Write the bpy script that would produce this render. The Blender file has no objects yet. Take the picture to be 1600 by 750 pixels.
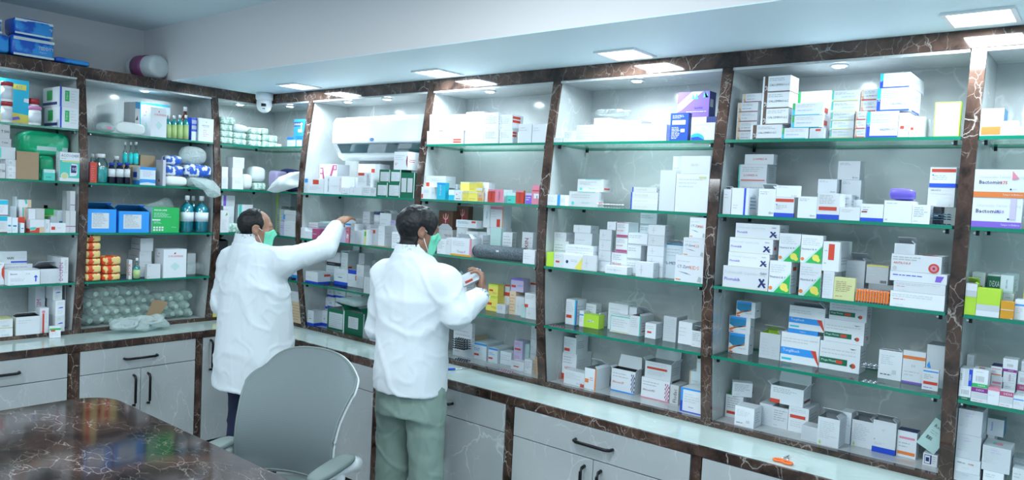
import bpy, bmesh, math, random
import numpy as np
from mathutils import Matrix, Vector
random.seed(7)
sc = bpy.context.scene
COL = sc.collection
# ---------------------------------------------------------------- camera
FPX = 1167.57
CAMH = 1.72
YAW, PIT, ROL = 6.84771923e-01, 5.16581843e-02, 4.86347633e-02
def cam_axes():
    cy, sy = math.cos(YAW), math.sin(YAW); cp, sp = math.cos(PIT), math.sin(PIT)
    f = np.array([-sy*cp, cy*cp, -sp]); r = np.array([cy, sy, 0.]); u = np.cross(r, f)
    cr, sr = math.cos(ROL), math.sin(ROL)
    return np.array([cr*r+sr*u, -sr*r+cr*u, f])
MC = cam_axes()
cd = bpy.data.cameras.new('camera'); cd.lens = FPX/1600*36; cd.sensor_width = 36; cd.clip_start = .05
cam = bpy.data.objects.new('camera', cd); COL.objects.link(cam)
R3 = Matrix([[MC[0][i], MC[1][i], -MC[2][i]] for i in range(3)])
cam.matrix_world = Matrix.Translation((0, 0, CAMH)) @ R3.to_4x4()
sc.camera = cam
# ---------------------------------------------------------------- exposure, world, lamps
sc.view_settings.view_transform = 'Standard'
try: sc.view_settings.look = 'None'
except Exception: pass
sc.view_settings.gamma = 1; sc.view_settings.use_curve_mapping = False
sc.view_settings.exposure = 0.22
w = bpy.data.worlds.new('world'); sc.world = w; w.use_nodes = True
w.node_tree.nodes['Background'].inputs[0].default_value = (.50, .76, .92, 1)
w.node_tree.nodes['Background'].inputs[1].default_value = .62
CEIL, SOF, FASB, CTR = 2.74, 2.385, 2.317, .808
YB, XB = 2.975, -4.77
LC = (.78, .93, 1.0)
LEDS = [(-4.08, 2.80), (-2.865, 2.82), (-1.72, 2.82), (-.40, 2.80), (.85, 2.80)]
def area(name, loc, size, power, col=LC, sizey=None, rot=(0, 0, 0), spread=180):
    l = bpy.data.lights.new(name, 'AREA'); l.energy = power; l.color = col; l.size = size
    if sizey: l.shape = 'RECTANGLE'; l.size_y = sizey
    l.spread = math.radians(spread)
    o = bpy.data.objects.new(name, l); o.location = loc; o.rotation_euler = rot; COL.objects.link(o); return o
LED_W, PANEL_W, SPOT_W = 8, 21, 1.2
for x, y in LEDS: area('led_lamp', (x, y, SOF-.012), .17, LED_W)
ADDED_PAN = [(-3.4, .2), (-1.6, 1.2), (-1.6, -.6), (.3, .2), (-3.4, -1.6), (.3, -1.6)]  # unseen ceiling panels, added for soft general light on the room and men
for x, y in ADDED_PAN: area('added_panel_lamp', (x, y, CEIL-.03), .58, PANEL_W, (.84, .94, 1.0))

# ---------------------------------------------------------------- pixel -> point helpers (frame 1600x750)
def ray(x, y):
    return MC.T @ np.array([(x-800)/FPX, -(y-375)/FPX, 1.])
def onY(x, y, Y):
    d = ray(x, y); return d*Y/d[1] + np.array([0, 0, CAMH])
def onX(x, y, X):
    d = ray(x, y); return d*X/d[0] + np.array([0, 0, CAMH])
def onZ(x, y, Z):
    d = ray(x, y); return d*(Z-CAMH)/d[2] + np.array([0, 0, CAMH])
def proj(P):
    c = MC @ (np.array(P, float)-np.array([0, 0, CAMH])); return 800+FPX*c[0]/c[2], 375-FPX*c[1]/c[2]
def bulge(z):
    t = (z-.82)/(FASB-.82); t = min(max(t, 0), 1)
    return .07*math.sin(math.pi*t)
def frontY(z): return YB - bulge(z)
def frontX(z): return XB + bulge(z)

# ---------------------------------------------------------------- materials
def nt(name):
    m = bpy.data.materials.new(name); m.use_nodes = True
    return m, m.node_tree, m.node_tree.nodes['Principled BSDF']
def setp(b, **k):
    for n, v in k.items():
        n = n.replace('_', ' ')
        b.inputs[n].default_value = v
_mc = {}
def plain(name, col, rough=.5, metal=0, spec=.5, noise=0.0, **k):
    key = (name,)
    if key in _mc: return _mc[key]
    m, t, b = nt(name)
    c = (*col, 1) if len(col) == 3 else col
    b.inputs['Base Color'].default_value = c
    b.inputs['Roughness'].default_value = rough; b.inputs['Metallic'].default_value = metal
    b.inputs['Specular IOR Level'].default_value = spec
    for n, v in k.items(): b.inputs[n.replace('_', ' ')].default_value = v
    if noise:
        n = t.nodes.new('ShaderNodeTexNoise'); n.inputs['Scale'].default_value = 6; n.inputs['Detail'].default_value = 4
        r = t.nodes.new('ShaderNodeMapRange'); r.inputs[3].default_value = 1-noise; r.inputs[4].default_value = 1+noise
        mx = t.nodes.new('ShaderNodeVectorMath'); mx.operation = 'SCALE'; mx.inputs[0].default_value = c[:3]
        t.links.new(n.outputs['Fac'], r.inputs[0]); t.links.new(r.outputs[0], mx.inputs['Scale'])
        t.links.new(mx.outputs[0], b.inputs['Base Color'])
    _mc[key] = m; return m
def marble(name, base, base2, vein, vscale=3., rough=.1, vw=.02, coat=0., patch=2., mask=.5, vstr=1.):
    m, t, b = nt(name)
    N = t.nodes; L = t.links
    g = N.new('ShaderNodeNewGeometry')
    n1 = N.new('ShaderNodeTexNoise'); n1.inputs['Scale'].default_value = patch; n1.inputs['Detail'].default_value = 6
    n1.inputs['Roughness'].default_value = .6; n1.inputs['Distortion'].default_value = .6
    L.new(g.outputs['Position'], n1.inputs['Vector'])
    cr = N.new('ShaderNodeValToRGB'); cr.color_ramp.elements[0].position = .35; cr.color_ramp.elements[1].position = .68
    cr.color_ramp.elements[0].color = (*base, 1); cr.color_ramp.elements[1].color = (*base2, 1)
    L.new(n1.outputs['Fac'], cr.inputs[0]); cur = cr.outputs[0]
    for k, (sc_, wd) in enumerate(((vscale, vw), (vscale*2.3, vw*1.2))):
        mp = N.new('ShaderNodeMapping'); mp.inputs['Rotation'].default_value = (.6+k, .5*k, .8+k); mp.inputs['Scale'].default_value = (1, 1.9, .8)
        L.new(g.outputs['Position'], mp.inputs['Vector'])
        nd = N.new('ShaderNodeTexNoise'); nd.inputs['Scale'].default_value = sc_*1.1; nd.inputs['Detail'].default_value = 4; L.new(mp.outputs[0], nd.inputs['Vector'])
        vm = N.new('ShaderNodeVectorMath'); vm.operation = 'MULTIPLY_ADD'; vm.inputs[1].default_value = (.55/sc_*2,)*3; L.new(nd.outputs['Color'], vm.inputs[0]); L.new(mp.outputs[0], vm.inputs[2])
        n2 = N.new('ShaderNodeTexVoronoi'); n2.feature = 'DISTANCE_TO_EDGE'; n2.inputs['Scale'].default_value = sc_; L.new(vm.outputs[0], n2.inputs['Vector'])
        r = N.new('ShaderNodeMapRange'); r.inputs[1].default_value = 0; r.inputs[2].default_value = wd; r.inputs[3].default_value = 1; r.inputs[4].default_value = 0
        L.new(n2.outputs['Distance'], r.inputs[0])
        n3 = N.new('ShaderNodeTexNoise'); n3.inputs['Scale'].default_value = 5+3*k; L.new(g.outputs['Position'], n3.inputs['Vector'])
        r3 = N.new('ShaderNodeMapRange'); r3.inputs[1].default_value = mask; r3.inputs[2].default_value = mask+.18; L.new(n3.outputs['Fac'], r3.inputs[0])
        mu = N.new('ShaderNodeMath'); mu.operation = 'MULTIPLY'; L.new(r.outputs[0], mu.inputs[0]); L.new(r3.outputs[0], mu.inputs[1])
        mu2 = N.new('ShaderNodeMath'); mu2.operation = 'MULTIPLY'; L.new(mu.outputs[0], mu2.inputs[0]); mu2.inputs[1].default_value = vstr*(1 if k == 0 else .6)
        mx = N.new('ShaderNodeMix'); mx.data_type = 'RGBA'; L.new(mu2.outputs[0], mx.inputs['Factor'])
        L.new(cur, mx.inputs[6]); mx.inputs[7].default_value = (*vein, 1); cur = mx.outputs[2]
    L.new(cur, b.inputs['Base Color'])
    b.inputs['Roughness'].default_value = rough
    b.inputs['Coat Weight'].default_value = coat
    return m
M = {}
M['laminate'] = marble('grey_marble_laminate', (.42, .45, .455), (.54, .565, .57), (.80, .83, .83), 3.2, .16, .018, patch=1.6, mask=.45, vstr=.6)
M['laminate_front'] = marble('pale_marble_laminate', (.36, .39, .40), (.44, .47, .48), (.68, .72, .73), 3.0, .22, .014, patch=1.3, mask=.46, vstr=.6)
M['dark'] = marble('dark_emperador_marble', (.020, .012, .010), (.110, .062, .046), (.58, .53, .49), 9., .09, .022, patch=8, mask=.44, vstr=.6)
M['tablem'] = marble('dark_table_marble', (.014, .009, .009), (.070, .040, .032), (.48, .44, .41), 9., .09, .022, patch=5, mask=.44, vstr=.55)
M['counter'] = marble('pale_counter_marble', (.38, .47, .455), (.49, .585, .57), (.74, .80, .79), 2.5, .08, .02, patch=2.5, mask=.5, vstr=.5)
M['wall'] = plain('wall_paint', (.80, .77, .78), .7)
M['ceil'] = plain('ceiling_paint', (.66, .79, .85), .5)
M['soffit'] = plain('soffit_paint', (.74, .88, .94), .5)
M['floor'] = plain('floor_tile', (.45, .47, .47), .2, noise=.1)
M['black'] = plain('black_metal', (.012, .012, .014), .3, .6)
M['chrome'] = plain('chrome', (.7, .72, .74), .18, 1)
M['white_pl'] = plain('white_plastic', (.80, .84, .86), .28)
M['gedge'] = plain('glass_edge_green', (.0, .20, .12), .12, spec=.8)
M['rubber'] = plain('rubber', (.02, .02, .02), .6)
def emis(name, col, s):
    m, t, b = nt(name); b.inputs['Base Color'].default_value = (0, 0, 0, 1)
    b.inputs['Emission Color'].default_value = (*col, 1); b.inputs['Emission Strength'].default_value = s; return m
M['led'] = emis('led_diffuser', (.85, .97, 1), 8)
M['spot'] = emis('spot_lens', (.85, .97, 1), 22)
M['panel'] = emis('added_panel_diffuser', (.9, .97, 1), 7)
def clearish(name, tint, gl=.12, rough=.03, rim=None):
    m, t, b = nt(name); N = t.nodes; L = t.links
    N.remove(b); out = N['Material Output']
    tr = N.new('ShaderNodeBsdfTransparent'); tr.inputs[0].default_value = (*tint, 1)
    g = N.new('ShaderNodeBsdfGlossy'); g.inputs['Roughness'].default_value = rough
    lw = N.new('ShaderNodeLayerWeight'); lw.inputs[0].default_value = .35
    r = N.new('ShaderNodeMapRange'); r.inputs[3].default_value = gl*.5; r.inputs[4].default_value = min(1, gl*4)
    L.new(lw.outputs['Fresnel'], r.inputs[0])
    mx = N.new('ShaderNodeMixShader'); L.new(r.outputs[0], mx.inputs[0]); L.new(tr.outputs[0], mx.inputs[1]); L.new(g.outputs[0], mx.inputs[2])
    L.new(mx.outputs[0], out.inputs[0]); return m
M['glass'] = clearish('shelf_glass', (.89, .965, .94), .13)

# ---------------------------------------------------------------- object helpers
def tag(o, label=None, cat=None, group=None, kind=None):
    if label: o['label'] = label
    if cat: o['category'] = cat
    if group: o['group'] = group
    if kind: o['kind'] = kind
    return o
def empty(name, loc, label, cat, rz=0, group=None):
    o = bpy.data.objects.new(name, None); o.empty_display_size = .05; COL.objects.link(o)
    o.location = loc; o.rotation_euler = (0, 0, rz); tag(o, label, cat, group); return o
class MB:
    def __init__(s): s.v = []; s.f = []; s.m = []; s.mats = []; s.sm = []
    def mi(s, mat):
        if mat not in s.mats: s.mats.append(mat)
        return s.mats.index(mat)
    def add(s, vs, fs, mat, smooth=False, T=None):
        k = len(s.v); i = s.mi(mat)
        if T is not None: vs = [tuple(T @ Vector(v)) for v in vs]
        s.v += [tuple(map(float, v)) for v in vs]; s.f += [tuple(k+j for j in f) for f in fs]; s.m += [i]*len(fs); s.sm += [smooth]*len(fs)
        return s
    def box(s, x0, x1, y0, y1, z0, z1, mat, T=None, skip=''):
        vs = [(x0, y0, z0), (x1, y0, z0), (x1, y1, z0), (x0, y1, z0), (x0, y0, z1), (x1, y0, z1), (x1, y1, z1), (x0, y1, z1)]
        fs = {'b': (0, 3, 2, 1), 't': (4, 5, 6, 7), 'f': (0, 1, 5, 4), 'r': (1, 2, 6, 5), 'k': (2, 3, 7, 6), 'l': (3, 0, 4, 7)}
        return s.add(vs, [f for n, f in fs.items() if n not in skip], mat, T=T)
    def extr(s, poly, a0, a1, mat, axis='x', T=None, smooth=False, cap=True):
        # poly of (p,q); axis x: p=y,q=z ; axis y: p=x,q=z ; axis z: p=x,q=y
        def P(a, p, q): return {'x': (a, p, q), 'y': (p, a, q), 'z': (p, q, a)}[axis]
        n = len(poly); vs = [P(a0, *p) for p in poly]+[P(a1, *p) for p in poly]
        fs = [(i, (i+1) % n, n+(i+1) % n, n+i) for i in range(n)]
        if cap: fs += [tuple(range(n-1, -1, -1)), tuple(range(n, 2*n))]
        return s.add(vs, fs, mat, smooth, T)
    def lathe(s, prof, mat, c=(0, 0, 0), n=16, T=None, smooth=True):
        vs = []; fs = []
        for r, z in prof:
            for i in range(n):
                a = 2*math.pi*i/n; vs.append((c[0]+r*math.cos(a), c[1]+r*math.sin(a), c[2]+z))
        for j in range(len(prof)-1):
            for i in range(n): fs.append((j*n+i, j*n+(i+1) % n, (j+1)*n+(i+1) % n, (j+1)*n+i))
        fs.append(tuple(range(n-1, -1, -1))); fs.append(tuple((len(prof)-1)*n+i for i in range(n)))
        return s.add(vs, fs, mat, smooth, T)
    def tube(s, pts, r, mat, n=8, smooth=True):
        pts = [Vector(p) for p in pts]; k = len(pts); vs = []; fs = []
        rr = r if isinstance(r, (list, tuple)) else [r]*k
        up = Vector((0, 0, 1))
        for i, p in enumerate(pts):
            d = (pts[min(i+1, k-1)]-pts[max(i-1, 0)]).normalized()
            a = d.cross(up)
            if a.length < .2: a = d.cross(Vector((1, 0, 0)))
            a.normalize(); b = d.cross(a).normalized()
            for j in range(n):
                t = 2*math.pi*j/n; vs.append(p+rr[i]*(math.cos(t)*a+math.sin(t)*b))
        for i in range(k-1):
            for j in range(n): fs.append((i*n+j, i*n+(j+1) % n, (i+1)*n+(j+1) % n, (i+1)*n+j))
        fs.append(tuple(range(n-1, -1, -1))); fs.append(tuple((k-1)*n+i for i in range(n)))
        return s.add(vs, fs, mat, smooth)
    def mesh(s, name):
        me = bpy.data.meshes.new(name); me.from_pydata(s.v, [], s.f); me.update()
        for m in s.mats: me.materials.append(m)
        me.polygons.foreach_set('material_index', s.m); me.polygons.foreach_set('use_smooth', s.sm); me.update()
        return me
    def build(s, name, parent=None, bevel=0, loc=None, rz=0, fix=False):
        """vertices in world coordinates; parent (unrotated empty) location is subtracted"""
        if parent is not None and loc is None and not fix:
            px, py, pz = parent.matrix_basis.translation if parent.parent is None else (parent.parent.matrix_basis.translation+parent.matrix_basis.translation)
            s.v = [(a-px, b-py, c-pz) for a, b, c in s.v]
        me = s.mesh(name)
        b = bmesh.new(); b.from_mesh(me); bmesh.ops.recalc_face_normals(b, faces=b.faces); b.to_mesh(me); b.free()
        o = bpy.data.objects.new(name, me); COL.objects.link(o)
        if parent is not None: o.parent = parent
        if loc is not None: o.location = loc
        o.rotation_euler = (0, 0, rz)
        if bevel:
            md = o.modifiers.new('bevel', 'BEVEL'); md.width = bevel; md.segments = 2; md.limit_method = 'ANGLE'; md.angle_limit = .7
        return o
def struct(name, mb): return tag(mb.build(name), kind='structure')
# ================================================================ room shell
X1, Y0 = 1.6, -3.2
struct('floor', MB().box(-5.3, X1, Y0, 3.4, -.05, 0, M['floor']))
struct('ceiling', MB().box(-5.3, X1, Y0, 3.4, CEIL, CEIL+.06, M['ceil']))
struct('wall_left', MB().box(-5.3, -5.17, Y0, 3.4, 0, CEIL, M['wall']))
struct('wall_back', MB().box(-5.17, X1, 3.28, 3.4, 0, CEIL, M['wall']))
b = MB().box(-5.17, X1, 2.325, 3.28, SOF, CEIL, M['wall'])
b.box(-5.0, X1, 2.3255, 3.28, SOF-.004, SOF, M['soffit'])
struct('trim_1', b)                                          # dropped beam over the shelves
struct('trim_2', MB().box(XB-.0, X1, YB-.003, 3.28, FASB, SOF-.005, M['dark']))
struct('trim_3', MB().box(-5.17, XB+.003, .3, YB-.004, FASB, SOF-.001, M['dark']))
struct('trim_4', MB().box(XB+.0, X1, YB, YB+.03, CTR, .83, M['dark']))
struct('trim_5', MB().box(XB-.03, XB, .3, YB+.03, CTR, .83, M['dark']))
# ---------------------------------------------------------------- shelving bays
SHZ = [2.015, 1.710, 1.414, 1.120]; GT = .012
ORD = ['top', 'second', 'third', 'fourth']
BACKY, BACKX = 3.255, -5.05
RB = {'R1': (-4.17, -3.095), 'R2': (-3.05, -2.215), 'R3': (-2.17, -1.34), 'R4': (-1.295, -.45), 'R5': (-.40, .45)}
LB = {'L1': (.93, 1.77), 'L2': (1.815, 2.60)}
ZS = [.83+(FASB-.83)*i/16 for i in range(17)]
def glass_mesh(poly, z):
    b = MB(); n = len(poly); zt, zb = z, z-GT
    vs = [(x, y, zb) for x, y in poly]+[(x, y, zt) for x, y in poly]
    b.add(vs, [tuple(range(n-1, -1, -1)), tuple(range(n, 2*n))], M['glass'])
    b.add(vs, [(i, (i+1) % n, n+(i+1) % n, n+i) for i in range(n)], M['gedge'])
    return b
def bracket(x, y, z, par, wall):
    b = MB()
    if wall == 'R':
        b.box(x-.005, x+.005, y-.007, y+.007, z-GT-.017, z-GT-.0005, M['black']); b.box(x-.012, x-.004, y-.004, y+.004, z-GT-.012, z-GT-.006, M['chrome'])
    else:
        b.box(x-.007, x+.007, y-.005, y+.005, z-GT-.017, z-GT-.0005, M['black']); b.box(x-.004, x+.004, y+.004, y+.012, z-GT-.012, z-GT-.006, M['chrome'])
    b.build('shelf_bracket', par)
def spot(x, y, par):
    b = MB().lathe([(.034, 0), (.034, -.004), (.024, -.005)], M['white_pl'], (x, y, FASB-.013), 20)
    o = b.build('spotlight', par)
    c = MB().lathe([(.021, 0), (.021, -.002)], M['spot'], (x, y, FASB-.0185), 16)
    c.build('lens', o)
    area('spot_lamp', (x, y, FASB-.03), .04, SPOT_W)
BAYLAB = {
 'L1': 'grey marble shelving bay on the left wall, leftmost, holding the glucose meter box',
 'L2': 'grey marble shelving bay on the left wall stocked with blue bottles and plastic bags',
 'R1': 'marble shelving bay around the white air conditioner',
 'R2': 'marble shelving bay holding the dark grey cylindrical speaker',
 'R3': 'marble shelving bay with the blue gel carton, between speaker bay and tall white stacks',
 'R4': 'widest near marble shelving bay with brown-striped carton stacks on top shelf',
 'R5': 'marble shelving bay cut off by the right edge of the picture'}
for n, (x0, x1) in RB.items():
    e = empty('shelving_bay', ((x0+x1)/2, YB, .83), BAYLAB[n], 'shelves', group='shelving bays along the walls')
    MB().box(x0-.045, x1, BACKY, 3.278, .812, FASB, M['laminate']).build('back_panel', e)
    sd = [(frontY(z)+.016, z) for z in ZS]+[(BACKY, FASB), (BACKY, .812), (YB+.031, .812)]
    MB().extr(sd, x0-.044, x0-.001, M['laminate']).build('side_panel', e)
    fr = [(frontY(z)-.001, z) for z in ZS]+[(frontY(z)+.015, z) for z in reversed(ZS)]
    MB().extr(fr, x0-.045, x0, M['dark']).build('front_edge', e)
    MB().box(x0, x1, YB+.031, BACKY, .812, .829, M['laminate']).build('bottom_board', e)
    MB().box(x0, x1, YB+.001, BACKY, FASB-.012, FASB-.001, M['laminate']).build('top_board', e)
    for z in SHZ:
        if n == 'R1' and z > 2: continue
        f = frontY(z)+.001
        g = glass_mesh([(x0+.002, f), (x1-.002, f), (x1-.002, BACKY-.003), (x0+.002, BACKY-.003)], z).build('glass_shelf', e)
        for x in (x0+.02, x1-.02): bracket(x, f+.03, z, g, 'R')
        bracket(x0+.02, BACKY-.05, z, g, 'R')
for n, (y0, y1) in LB.items():
    e = empty('shelving_bay', (XB, (y0+y1)/2, .83), BAYLAB[n], 'shelves', group='shelving bays along the walls')
    MB().box(-5.08, BACKX, y0, y1+.0445, .812, FASB, M['laminate']).build('back_panel', e)
    sd = [(frontX(z)-.016, z) for z in ZS]+[(BACKX, FASB), (BACKX, .812), (XB-.031, .812)]
    MB().extr(sd, y1+.001, y1+.044, M['laminate'], 'y').build('side_panel', e)
    fr = [(frontX(z)+.001, z) for z in ZS]+[(frontX(z)-.015, z) for z in reversed(ZS)]
    MB().extr(fr, y1, y1+.045, M['dark'], 'y').build('front_edge', e)
    MB().box(BACKX, XB-.031, y0, y1, .812, .829, M['laminate']).build('bottom_board', e)
    MB().box(BACKX, XB-.001, y0, y1, FASB-.012, FASB-.001, M['laminate']).build('top_board', e)
    for z in SHZ:
        f = frontX(z)-.001
        g = glass_mesh([(f, y0+.002), (f, y1-.002), (BACKX+.003, y1-.002), (BACKX+.003, y0+.002)], z).build('glass_shelf', e)
        for y in (y0+.02, y1-.02): bracket(f-.03, y, z, g, 'L')
        bracket(BACKX+.05, y1-.02, z, g, 'L')
# corner bay
e = empty('shelving_bay', (-4.8, 3.0, .83), 'marble shelving bay in the room corner behind the camera dome, with L-shaped glass shelves', 'shelves', group='shelving bays along the walls')
cb = MB().box(-5.08, BACKX, 2.645, 3.278, .812, FASB, M['laminate']); cb.box(BACKX, -4.216, BACKY, 3.278, .812, FASB, M['laminate']); cb.build('back_panel', e)
MB().extr([(BACKX, 2.646), (XB-.031, 2.646), (XB-.031, YB+.031), (-4.216, YB+.031), (-4.216, BACKY), (BACKX, BACKY)], .812, .829, M['laminate'], 'z').build('bottom_board', e)
MB().extr([(BACKX, 2.646), (XB-.001, 2.646), (XB-.001, YB+.001), (-4.216, YB+.001), (-4.216, BACKY), (BACKX, BACKY)], FASB-.012, FASB-.001, M['laminate'], 'z').build('top_board', e)
for z in SHZ:
    fx, fy = frontX(z)-.001, frontY(z)+.001
    g = glass_mesh([(fx, 2.648), (fx, fy), (-4.218, fy), (-4.218, BACKY-.003), (BACKX+.003, BACKY-.003), (BACKX+.003, 2.648)], z).build('glass_shelf', e)
    bracket(fx-.03, 2.67, z, g, 'L'); bracket(fx-.06, fy+.02, z, g, 'R'); bracket(-4.25, fy+.03, z, g, 'R')
SP = {}
for i, (x, y) in enumerate([(-.893, 3.035), (-1.781, 3.035), (-2.681, 3.035), (-3.508, 3.035), (-3.884, 3.035), (-4.518, 3.035), (.05, 3.035), (-4.83, 2.842), (-4.83, 2.186), (-4.83, 1.362)]):
    e2 = empty('downlight', (x, y, FASB-.013), ['small round downlight above the %s' % s for s in ('tall brown-striped stacks', 'blue gel carton bay', 'speaker bay', 'air conditioner, right one', 'air conditioner, left one', 'blue cartons of the corner bay', 'rightmost bay', 'patterned packets of the corner bay', 'cylindrical bottles on left wall', 'red-lidded jars')][i], 'light', group='small downlights in the shelf tops')
    b = MB().lathe([(.034, 0), (.034, -.004), (.024, -.005)], M['white_pl'], (x, y, FASB-.0125), 20).build('rim', e2)
    MB().lathe([(.021, 0), (.021, -.002)], M['spot'], (x, y, FASB-.0182), 16).build('lens', e2)
    area('spot_lamp', (x, y, FASB-.03), .04, SPOT_W)
# ---------------------------------------------------------------- soffit LED panels, and ceiling panels added out of view
for i, (x, y) in enumerate(LEDS):
    e2 = empty('led_panel', (x, y, SOF-.005), 'square LED panel glowing in the soffit, ' + ['leftmost, beside the dome camera', 'above the speaker bay', 'above the blue gel carton bay', 'above the near right bay', 'beyond the right edge'][i], 'light', group='LED panels in the soffit')
    b = MB(); s = .1
    for a0, a1, c0, c1 in ((-s, s, -s, -s+.014), (-s, s, s-.014, s), (-s, -s+.014, -s+.014, s-.014), (s-.014, s, -s+.014, s-.014)):
        b.box(x+a0, x+a1, y+c0, y+c1, SOF-.012, SOF-.0045, M['white_pl'])
    b.build('frame', e2)
    MB().box(x-.085, x+.085, y-.085, y+.085, SOF-.009, SOF-.0045, M['led']).build('diffuser', e2)
for i, (x, y) in enumerate(ADDED_PAN):
    e2 = empty('added_ceiling_panel', (x, y, CEIL), 'square ceiling light panel added out of view to light the room', 'light', group='ceiling light panels added out of view')
    b = MB(); s = .31
    for a0, a1, c0, c1 in ((-s, s, -s, -s+.02), (-s, s, s-.02, s), (-s, -s+.02, -s+.02, s-.02), (s-.02, s, -s+.02, s-.02)):
        b.box(x+a0, x+a1, y+c0, y+c1, CEIL-.018, CEIL-.0005, M['white_pl'])
    b.build('frame', e2)
    MB().box(x-.29, x+.29, y-.29, y+.29, CEIL-.012, CEIL-.0005, M['panel']).build('diffuser', e2)
# ---------------------------------------------------------------- counter top and base cabinets
e = empty('countertop', (-4.5, 2.7, .77), 'long L-shaped pale marble worktop with dark marble edge running under the shelves', 'countertop')
FY, FX = 2.70, -4.45
MB().extr([(-5.05, .3), (FX-.012, .3), (FX-.012, FY+.012), (X1, FY+.012), (X1, 3.27), (-5.05, 3.27)], .775, CTR-.0005, M['counter'], 'z').build('marble_slab', e)
MB().extr([(FX-.011, .3), (FX+.004, .3), (FX+.004, FY-.004), (X1, FY-.004), (X1, FY+.011), (FX-.011, FY+.011)], .768, CTR, M['dark'], 'z').build('edge_band', e)
def handle_mb(a, c, wall, vert=False, L=.19):
    """bar handle centred at along-wall coordinate a and height c"""
    b = MB(); n = 8; pts = []
    h = L/2; o = .032
    prof = [(-h, .001), (-h+.004, o*.7), (-h+.02, o), (h-.02, o), (h-.004, o*.7), (h, .001)]
    for p, q in prof:
        da, dz = (0, p) if vert else (p, 0)
        pts.append((a+da, FY-q, c+dz) if wall == 'R' else (FX+q, a+da, c+dz))
    b.tube(pts, .0075, M['black'], 8); return b
def panel(b, a0, a1, z0, z1, wall, mat, t=.018):
    if wall == 'R': b.box(a0, a1, FY, FY+t, z0, z1, mat)
    else: b.box(FX-t, FX, a0, a1, z0, z1, mat)
    return b
CABLAB = {'RA': 'marble laminate base cabinet under the air conditioner bay, behind the office chair', 'RB': 'marble laminate base cabinet beside the man in green trousers, under speaker bay',
 'RC': 'marble laminate base cabinet with three black handles, front centre under the counter', 'RD': 'marble laminate base cabinet at bottom right corner of the view',
 'LA': 'marble laminate base cabinet at the left edge beyond the dark table', 'LB': 'marble laminate base cabinet with drawer over two doors, left wall', 'LC': 'narrow corner base cabinet door beside the man in navy trousers'}
CG = 'base cabinets under the counter'
for n, wall, a0, a1 in (('RA', 'R', -4.40, -3.14), ('RB', 'R', -3.07, -2.192), ('RC', 'R', -2.142, -1.247), ('RD', 'R', -1.203, -.30), ('LA', 'L', .72, 1.632), ('LB', 'L', 1.691, 2.367), ('LC', 'L', 2.41, 2.68)):
    mid = (a0+a1)/2
    loc = (mid, FY+.2, 0) if wall == 'R' else (FX-.2, mid, 0)
    e = empty('base_cabinet', loc, CABLAB[n], 'cabinet', group=CG)
    b = MB()
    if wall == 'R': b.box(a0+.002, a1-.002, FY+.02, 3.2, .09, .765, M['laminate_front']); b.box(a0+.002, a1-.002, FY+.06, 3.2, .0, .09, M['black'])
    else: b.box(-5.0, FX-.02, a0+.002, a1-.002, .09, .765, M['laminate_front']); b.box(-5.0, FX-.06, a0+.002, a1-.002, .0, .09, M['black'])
    b.build('body', e)
    if n == 'LC':
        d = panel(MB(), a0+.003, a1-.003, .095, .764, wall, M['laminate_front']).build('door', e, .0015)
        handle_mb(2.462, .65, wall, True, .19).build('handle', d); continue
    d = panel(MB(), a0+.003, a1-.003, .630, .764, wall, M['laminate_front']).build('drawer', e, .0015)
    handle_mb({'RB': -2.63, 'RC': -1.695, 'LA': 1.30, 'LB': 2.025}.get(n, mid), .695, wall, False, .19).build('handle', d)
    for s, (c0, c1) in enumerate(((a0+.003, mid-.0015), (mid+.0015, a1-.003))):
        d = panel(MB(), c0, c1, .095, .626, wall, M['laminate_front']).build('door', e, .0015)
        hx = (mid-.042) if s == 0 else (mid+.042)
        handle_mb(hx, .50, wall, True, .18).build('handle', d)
for n, (wall, a0, a1) in enumerate((('R', -3.138, -3.072), ('R', -2.190, -2.144), ('R', -1.245, -1.205), ('L', 1.634, 1.689), ('L', 2.369, 2.408), ('R', -.298, -.25))):
    b = MB()
    if wall == 'R': b.box(a0, a1, FY+.001, FY+.4, .0, .766, M['dark'])
    else: b.box(FX-.4, FX-.001, a0, a1, .0, .766, M['dark'])
    struct('trim_%d' % (6+n), b)
# ================================================================ stock on the shelves: builder
PAL = dict(w=(.73,.77,.82), p=(.62,.66,.71), g=(.42,.46,.48), k=(.02,.025,.03), r=(.62,.06,.03), o=(.80,.22,.05), m=(.25,.03,.05), b=(.01,.07,.60),
 c=(.02,.50,.72), n=(.015,.03,.16), y=(.78,.68,.12), Y=(.62,.64,.32), l=(.46,.72,.05), G=(.02,.42,.10), D=(.0,.14,.07), t=(.08,.55,.48), P=(.72,.25,.35), M=(.45,.08,.20),
 v=(.22,.12,.62), L=(.55,.50,.72), e=(.70,.52,.36), K=(.36,.25,.15), B=(.03,.30,.80), s=(.55,.60,.64), T=(.50,.72,.70), x=(.10,.05,.03), O=(.75,.35,.02), i=(.70,.80,.86), V=(.25,.03,.25), q=(.32,.36,.38), S=(.02,.22,.42), j=(.56,.58,.60))
CN = dict(w='white', g='grey', r='red', o='orange', m='maroon')
def card(k):
    m = card0(k)
    if not m.get('v'):
        m['v'] = 1; t = m.node_tree; b = t.nodes['Principled BSDF']; o = t.nodes.new('ShaderNodeObjectInfo'); r = t.nodes.new('ShaderNodeMapRange'); r.inputs[3].default_value = .86; r.inputs[4].default_value = 1.06
        v = t.nodes.new('ShaderNodeVectorMath'); v.operation = 'SCALE'; v.inputs[0].default_value = PAL[k]; t.links.new(o.outputs['Random'], r.inputs[0]); t.links.new(r.outputs[0], v.inputs['Scale']); t.links.new(v.outputs[0], b.inputs['Base Color'])
    return m
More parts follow.
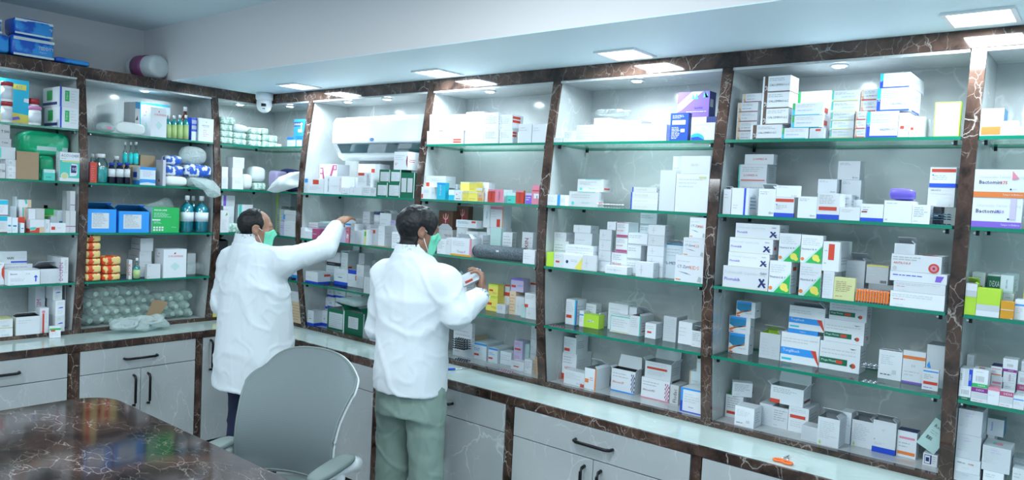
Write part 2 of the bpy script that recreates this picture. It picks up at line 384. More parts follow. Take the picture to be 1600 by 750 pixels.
def card0(k): return plain('card_'+{'w':'white','p':'pale','g':'grey','k':'black','r':'red','o':'orange','m':'maroon','b':'blue','c':'cyan','n':'navy','y':'yellow','Y':'dull_yellow','l':'lime','G':'green','D':'dark_green','t':'teal','P':'pink','M':'magenta','v':'violet','L':'lilac','e':'peach','K':'kraft','B':'bright_blue','s':'silver','T':'mint','x':'brown','O':'amber','i':'ice','V':'plum','q':'slate','S':'steel_blue','j':'pale_grey'}[k], PAL[k], .42)
_gl = {}
def glyphs(txt, bold=0.0):
    if (txt, bold) in _gl: return _gl[(txt, bold)]
    c = bpy.data.curves.new('lettering', 'FONT'); c.body = txt; c.resolution_u = 1; c.size = 1; c.offset = bold
    o = bpy.data.objects.new('lettering', c); COL.objects.link(o)
    bpy.context.view_layer.update()
    me = bpy.data.meshes.new_from_object(o.evaluated_get(bpy.context.evaluated_depsgraph_get()))
    vs = [(v.co.x, v.co.y) for v in me.vertices]; fs = [tuple(p.vertices) for p in me.polygons]
    bpy.data.objects.remove(o); bpy.data.curves.remove(c); bpy.data.meshes.remove(me)
    if vs:
        x0 = min(v[0] for v in vs); x1 = max(v[0] for v in vs); y0 = min(v[1] for v in vs); y1 = max(v[1] for v in vs)
        vs = [(x-x0, y-y0) for x, y in vs]; w, h = x1-x0, y1-y0
    else: w = h = 1
    _gl[(txt, bold)] = (vs, fs, w, h); return _gl[(txt, bold)]
def decal(b, face, dims, ops, rnd, txt, cx=None):
    """face-local frame: origin, U axis, V axis, normal"""
    w, d, h = dims; e = .0005
    FR = {'F': ((-w/2, -d/2, 0), (w, 0, 0), (0, 0, h), (0, -1, 0)), 'R': ((w/2, -d/2, 0), (0, d, 0), (0, 0, h), (1, 0, 0)),
          'L': ((-w/2, d/2, 0), (0, -d, 0), (0, 0, h), (-1, 0, 0)), 'T': ((-w/2, -d/2, h), (w, 0, 0), (0, d, 0), (0, 0, 1))}[face]
    o, U, V, N = [Vector(a) for a in FR]; lu, lv = U.length, V.length; u, v = U.normalized(), V.normalized()
    def pt(a, c, lift=e): return tuple(o+u*a+v*c+N*lift)
    def rect(a0, c0, a1, c1, col, lift=e):
        b.add([pt(a0, c0, lift), pt(a1, c0, lift), pt(a1, c1, lift), pt(a0, c1, lift)], [(0, 1, 2, 3)], card(col))
    lay = e
    for op in ops:
        k = op[1]; a = op[2:]; lay += .00012
        if k == 'r': rect(a[0]*lu, a[1]*lv, a[2]*lu, a[3]*lv, a[4], lay)
        elif k == 'l':
            n = int(a[4])
            for i in range(n):
                yy = (a[3]-(i+.5)*(a[3]-a[1])/n)*lv; th = min((a[3]-a[1])/n*lv*.36, .0035); x = a[0]*lu; xe = (a[0]+(a[2]-a[0])*rnd.uniform(.55, 1))*lu
                while x < xe:
                    wl = min(rnd.uniform(.006, .02), xe-x); rect(x, yy-th/2, x+wl, yy+th/2, a[5], lay); x += wl+.003
        elif k == 'b':                                       # bar code
            x = a[0]*lu
            while x < a[2]*lu:
                wl = rnd.choice((.0008, .0016, .0022)); rect(x, a[1]*lv, x+wl, a[3]*lv, a[4], lay); x += wl+.0016
        elif k == 'g':                                       # free polygon
            col = a[0]; pts = a[1:]; P = [pt(pts[i]*lu, pts[i+1]*lv, lay) for i in range(0, len(pts), 2)]
            b.add(P, [tuple(range(len(P)))], card(col))
        elif k == 'c':
            P = [pt((a[0])*lu+a[2]*lv*math.cos(t*math.pi/8), a[1]*lv+a[2]*lv*math.sin(t*math.pi/8), lay) for t in range(16)]; b.add(P, [tuple(range(16))], card(a[3]))
        elif k in 'tV':
            s = (a[3] if isinstance(a[3], str) else '%g' % a[3]).replace('@', txt or '')
            if not s.strip(): continue
            vs, fs, gw, gh = glyphs(s, .012 if len(a) > 5 and a[5] else 0)
            if k == 't':
                hh = a[2]*lv; sc_ = hh/gh; mw = (a[4+1] if 0 else .0) ; W = gw*sc_
                lim = (.97-a[0])*lu
                if W > lim: sx = lim/gw
                else: sx = sc_
                b.add([pt(a[0]*lu+x*sx, a[1]*lv+y*sc_, lay) for x, y in vs], fs, card(a[4]))
            else:
                L_ = a[2]*lv; sc_ = L_/gw
                hh = min(gh*sc_, .8*lu); sy = hh/gh
                b.add([pt(a[0]*lu-y*sy, a[1]*lv+x*sc_, lay) for x, y in vs], fs, card(a[4]))
def parse(s):
    out = []
    for it in s.split(';'):
        it = it.strip()
        if not it: continue
        f = it.split(' '); r = [f[0][0], f[0][1]]
        for q in f[1:]:
            try: r.append(float(q))
            except ValueError: r.append(q.replace('_', ' '))
        out.append(r)
    return out
# style: (base colour, description, decals)
ST = {
 'w': ('w', 'plain white carton', 'Fl .1 .6 .7 .85 2 j;Sl .15 .5 .8 .7 2 j'),
 'wl': ('w', 'white carton with fine print', 'Fl .1 .35 .9 .9 5 g;Sl .1 .3 .9 .8 4 g;Fr .1 .12 .35 .16 j'),
 'wp': ('w', 'blank white carton', 'Fr .06 .1 .14 .16 g;Fl .08 .84 .5 .93 1 g'),
 'wc': ('w', 'white carton with maker mark', 'Fl .08 .78 .6 .92 2 g;Fc .72 .12 .05 g;Fr .78 .09 .93 .14 g'),
 'br': ('w', 'carton with dark brown spine stripe', 'Fr .07 0 .19 1 x;Ft .085 .12 .3 % w;Fl .24 .68 .9 .9 2 g;Ft .25 .38 .13 @ k;Fr .2 .0 1 .06 x;Sl .2 .3 .8 .7 2 g;Rr 0 0 1 .05 x'),
 'orm': ('p', 'carton with orange tab and maroon line', 'Fr .05 0 .18 1 e;Ft .07 .1 .3 % k;Fl .24 .6 .9 .85 2 g;Fl .24 .3 .7 .4 1 k;Fr .1 .0 1 .08 m;Sl .2 .3 .8 .7 3 g'),
 'gc': ('w', 'carton with green and blue end stripe', 'Fr .02 .45 .1 1 G;Fr .02 0 .1 .45 c;Fl .16 .62 .95 .9 2 j;Ft .18 .34 .1 @ B;Fl .16 .2 .5 .24 1 j;Fr .1 .0 .9 .06 c;Sr .2 .2 .7 .6 r'),
 'tol': ('w', 'carton with teal tab and olive line', 'Fr .02 .2 .09 1 t;Fl .14 .62 .9 .85 2 g;Ft .35 .34 .13 @ t;Fr .05 .02 .95 .13 Y;Sl .2 .3 .8 .7 2 g'),
 'rol': ('w', 'carton with peach tab and red line', 'Fr .02 .1 .14 1 e;Ft .03 .1 .3 % r;Fl .2 .6 .9 .85 2 g;Ft .3 .34 .13 @ m;Fr .05 .02 .95 .12 r;Sl .2 .3 .8 .7 2 g'),
 'cb': ('w', 'carton with cyan and blue corner stripe', 'Fr .01 .5 .12 1 c;Fr .01 0 .12 .5 b;Ft .02 .42 .13 % w;Fl .18 .55 .95 .92 4 j;Ft .45 .26 .08 @ b;Fr .12 0 1 .06 b;Sl .15 .5 .8 .8 3 g;Sr .2 .0 .9 .07 b'),
 'gcard': ('l', 'white card with bright green border', 'Fr .04 .03 .96 .97 w;Fl .14 .2 .86 .85 6 j;Fr .12 .1 .28 .14 g'),
 'rb': ('w', 'white carton with red and blue bands', 'Fr .08 .72 .95 .88 r;Fl .08 .4 .8 .62 3 g;Fr 0 0 1 .2 b;Sr 0 0 1 .2 b;Fc .1 .6 .03 b'),
 'rbb': ('w', 'taller carton with red and blue bands', 'Fl .08 .58 .9 .95 6 g;Fr .08 .34 .88 .48 r;Fr 0 0 1 .18 b;Sr 0 0 1 .18 b'),
 'bb': ('w', 'white carton with blue bottom band', 'Fr 0 0 1 .2 b;Fl .1 .75 .7 .85 1 g;Fr .05 .5 .3 .58 m;Sr 0 0 1 .2 b;Fl .1 .62 .5 .7 1 V'),
 'bs': ('w', 'white carton with blue side stripe', 'Fr .74 0 .86 1 b;Sl .2 .2 .8 .7 4 S;Fl .1 .2 .5 .4 2 j'),
 'lr': ('p', 'carton with red lettering and red line', 'Fr .0 .0 .05 1 t;Fl .14 .55 .9 .88 3 g;Ft .2 .3 .12 @ r;Fr .1 .04 .95 .1 r;Sl .2 .15 .85 .9 6 g'),
 'lr0': ('p', 'low carton with red lettering', 'Ft .3 .42 .2 @ r;Sl .5 .2 .9 .8 3 g'),
 'vel': ('w', 'carton with red top band and blue base', 'Fr .06 .76 .99 .92 r;Fl .1 .36 .7 .62 3 g;Fc .12 .62 .03 b;Fr 0 0 1 .2 b;Sr 0 0 1 .2 b'),
 'velg': ('j', 'grey backed carton with small lettering', 'Ft .1 .82 .08 @ n;Fc .84 .1 .04 g;Fl .1 .65 .8 .75 1 s'),
 'plo': ('w', 'long white carton with blue ribbon logo', 'Ft .04 .62 .17 Polmacoxib_Capsules_2mg s;Ft .04 .32 .15 @ v 1;Ft .82 .74 .1 Gabit n;Fg n .78 .15 .82 .12 .93 .5 .9 .55;Fg n .92 .12 .96 .15 .83 .55 .79 .5;Fr .84 .28 .95 .34 n;Sl .1 .5 .6 .8 2 g;Sr .25 .3 .6 .5 r;Fr 0 0 1 .02 Y'),
 'ace': ('w', 'green cornered carton with fruit emblem', 'Fl .06 .62 .9 .9 4 s;Ft .05 .46 .07 @ n;Fg G .25 .0 1 .0 1 .62;Fg T .1 .0 .25 .0 1 .62 1 .68;Fc .72 .2 .12 y;Fc .84 .12 .07 y;Fc .1 .13 .06 o;Sl .1 .2 .9 .6 4 g;Sr .3 .72 .8 .84 r'),
 'rv': ('w', 'white carton with upright red bar', 'Fr .34 .38 .7 .92 r;Fl .1 .05 .3 .9 2 g;St .2 .7 .08 50 g;Sl .2 .2 .8 .5 3 g'),
 'lp': ('p', 'pale carton covered in fine print', 'Fl .08 .1 .9 .92 9 s;Sl .1 .2 .9 .9 6 s'),
 'yel': ('Y', 'dull yellow carton', 'Fl .1 .35 .9 .85 6 K;Fl .1 .12 .5 .2 1 K;Tr 0 .8 1 1 K'),
 'gyt': ('s', 'grey blue carton with yellow top edge', 'Fr 0 .92 1 1 y;Ft .4 .6 .1 8P j;Fl .1 .4 .6 .85 3 p;Fb .65 .06 .92 .2 k'),
 'dk': ('q', 'slate grey carton', 'Fl .1 .3 .8 .7 2 s'),
 'kk': ('k', 'black carton', 'Fl .1 .3 .8 .7 1 g'),
 'tgt': ('w', 'long carton with red target emblem', 'Fl .03 .62 .75 .9 2 g;Ft .05 .42 .13 @ r 1;Fc .86 .3 .28 r;Fc .86 .3 .18 P;Fc .86 .3 .07 m;Tr .6 .0 .9 .3 r;Fc .08 .18 .12 j;Sl .2 .4 .8 .7 2 g'),
 'tgf': ('w', 'flattened white carton', 'Fl .05 .5 .6 .75 1 b;Fg v .8 .2 .9 .2 .95 .8 .82 .8'),
 'tgw': ('w', 'long white carton with faint lines', 'Fl .03 .62 .9 .88 2 j;Fl .06 .45 .3 .55 1 r;Fl .1 .1 .3 .2 1 j;Sl .2 .4 .8 .7 2 g'),
 'nep': ('w', 'small carton with blue sky top and orange swoosh', 'Fg S .02 .98 .8 .98 .8 .45 .3 .3 .02 .5;Fr .02 .85 .8 .98 B;Fg o .02 .12 .12 .12 .3 .28 .8 .52 .8 .44 .3 .38 .02 .22;Ft .5 .2 .12 @ g;Fr .04 .02 .22 .08 r;Sl .3 .3 .7 .6 1 k'),
 'tel': ('w', 'large carton with blue band and red arrow', 'Fl .04 .66 .95 .85 2 j;Fr 0 .26 .92 .5 B;Ft .06 .33 .12 @ w;Fg r .78 .5 .92 .5 1 .12 1 .02;Fr .04 .08 .3 .15 c;Ft .8 .78 .07 Lupinet j;Sl .1 .3 .8 .8 4 g'),
 'blow': ('B', 'flat blue carton', 'Ft .4 .3 .35 @ w'),
 'mng': ('w', 'large carton with dark green name band', 'Fl .05 .52 .92 .78 2 j;Fr .01 .2 .7 .42 D;Ft .05 .26 .1 @ w;Fr .42 .25 .58 .37 r;Fc .84 .24 .09 r;Fc .8 .24 .05 D;Fg k .74 .85 .8 .8 .92 .84 .8 .83;Tr 0 0 1 .15 D;Sl .1 .3 .8 .8 4 g;Sr .4 .2 .7 .35 P'),
 'qr': ('w', 'white carton with small square print', 'Fl .1 .5 .8 .85 5 s;Fl .1 .12 .6 .2 1 k;Fr .6 .2 .78 .34 s;Sl .2 .2 .8 .8 5 g'),
 'ob': ('w', 'carton with orange shoulder band', 'Fr 0 .74 1 .84 o;Ft .4 .5 .08 50 g;Fl .1 .2 .8 .4 2 s;Fr 0 0 1 .05 v;Sl .1 .2 .8 .6 3 g'),
 'brs': ('w', 'small upright carton with red bar and blue line', 'Fr .03 .84 .97 .9 B;Fr .08 .26 .95 .4 r;Fl .1 .5 .8 .75 3 g;Fl .1 .08 .8 .16 1 v'),
 'gb': ('s', 'grey blue glossy carton', 'Fg B .05 .5 .3 .2 .4 .24 .15 .6;Fl .1 .1 .8 .3 2 j;Tr 0 0 1 1 q'),
 'rg': ('w', 'carton with green top and red bar', 'Fr .1 .16 .9 .28 r;Fl .1 .4 .9 .9 5 g;Tr 0 0 1 1 G;Tr .2 .2 .8 .8 w;Sl .1 .3 .9 .8 4 g'),
 'rr': ('w', 'white carton with red bar', 'Fr .08 .55 .85 .68 r;Fl .1 .2 .8 .45 3 s;Fl .1 .78 .9 .92 2 s;Sl .1 .3 .9 .8 4 g'),
 'rl': ('w', 'white carton with low red bar', 'Fr .06 .12 .5 .3 r;Fl .06 .42 .9 .88 4 s;Sl .1 .3 .9 .8 4 g'),
 'ga': ('w', 'upright carton with green down arrow', 'Fl .1 .25 .9 .88 9 s;Fg l .08 .1 .14 .02 .2 .1;Fr .12 .08 .16 .17 l;Tr .2 .2 .8 .8 L;Sl .1 .2 .9 .9 7 s'),
 'bbt': ('w', 'upright carton with thick blue base', 'Fr 0 0 1 .17 b;Sr 0 0 1 .17 b;Ft .4 .68 .06 @ j;Fr .06 .38 .12 .42 g;Fl .08 .24 .6 .32 2 s;Tr .35 .3 .6 .6 Y'),
 'mint': ('T', 'mint green carton', 'Ft .2 .74 .1 @ k;Fl .2 .5 .8 .65 2 g;Fb .2 .3 .5 .42 k;Fr .75 .76 .9 .86 m'),
 'fou': ('w', 'small carton with framed dark logo', 'Fr .1 .15 .6 .9 n;Fr .14 .2 .5 .84 w;Fr .2 .35 .44 .7 n;Fl .65 .2 .95 .9 4 g'),
 'rblk': ('w', 'white carton with solid red block', 'Fl .06 .36 .92 .92 8 j;Fr .06 .04 .9 .33 o;Sr 0 0 1 1 S'),
 'ys': ('w', 'white carton with yellow end stripe', 'Fr .78 0 .95 1 Y;Fl .1 .4 .6 .8 1 j'),
 'vt': ('w', 'white carton with upright dark lettering', 'FV .6 .2 .6 @ m;Fl .7 .2 .95 .9 4 s'),
 'ba3': ('w', 'large white carton with red base band', 'Ft .1 .66 .13 Sultamicillin_Tablets_375_mg s;Ft .1 .48 .13 Bactomin n 1;Ft .52 .48 .11 375 r 1;Fr 0 0 1 .2 o;Ft .58 .06 .08 Tamper_in_Evidence w;Fg P .74 .96 .88 .68 .74 .64;Fc .73 .3 .03 n;Fl .76 .28 .92 .32 1 g'),
 'ba7': ('w', 'large white carton with violet base band', 'Ft .08 .66 .13 Sultamicillin_Tablets_750_mg s;Ft .08 .48 .13 Bactomin n 1;Ft .5 .48 .11 750 v 1;Fr 0 0 1 .2 v;Ft .6 .06 .08 Tamper_in_Evidence w;Fr .76 .3 .88 1 L;Fc .74 .3 .03 n;Fl .77 .28 .93 .32 1 g'),
 'gw': ('l', 'white and lime green carton', 'Fr 0 .78 1 1 w;Fr 0 .58 1 .78 s'),
 'gr': ('l', 'lime green carton with grey and white base', 'Fr 0 0 1 .2 w;Fr 0 .2 1 .42 s'),
 'orj': ('O', 'orange carton', 'Fr 0 .5 1 .54 w;Fr .8 .0 .95 .06 w'),
 'dgb': ('w', 'carton with dark green name band', 'Fr 0 .6 1 .96 D;Ft .2 .7 .14 DEXA w;Fr 0 .1 1 .52 s'),
 'ice': ('i', 'ice blue carton', 'FV .55 .25 .5 @ S;Fr 0 0 1 .12 T;Sl .2 .2 .8 .8 3 s'),
 'bar': ('w', 'white carton with bar code', 'Fl .2 .78 .8 .85 1 g;Fb .22 .15 .78 .55 g;Sl .2 .2 .8 .7 3 s'),
 'barG': ('w', 'white carton with bar code and green base', 'Fl .2 .82 .8 .88 1 g;Fb .22 .32 .78 .62 g;Fr 0 0 1 .2 G;Ft .4 .06 .09 DEXA w;Tr .3 .3 .7 .6 r'),
 'barD': ('w', 'white carton with bar code and dark green base', 'Fl .2 .85 .8 .9 1 g;Fb .22 .4 .78 .72 g;Fr 0 0 1 .22 D;Ft .3 .07 .09 DEXA w'),
 'barV': ('w', 'white carton with bar code and plum base', 'Fl .2 .82 .8 .88 1 g;Fb .3 .4 .7 .6 g;Fr 0 0 1 .2 V;Ft .4 .06 .09 DEXA w'),
 'bside': ('w', 'grey and white carton with blue end', 'Fr .72 0 1 1 b;Fr .36 0 .66 1 s;FV .18 .3 .4 DEXA k;FV .9 .35 .35 DEXA w'),
 'vtop': ('w', 'carton with plum top band', 'Fr 0 .68 1 .98 V;Ft .3 .77 .12 DEXA w;Fr 0 .26 1 .62 s;Fl .1 .08 .8 .16 1 P'),
 'ptop': ('w', 'carton with pink top band', 'Fr 0 .68 1 .98 M;Ft .3 .77 .12 DEXA w;Fr 0 .26 1 .62 s;Fl .1 .08 .8 .16 1 P'),
 'lil': ('w', 'carton with lilac pink lid', 'Fr 0 .84 1 1 P;Tr 0 0 1 1 P;Fl .1 .5 .9 .6 1 j'),
 'nvt': ('w', 'carton with navy top and orange bar', 'Tr 0 0 1 1 n;Fr .05 .1 .95 .22 o;Fr .1 .7 .9 .78 P;Fl .1 .35 .8 .6 2 g'),
 'bln': ('w', 'white carton with thin blue line', 'Fr .02 .7 .95 .78 B;Fl .1 .3 .8 .6 3 s'),
 'lpk': ('p', 'lilac white carton with fine print', 'Fl .06 .3 .6 .95 9 s;Fl .06 .33 .3 .36 1 P;Fl .3 .7 .7 .9 2 L;Tr .4 .3 .65 .6 P;Tr .3 .3 .4 .6 t;Sl .1 .5 .8 .9 4 L'),
 'oxb': ('w', 'white carton with red lettered name', 'Ft .1 .62 .1 Milflovit k;Ft .52 .6 .12 OXB r 1;Fl .3 .3 .7 .36 1 s'),
 'ben': ('w', 'white carton with upright blue name', 'FV .34 .3 .5 @ b;Tr 0 0 1 1 q;Sr 0 0 1 1 S'),
 'st': ('w', 'thin white carton', 'Fl .08 .2 .9 .8 1 j;Ft .4 .3 .35 % g'),
 'stk': ('w', 'thin white piled carton', 'Fl .05 .3 .6 .8 1 j;Fr .0 .0 1 .06 s'),
 'bx': ('b', 'tall blue carton', 'Fl .12 .8 .8 .94 3 w;Fr .12 .58 .85 .74 w;Fl .1 .05 .6 .5 8 w;Fr .6 .3 .82 .42 w;Tr 0 0 1 1 k;Sr 0 0 1 1 n'),
 'spg': ('v', 'large blue and lilac gel carton', 'Fg L .0 .5 .45 1 .8 1 .15 .3 .0 .2;Fg P .0 .35 .5 .9 .56 .9 .08 .3;Fg t .45 .7 .5 .95 .55 .7 .6 .95 .66 .7;Fg t .8 .75 .84 .98 .88 .75 .93 .98 .96 .76;Ft .55 .3 .1 SperGel n 1;Fl .3 .18 .95 .24 1 i;Sr .0 .0 1 1 n;Sr .1 .4 .6 .7 q'),
 'swb': ('w', 'white and navy carton', 'Fr .0 .4 .6 1 i;Fr .6 .0 1 1 n'),
 'ball': ('w', 'white carton with blue ball emblem', 'Ft .1 .48 .1 ULTRAGLIDE Y;Fg c .0 .0 .0 .3 .12 .38 .3 .4 .48 .3 .55 .15 .58 .0;Fg b .0 .0 .0 .15 .3 .2 .58 .0;Fl .1 .85 .9 .92 1 j'),
 'bv': ('w', 'white carton with upright blue stripe', 'Fr .56 0 .72 1 B;Fl .05 .3 .5 .8 4 j;Fl .76 .3 .98 .7 3 s'),
 'grt': ('j', 'grey green printed carton', 'Fl .08 .55 .8 .85 2 g;Ft .45 .22 .12 @ t;Fc .14 .22 .12 t;Fr .3 .96 .9 1 t;Sl .2 .5 .8 .7 2 g;Sr .1 .2 .7 .32 r'),
 'ybl': ('w', 'long thin carton with blue end', 'Fr 0 0 .05 1 b;Ft .14 .35 .35 @ Y;Sl .2 .4 .8 .7 1 G'),
 'bigw': ('w', 'big white carton with grey name', 'Fl .08 .62 .85 .9 3 s;Ft .1 .3 .05 @ s;Fr .7 .88 .92 .93 Y;Sl .3 .2 .5 .9 9 j'),
 'bigt': ('w', 'big blank white carton', 'Fl .35 .42 .65 .58 2 j'),
 'lim': ('l', 'lime green carton', 'Ft .28 .42 .2 @ w 1'),
 'dot': ('w', 'small square white carton', 'Fl .2 .4 .5 .55 1 j;Fr .3 .2 .33 .8 j;Fr 0 .0 1 .04 s;Sl .2 .4 .6 .6 1 g'),
 'mar': ('w', 'white carton with maroon base stripe', 'Fl .1 .6 .85 .88 3 g;Ft .08 .38 .1 @ r;Fr .03 .02 .99 .16 M;Fr .03 .96 1 1 M'),
 'grs': ('w', 'white carton with grey base stripe', 'Fl .06 .55 .8 .85 2 g;Fr .0 .02 .98 .12 g;Sr .4 .3 .5 .7 j'),
 'ora': ('w', 'white carton with orange sticker', 'Fr .48 .1 .85 .6 o;Fl .1 .7 .8 .9 1 j'),
 'yw': ('w', 'cream carton with yellow patch', 'Fg y .62 .1 .8 .0 1 0 1 .9;Fc .2 .5 .12 n;Fl .4 .5 .8 .7 2 g'),
 'ct': ('w', 'white carton with orange swoosh name', 'Fl .07 .74 .8 .84 1 s;Ft .07 .5 .14 CT-Zyme n;Ft .5 .5 .14 @ o;Fg n .1 .4 .4 .32 .6 .28 .4 .35;Fr .04 .06 .22 .1 o;Fg g .8 .06 .85 .26 .95 .22 .93 .04'),
 'lme': ('i', 'ice blue carton with red dash name', 'Fl .05 .62 .9 .88 3 s;Ft .05 .4 .08 @ n;Fr .6 .44 .85 .47 r;Fr 0 .96 1 1 S;Sl .2 .2 .8 .8 3 s'),
 'cyv': ('w', 'white carton with cyan upright stripe', 'Fr .86 0 .98 1 c;Fr .98 0 1 1 b;Fl .1 .5 .8 .9 5 s;Fr .08 .26 .6 .38 r;Sl .1 .3 .8 .8 4 g;Sr .0 .0 .06 1 b'),
 'tb': ('w', 'white carton with teal border', 'Fr .02 .9 1 .95 t;Fr .02 .05 .05 .95 t;Fl .12 .3 .9 .8 4 j;Fr .1 .03 .95 .08 Y;Sl .2 .2 .8 .7 3 s'),
 'tv': ('w', 'white carton with teal edges', 'Fr .9 0 1 1 t;Fl .1 .4 .8 .9 5 s;Sl .1 .3 .8 .7 3 P;Sr .1 .2 .9 .25 r'),
 'rsm': ('w', 'small carton with short red dash', 'Fl .1 .6 .9 .85 2 j;Fr .2 .34 .6 .46 r;Sl .2 .2 .8 .8 4 s'),
 'chk': ('w', 'carton with blue chequered end', 'Fl .06 .6 .8 .86 2 g;Ft .06 .36 .1 @ r;Fr 0 0 1 .05 B;' + ';'.join('Fr %.3f %.3f %.3f %.3f %s' % (.84+.04*i, .08+.1*j, .88+.04*i, .18+.1*j, 'n' if (i+j) % 2 else 'w') for i in range(4) for j in range(8))),
 'chp': ('w', 'carton with pink chequered end', 'Fl .06 .6 .8 .86 2 g;Ft .06 .36 .1 @ m;Fr 0 0 1 .05 P;' + ';'.join('Fr %.3f %.3f %.3f %.3f %s' % (.84+.04*i, .08+.1*j, .88+.04*i, .18+.1*j, 'M' if (i+j) % 2 else 'w') for i in range(4) for j in range(8))),
 'redc': ('w', 'white carton with red corner block', 'Fr 0 0 .3 .22 r;Fl .08 .6 .9 .9 3 g;Ft .2 .4 .1 @ r;Sl .1 .5 .8 .8 3 s;Sr .1 .2 .9 .35 m'),
 'ore': ('w', 'open white carton with orange end', 'Fr .04 .3 .36 .48 o;Fl .45 .4 .85 .6 2 P;Fr .88 0 1 1 o'),
 'rlow': ('w', 'low white carton with faint print', 'Fl .08 .4 .9 .85 4 s;Fr .82 .0 1 .2 r;Ft .62 .1 .14 @ q'),
 'flu': ('j', 'grey green carton with upright dark name', 'FV .8 .1 .7 @ k;Fl .1 .5 .4 .9 2 s'),
 'blf': ('w', 'large carton with cyan and blue left stripe', 'Fr 0 .45 .1 1 B;Fr 0 0 .1 .45 b;Fl .18 .4 .92 .8 4 s;Ft .4 .2 .06 @ b;Fr .0 .93 1 1 B;Fr .1 0 1 .04 b'),
 'pch': ('i', 'pale carton with peach left edge', 'Fr 0 .0 .1 1 e;Fl .2 .5 .9 .8 2 s;Ft .4 .15 .15 @ k'),
 'red2': ('w', 'white carton with two red dashes', 'Fr .05 .08 .7 .24 r;Fr .05 .3 .7 .42 r;Fl .1 .5 .9 .9 3 j'),
 'r2': ('w', 'white carton with red stripes on its end', 'Fl .1 .4 .8 .9 4 j;Sr .05 .74 .75 .9 r;Sr .05 .5 .75 .66 r;Fr .02 .1 .04 .9 k'),
 'rsq': ('w', 'white carton with red corner square', 'Fr .62 .08 .92 .38 r;Fl .08 .45 .9 .9 3 j;Fr .62 .2 .92 .24 w'),
 'rsl': ('w', 'white carton with red lower left square', 'Fr .03 .06 .2 .4 r;Fl .3 .5 .9 .8 2 s;Sl .2 .4 .8 .7 1 s'),
 'cyb': ('c', 'cyan carton with white name', 'FV .56 .25 .6 @ w;Fr .0 .88 1 1 B'),
 'ltb': ('c', 'small light blue carton', 'Fr 0 .4 1 1 i;Fr 0 .4 1 .5 c'),
 'pkw': ('w', 'white carton with pink specks', 'Fc .3 .6 .08 P;Fc .6 .4 .06 y;Fl .2 .1 .8 .25 1 k;Fc .7 .75 .06 L'),
 'ylw': ('y', 'yellow carton', 'Fr .0 .82 1 1 Y;Ft .15 .45 .12 @ K;Fl .15 .2 .8 .3 1 K;Rr 0 .1 1 .4 w'),
 'org': ('e', 'amber carton', 'Fr .1 .1 .8 .4 O;Fl .15 .5 .8 .7 2 K'),
 'redu': ('r', 'red carton with upright name', 'FV .6 .15 .7 @ m;Fr .0 .86 1 1 P'),
 'pnku': ('P', 'pink carton with upright name', 'FV .6 .15 .7 @ m;Rr 0 0 1 1 w'),
 'tls': ('t', 'small teal carton', 'Fr 0 .7 1 1 T;Fl .2 .2 .8 .4 1 D'),
 'vio': ('v', 'small violet carton', 'Fl .1 .3 .9 .7 2 w;Fr 0 .8 1 1 L'),
 'pwk': ('P', 'pink and white carton', 'Fr .3 .3 1 .55 w;Fr .1 .68 1 .74 r;Fr .7 .3 .8 .45 k'),
 'tri': ('x', 'dark carton with glowing trident emblem', 'Fc .5 .55 .3 m;Fr .48 .35 .53 .85 e;Fg e .3 .85 .34 .6 .48 .5 .48 .55 .38 .64;Fg e .7 .85 .66 .6 .52 .5 .52 .55 .62 .64;Fg s .0 .0 1 .0 1 .1 .7 .3 .3 .3 0 .1'),
 'tw': ('j', 'pale carton with arched grey panel', 'Fg s .0 .3 1 .3 .7 .98 .3 .98;Ft .4 .7 .1 TRIOX m;Fl .1 .1 .9 .5 3 q'),
 'rtr': ('w', 'white carton with red upper right block', 'Fr .76 .68 .96 .92 r;Fl .08 .5 .7 .9 3 S;Fr .0 .0 1 .04 g;Fl .08 .2 .6 .4 2 s'),
 'tal': ('w', 'tall white carton with upright red bar', 'Fr .52 .05 .8 .4 r;Fr .0 .84 1 .96 P;Fr .94 0 1 1 o;Fl .1 .45 .6 .8 3 j'),
 'talp': ('p', 'tall pale carton', 'FV .6 .4 .35 @ S'),
 'tres': ('w', 'white carton with orange base and pink edge', 'Fr 0 0 1 .1 O;Fr .9 .12 1 1 P;Ft .3 .18 .13 Tresar-F V;Fl .1 .55 .8 .85 3 s'),
 'grn': ('D', 'dark green carton with white label', 'Fr .1 .1 .9 .82 p;Fl .14 .15 .86 .75 7 g;Fc .5 .45 .1 s;Fr .93 0 1 1 w'),
 'grl': ('D', 'large dark green carton with white label', 'Fr .2 .28 .74 .78 w;Fl .24 .32 .7 .74 8 g;Sr 0 0 .16 1 w;Rr .16 0 1 .4 w'),
 'grt2': ('D', 'tall dark green carton with two labels', 'Fr .06 .22 .42 .78 p;Fr .5 .22 .86 .78 p;Fl .1 .25 .38 .75 9 s;Fl .54 .25 .82 .75 9 s;Fr .95 0 1 1 w'),
 'zig': ('w', 'white carton with maroon zigzag band', 'Fg M .05 .88 .22 .88 .36 .3 .48 .3 .75 .98 .98 .98 .98 .8 .8 .8 .52 .08 .3 .08 .18 .66 .05 .66;Fr .07 .7 .17 .84 w;Fr .34 .12 .46 .24 w;Fr .84 .84 .92 .94 w;Fl .5 .5 .7 .9 3 j'),
 'bsq': ('i', 'ice blue carton with blue square', 'Fr .1 .7 .9 .95 B;Fl .1 .1 .9 .5 5 j'),
 'rq': ('w', 'white carton with red square', 'Fr .3 .62 .68 .92 r;Fl .1 .2 .8 .5 3 j;Sl .2 .1 .8 .9 4 k'),
 'bdt': ('w', 'white carton with upright blue lettering', 'FV .28 .15 .75 @ n;FV .95 .15 .75 @ P;Fl .4 .2 .8 .7 1 j'),
 'col': ('w', 'white carton with colourful emblem', 'Fc .2 .45 .14 y;Fg r .25 .3 .45 .4 .7 .2 .35 .2;Fg n .5 .15 .85 .2 .85 .5 .6 .4;Fl .5 .6 .9 .9 2 j'),
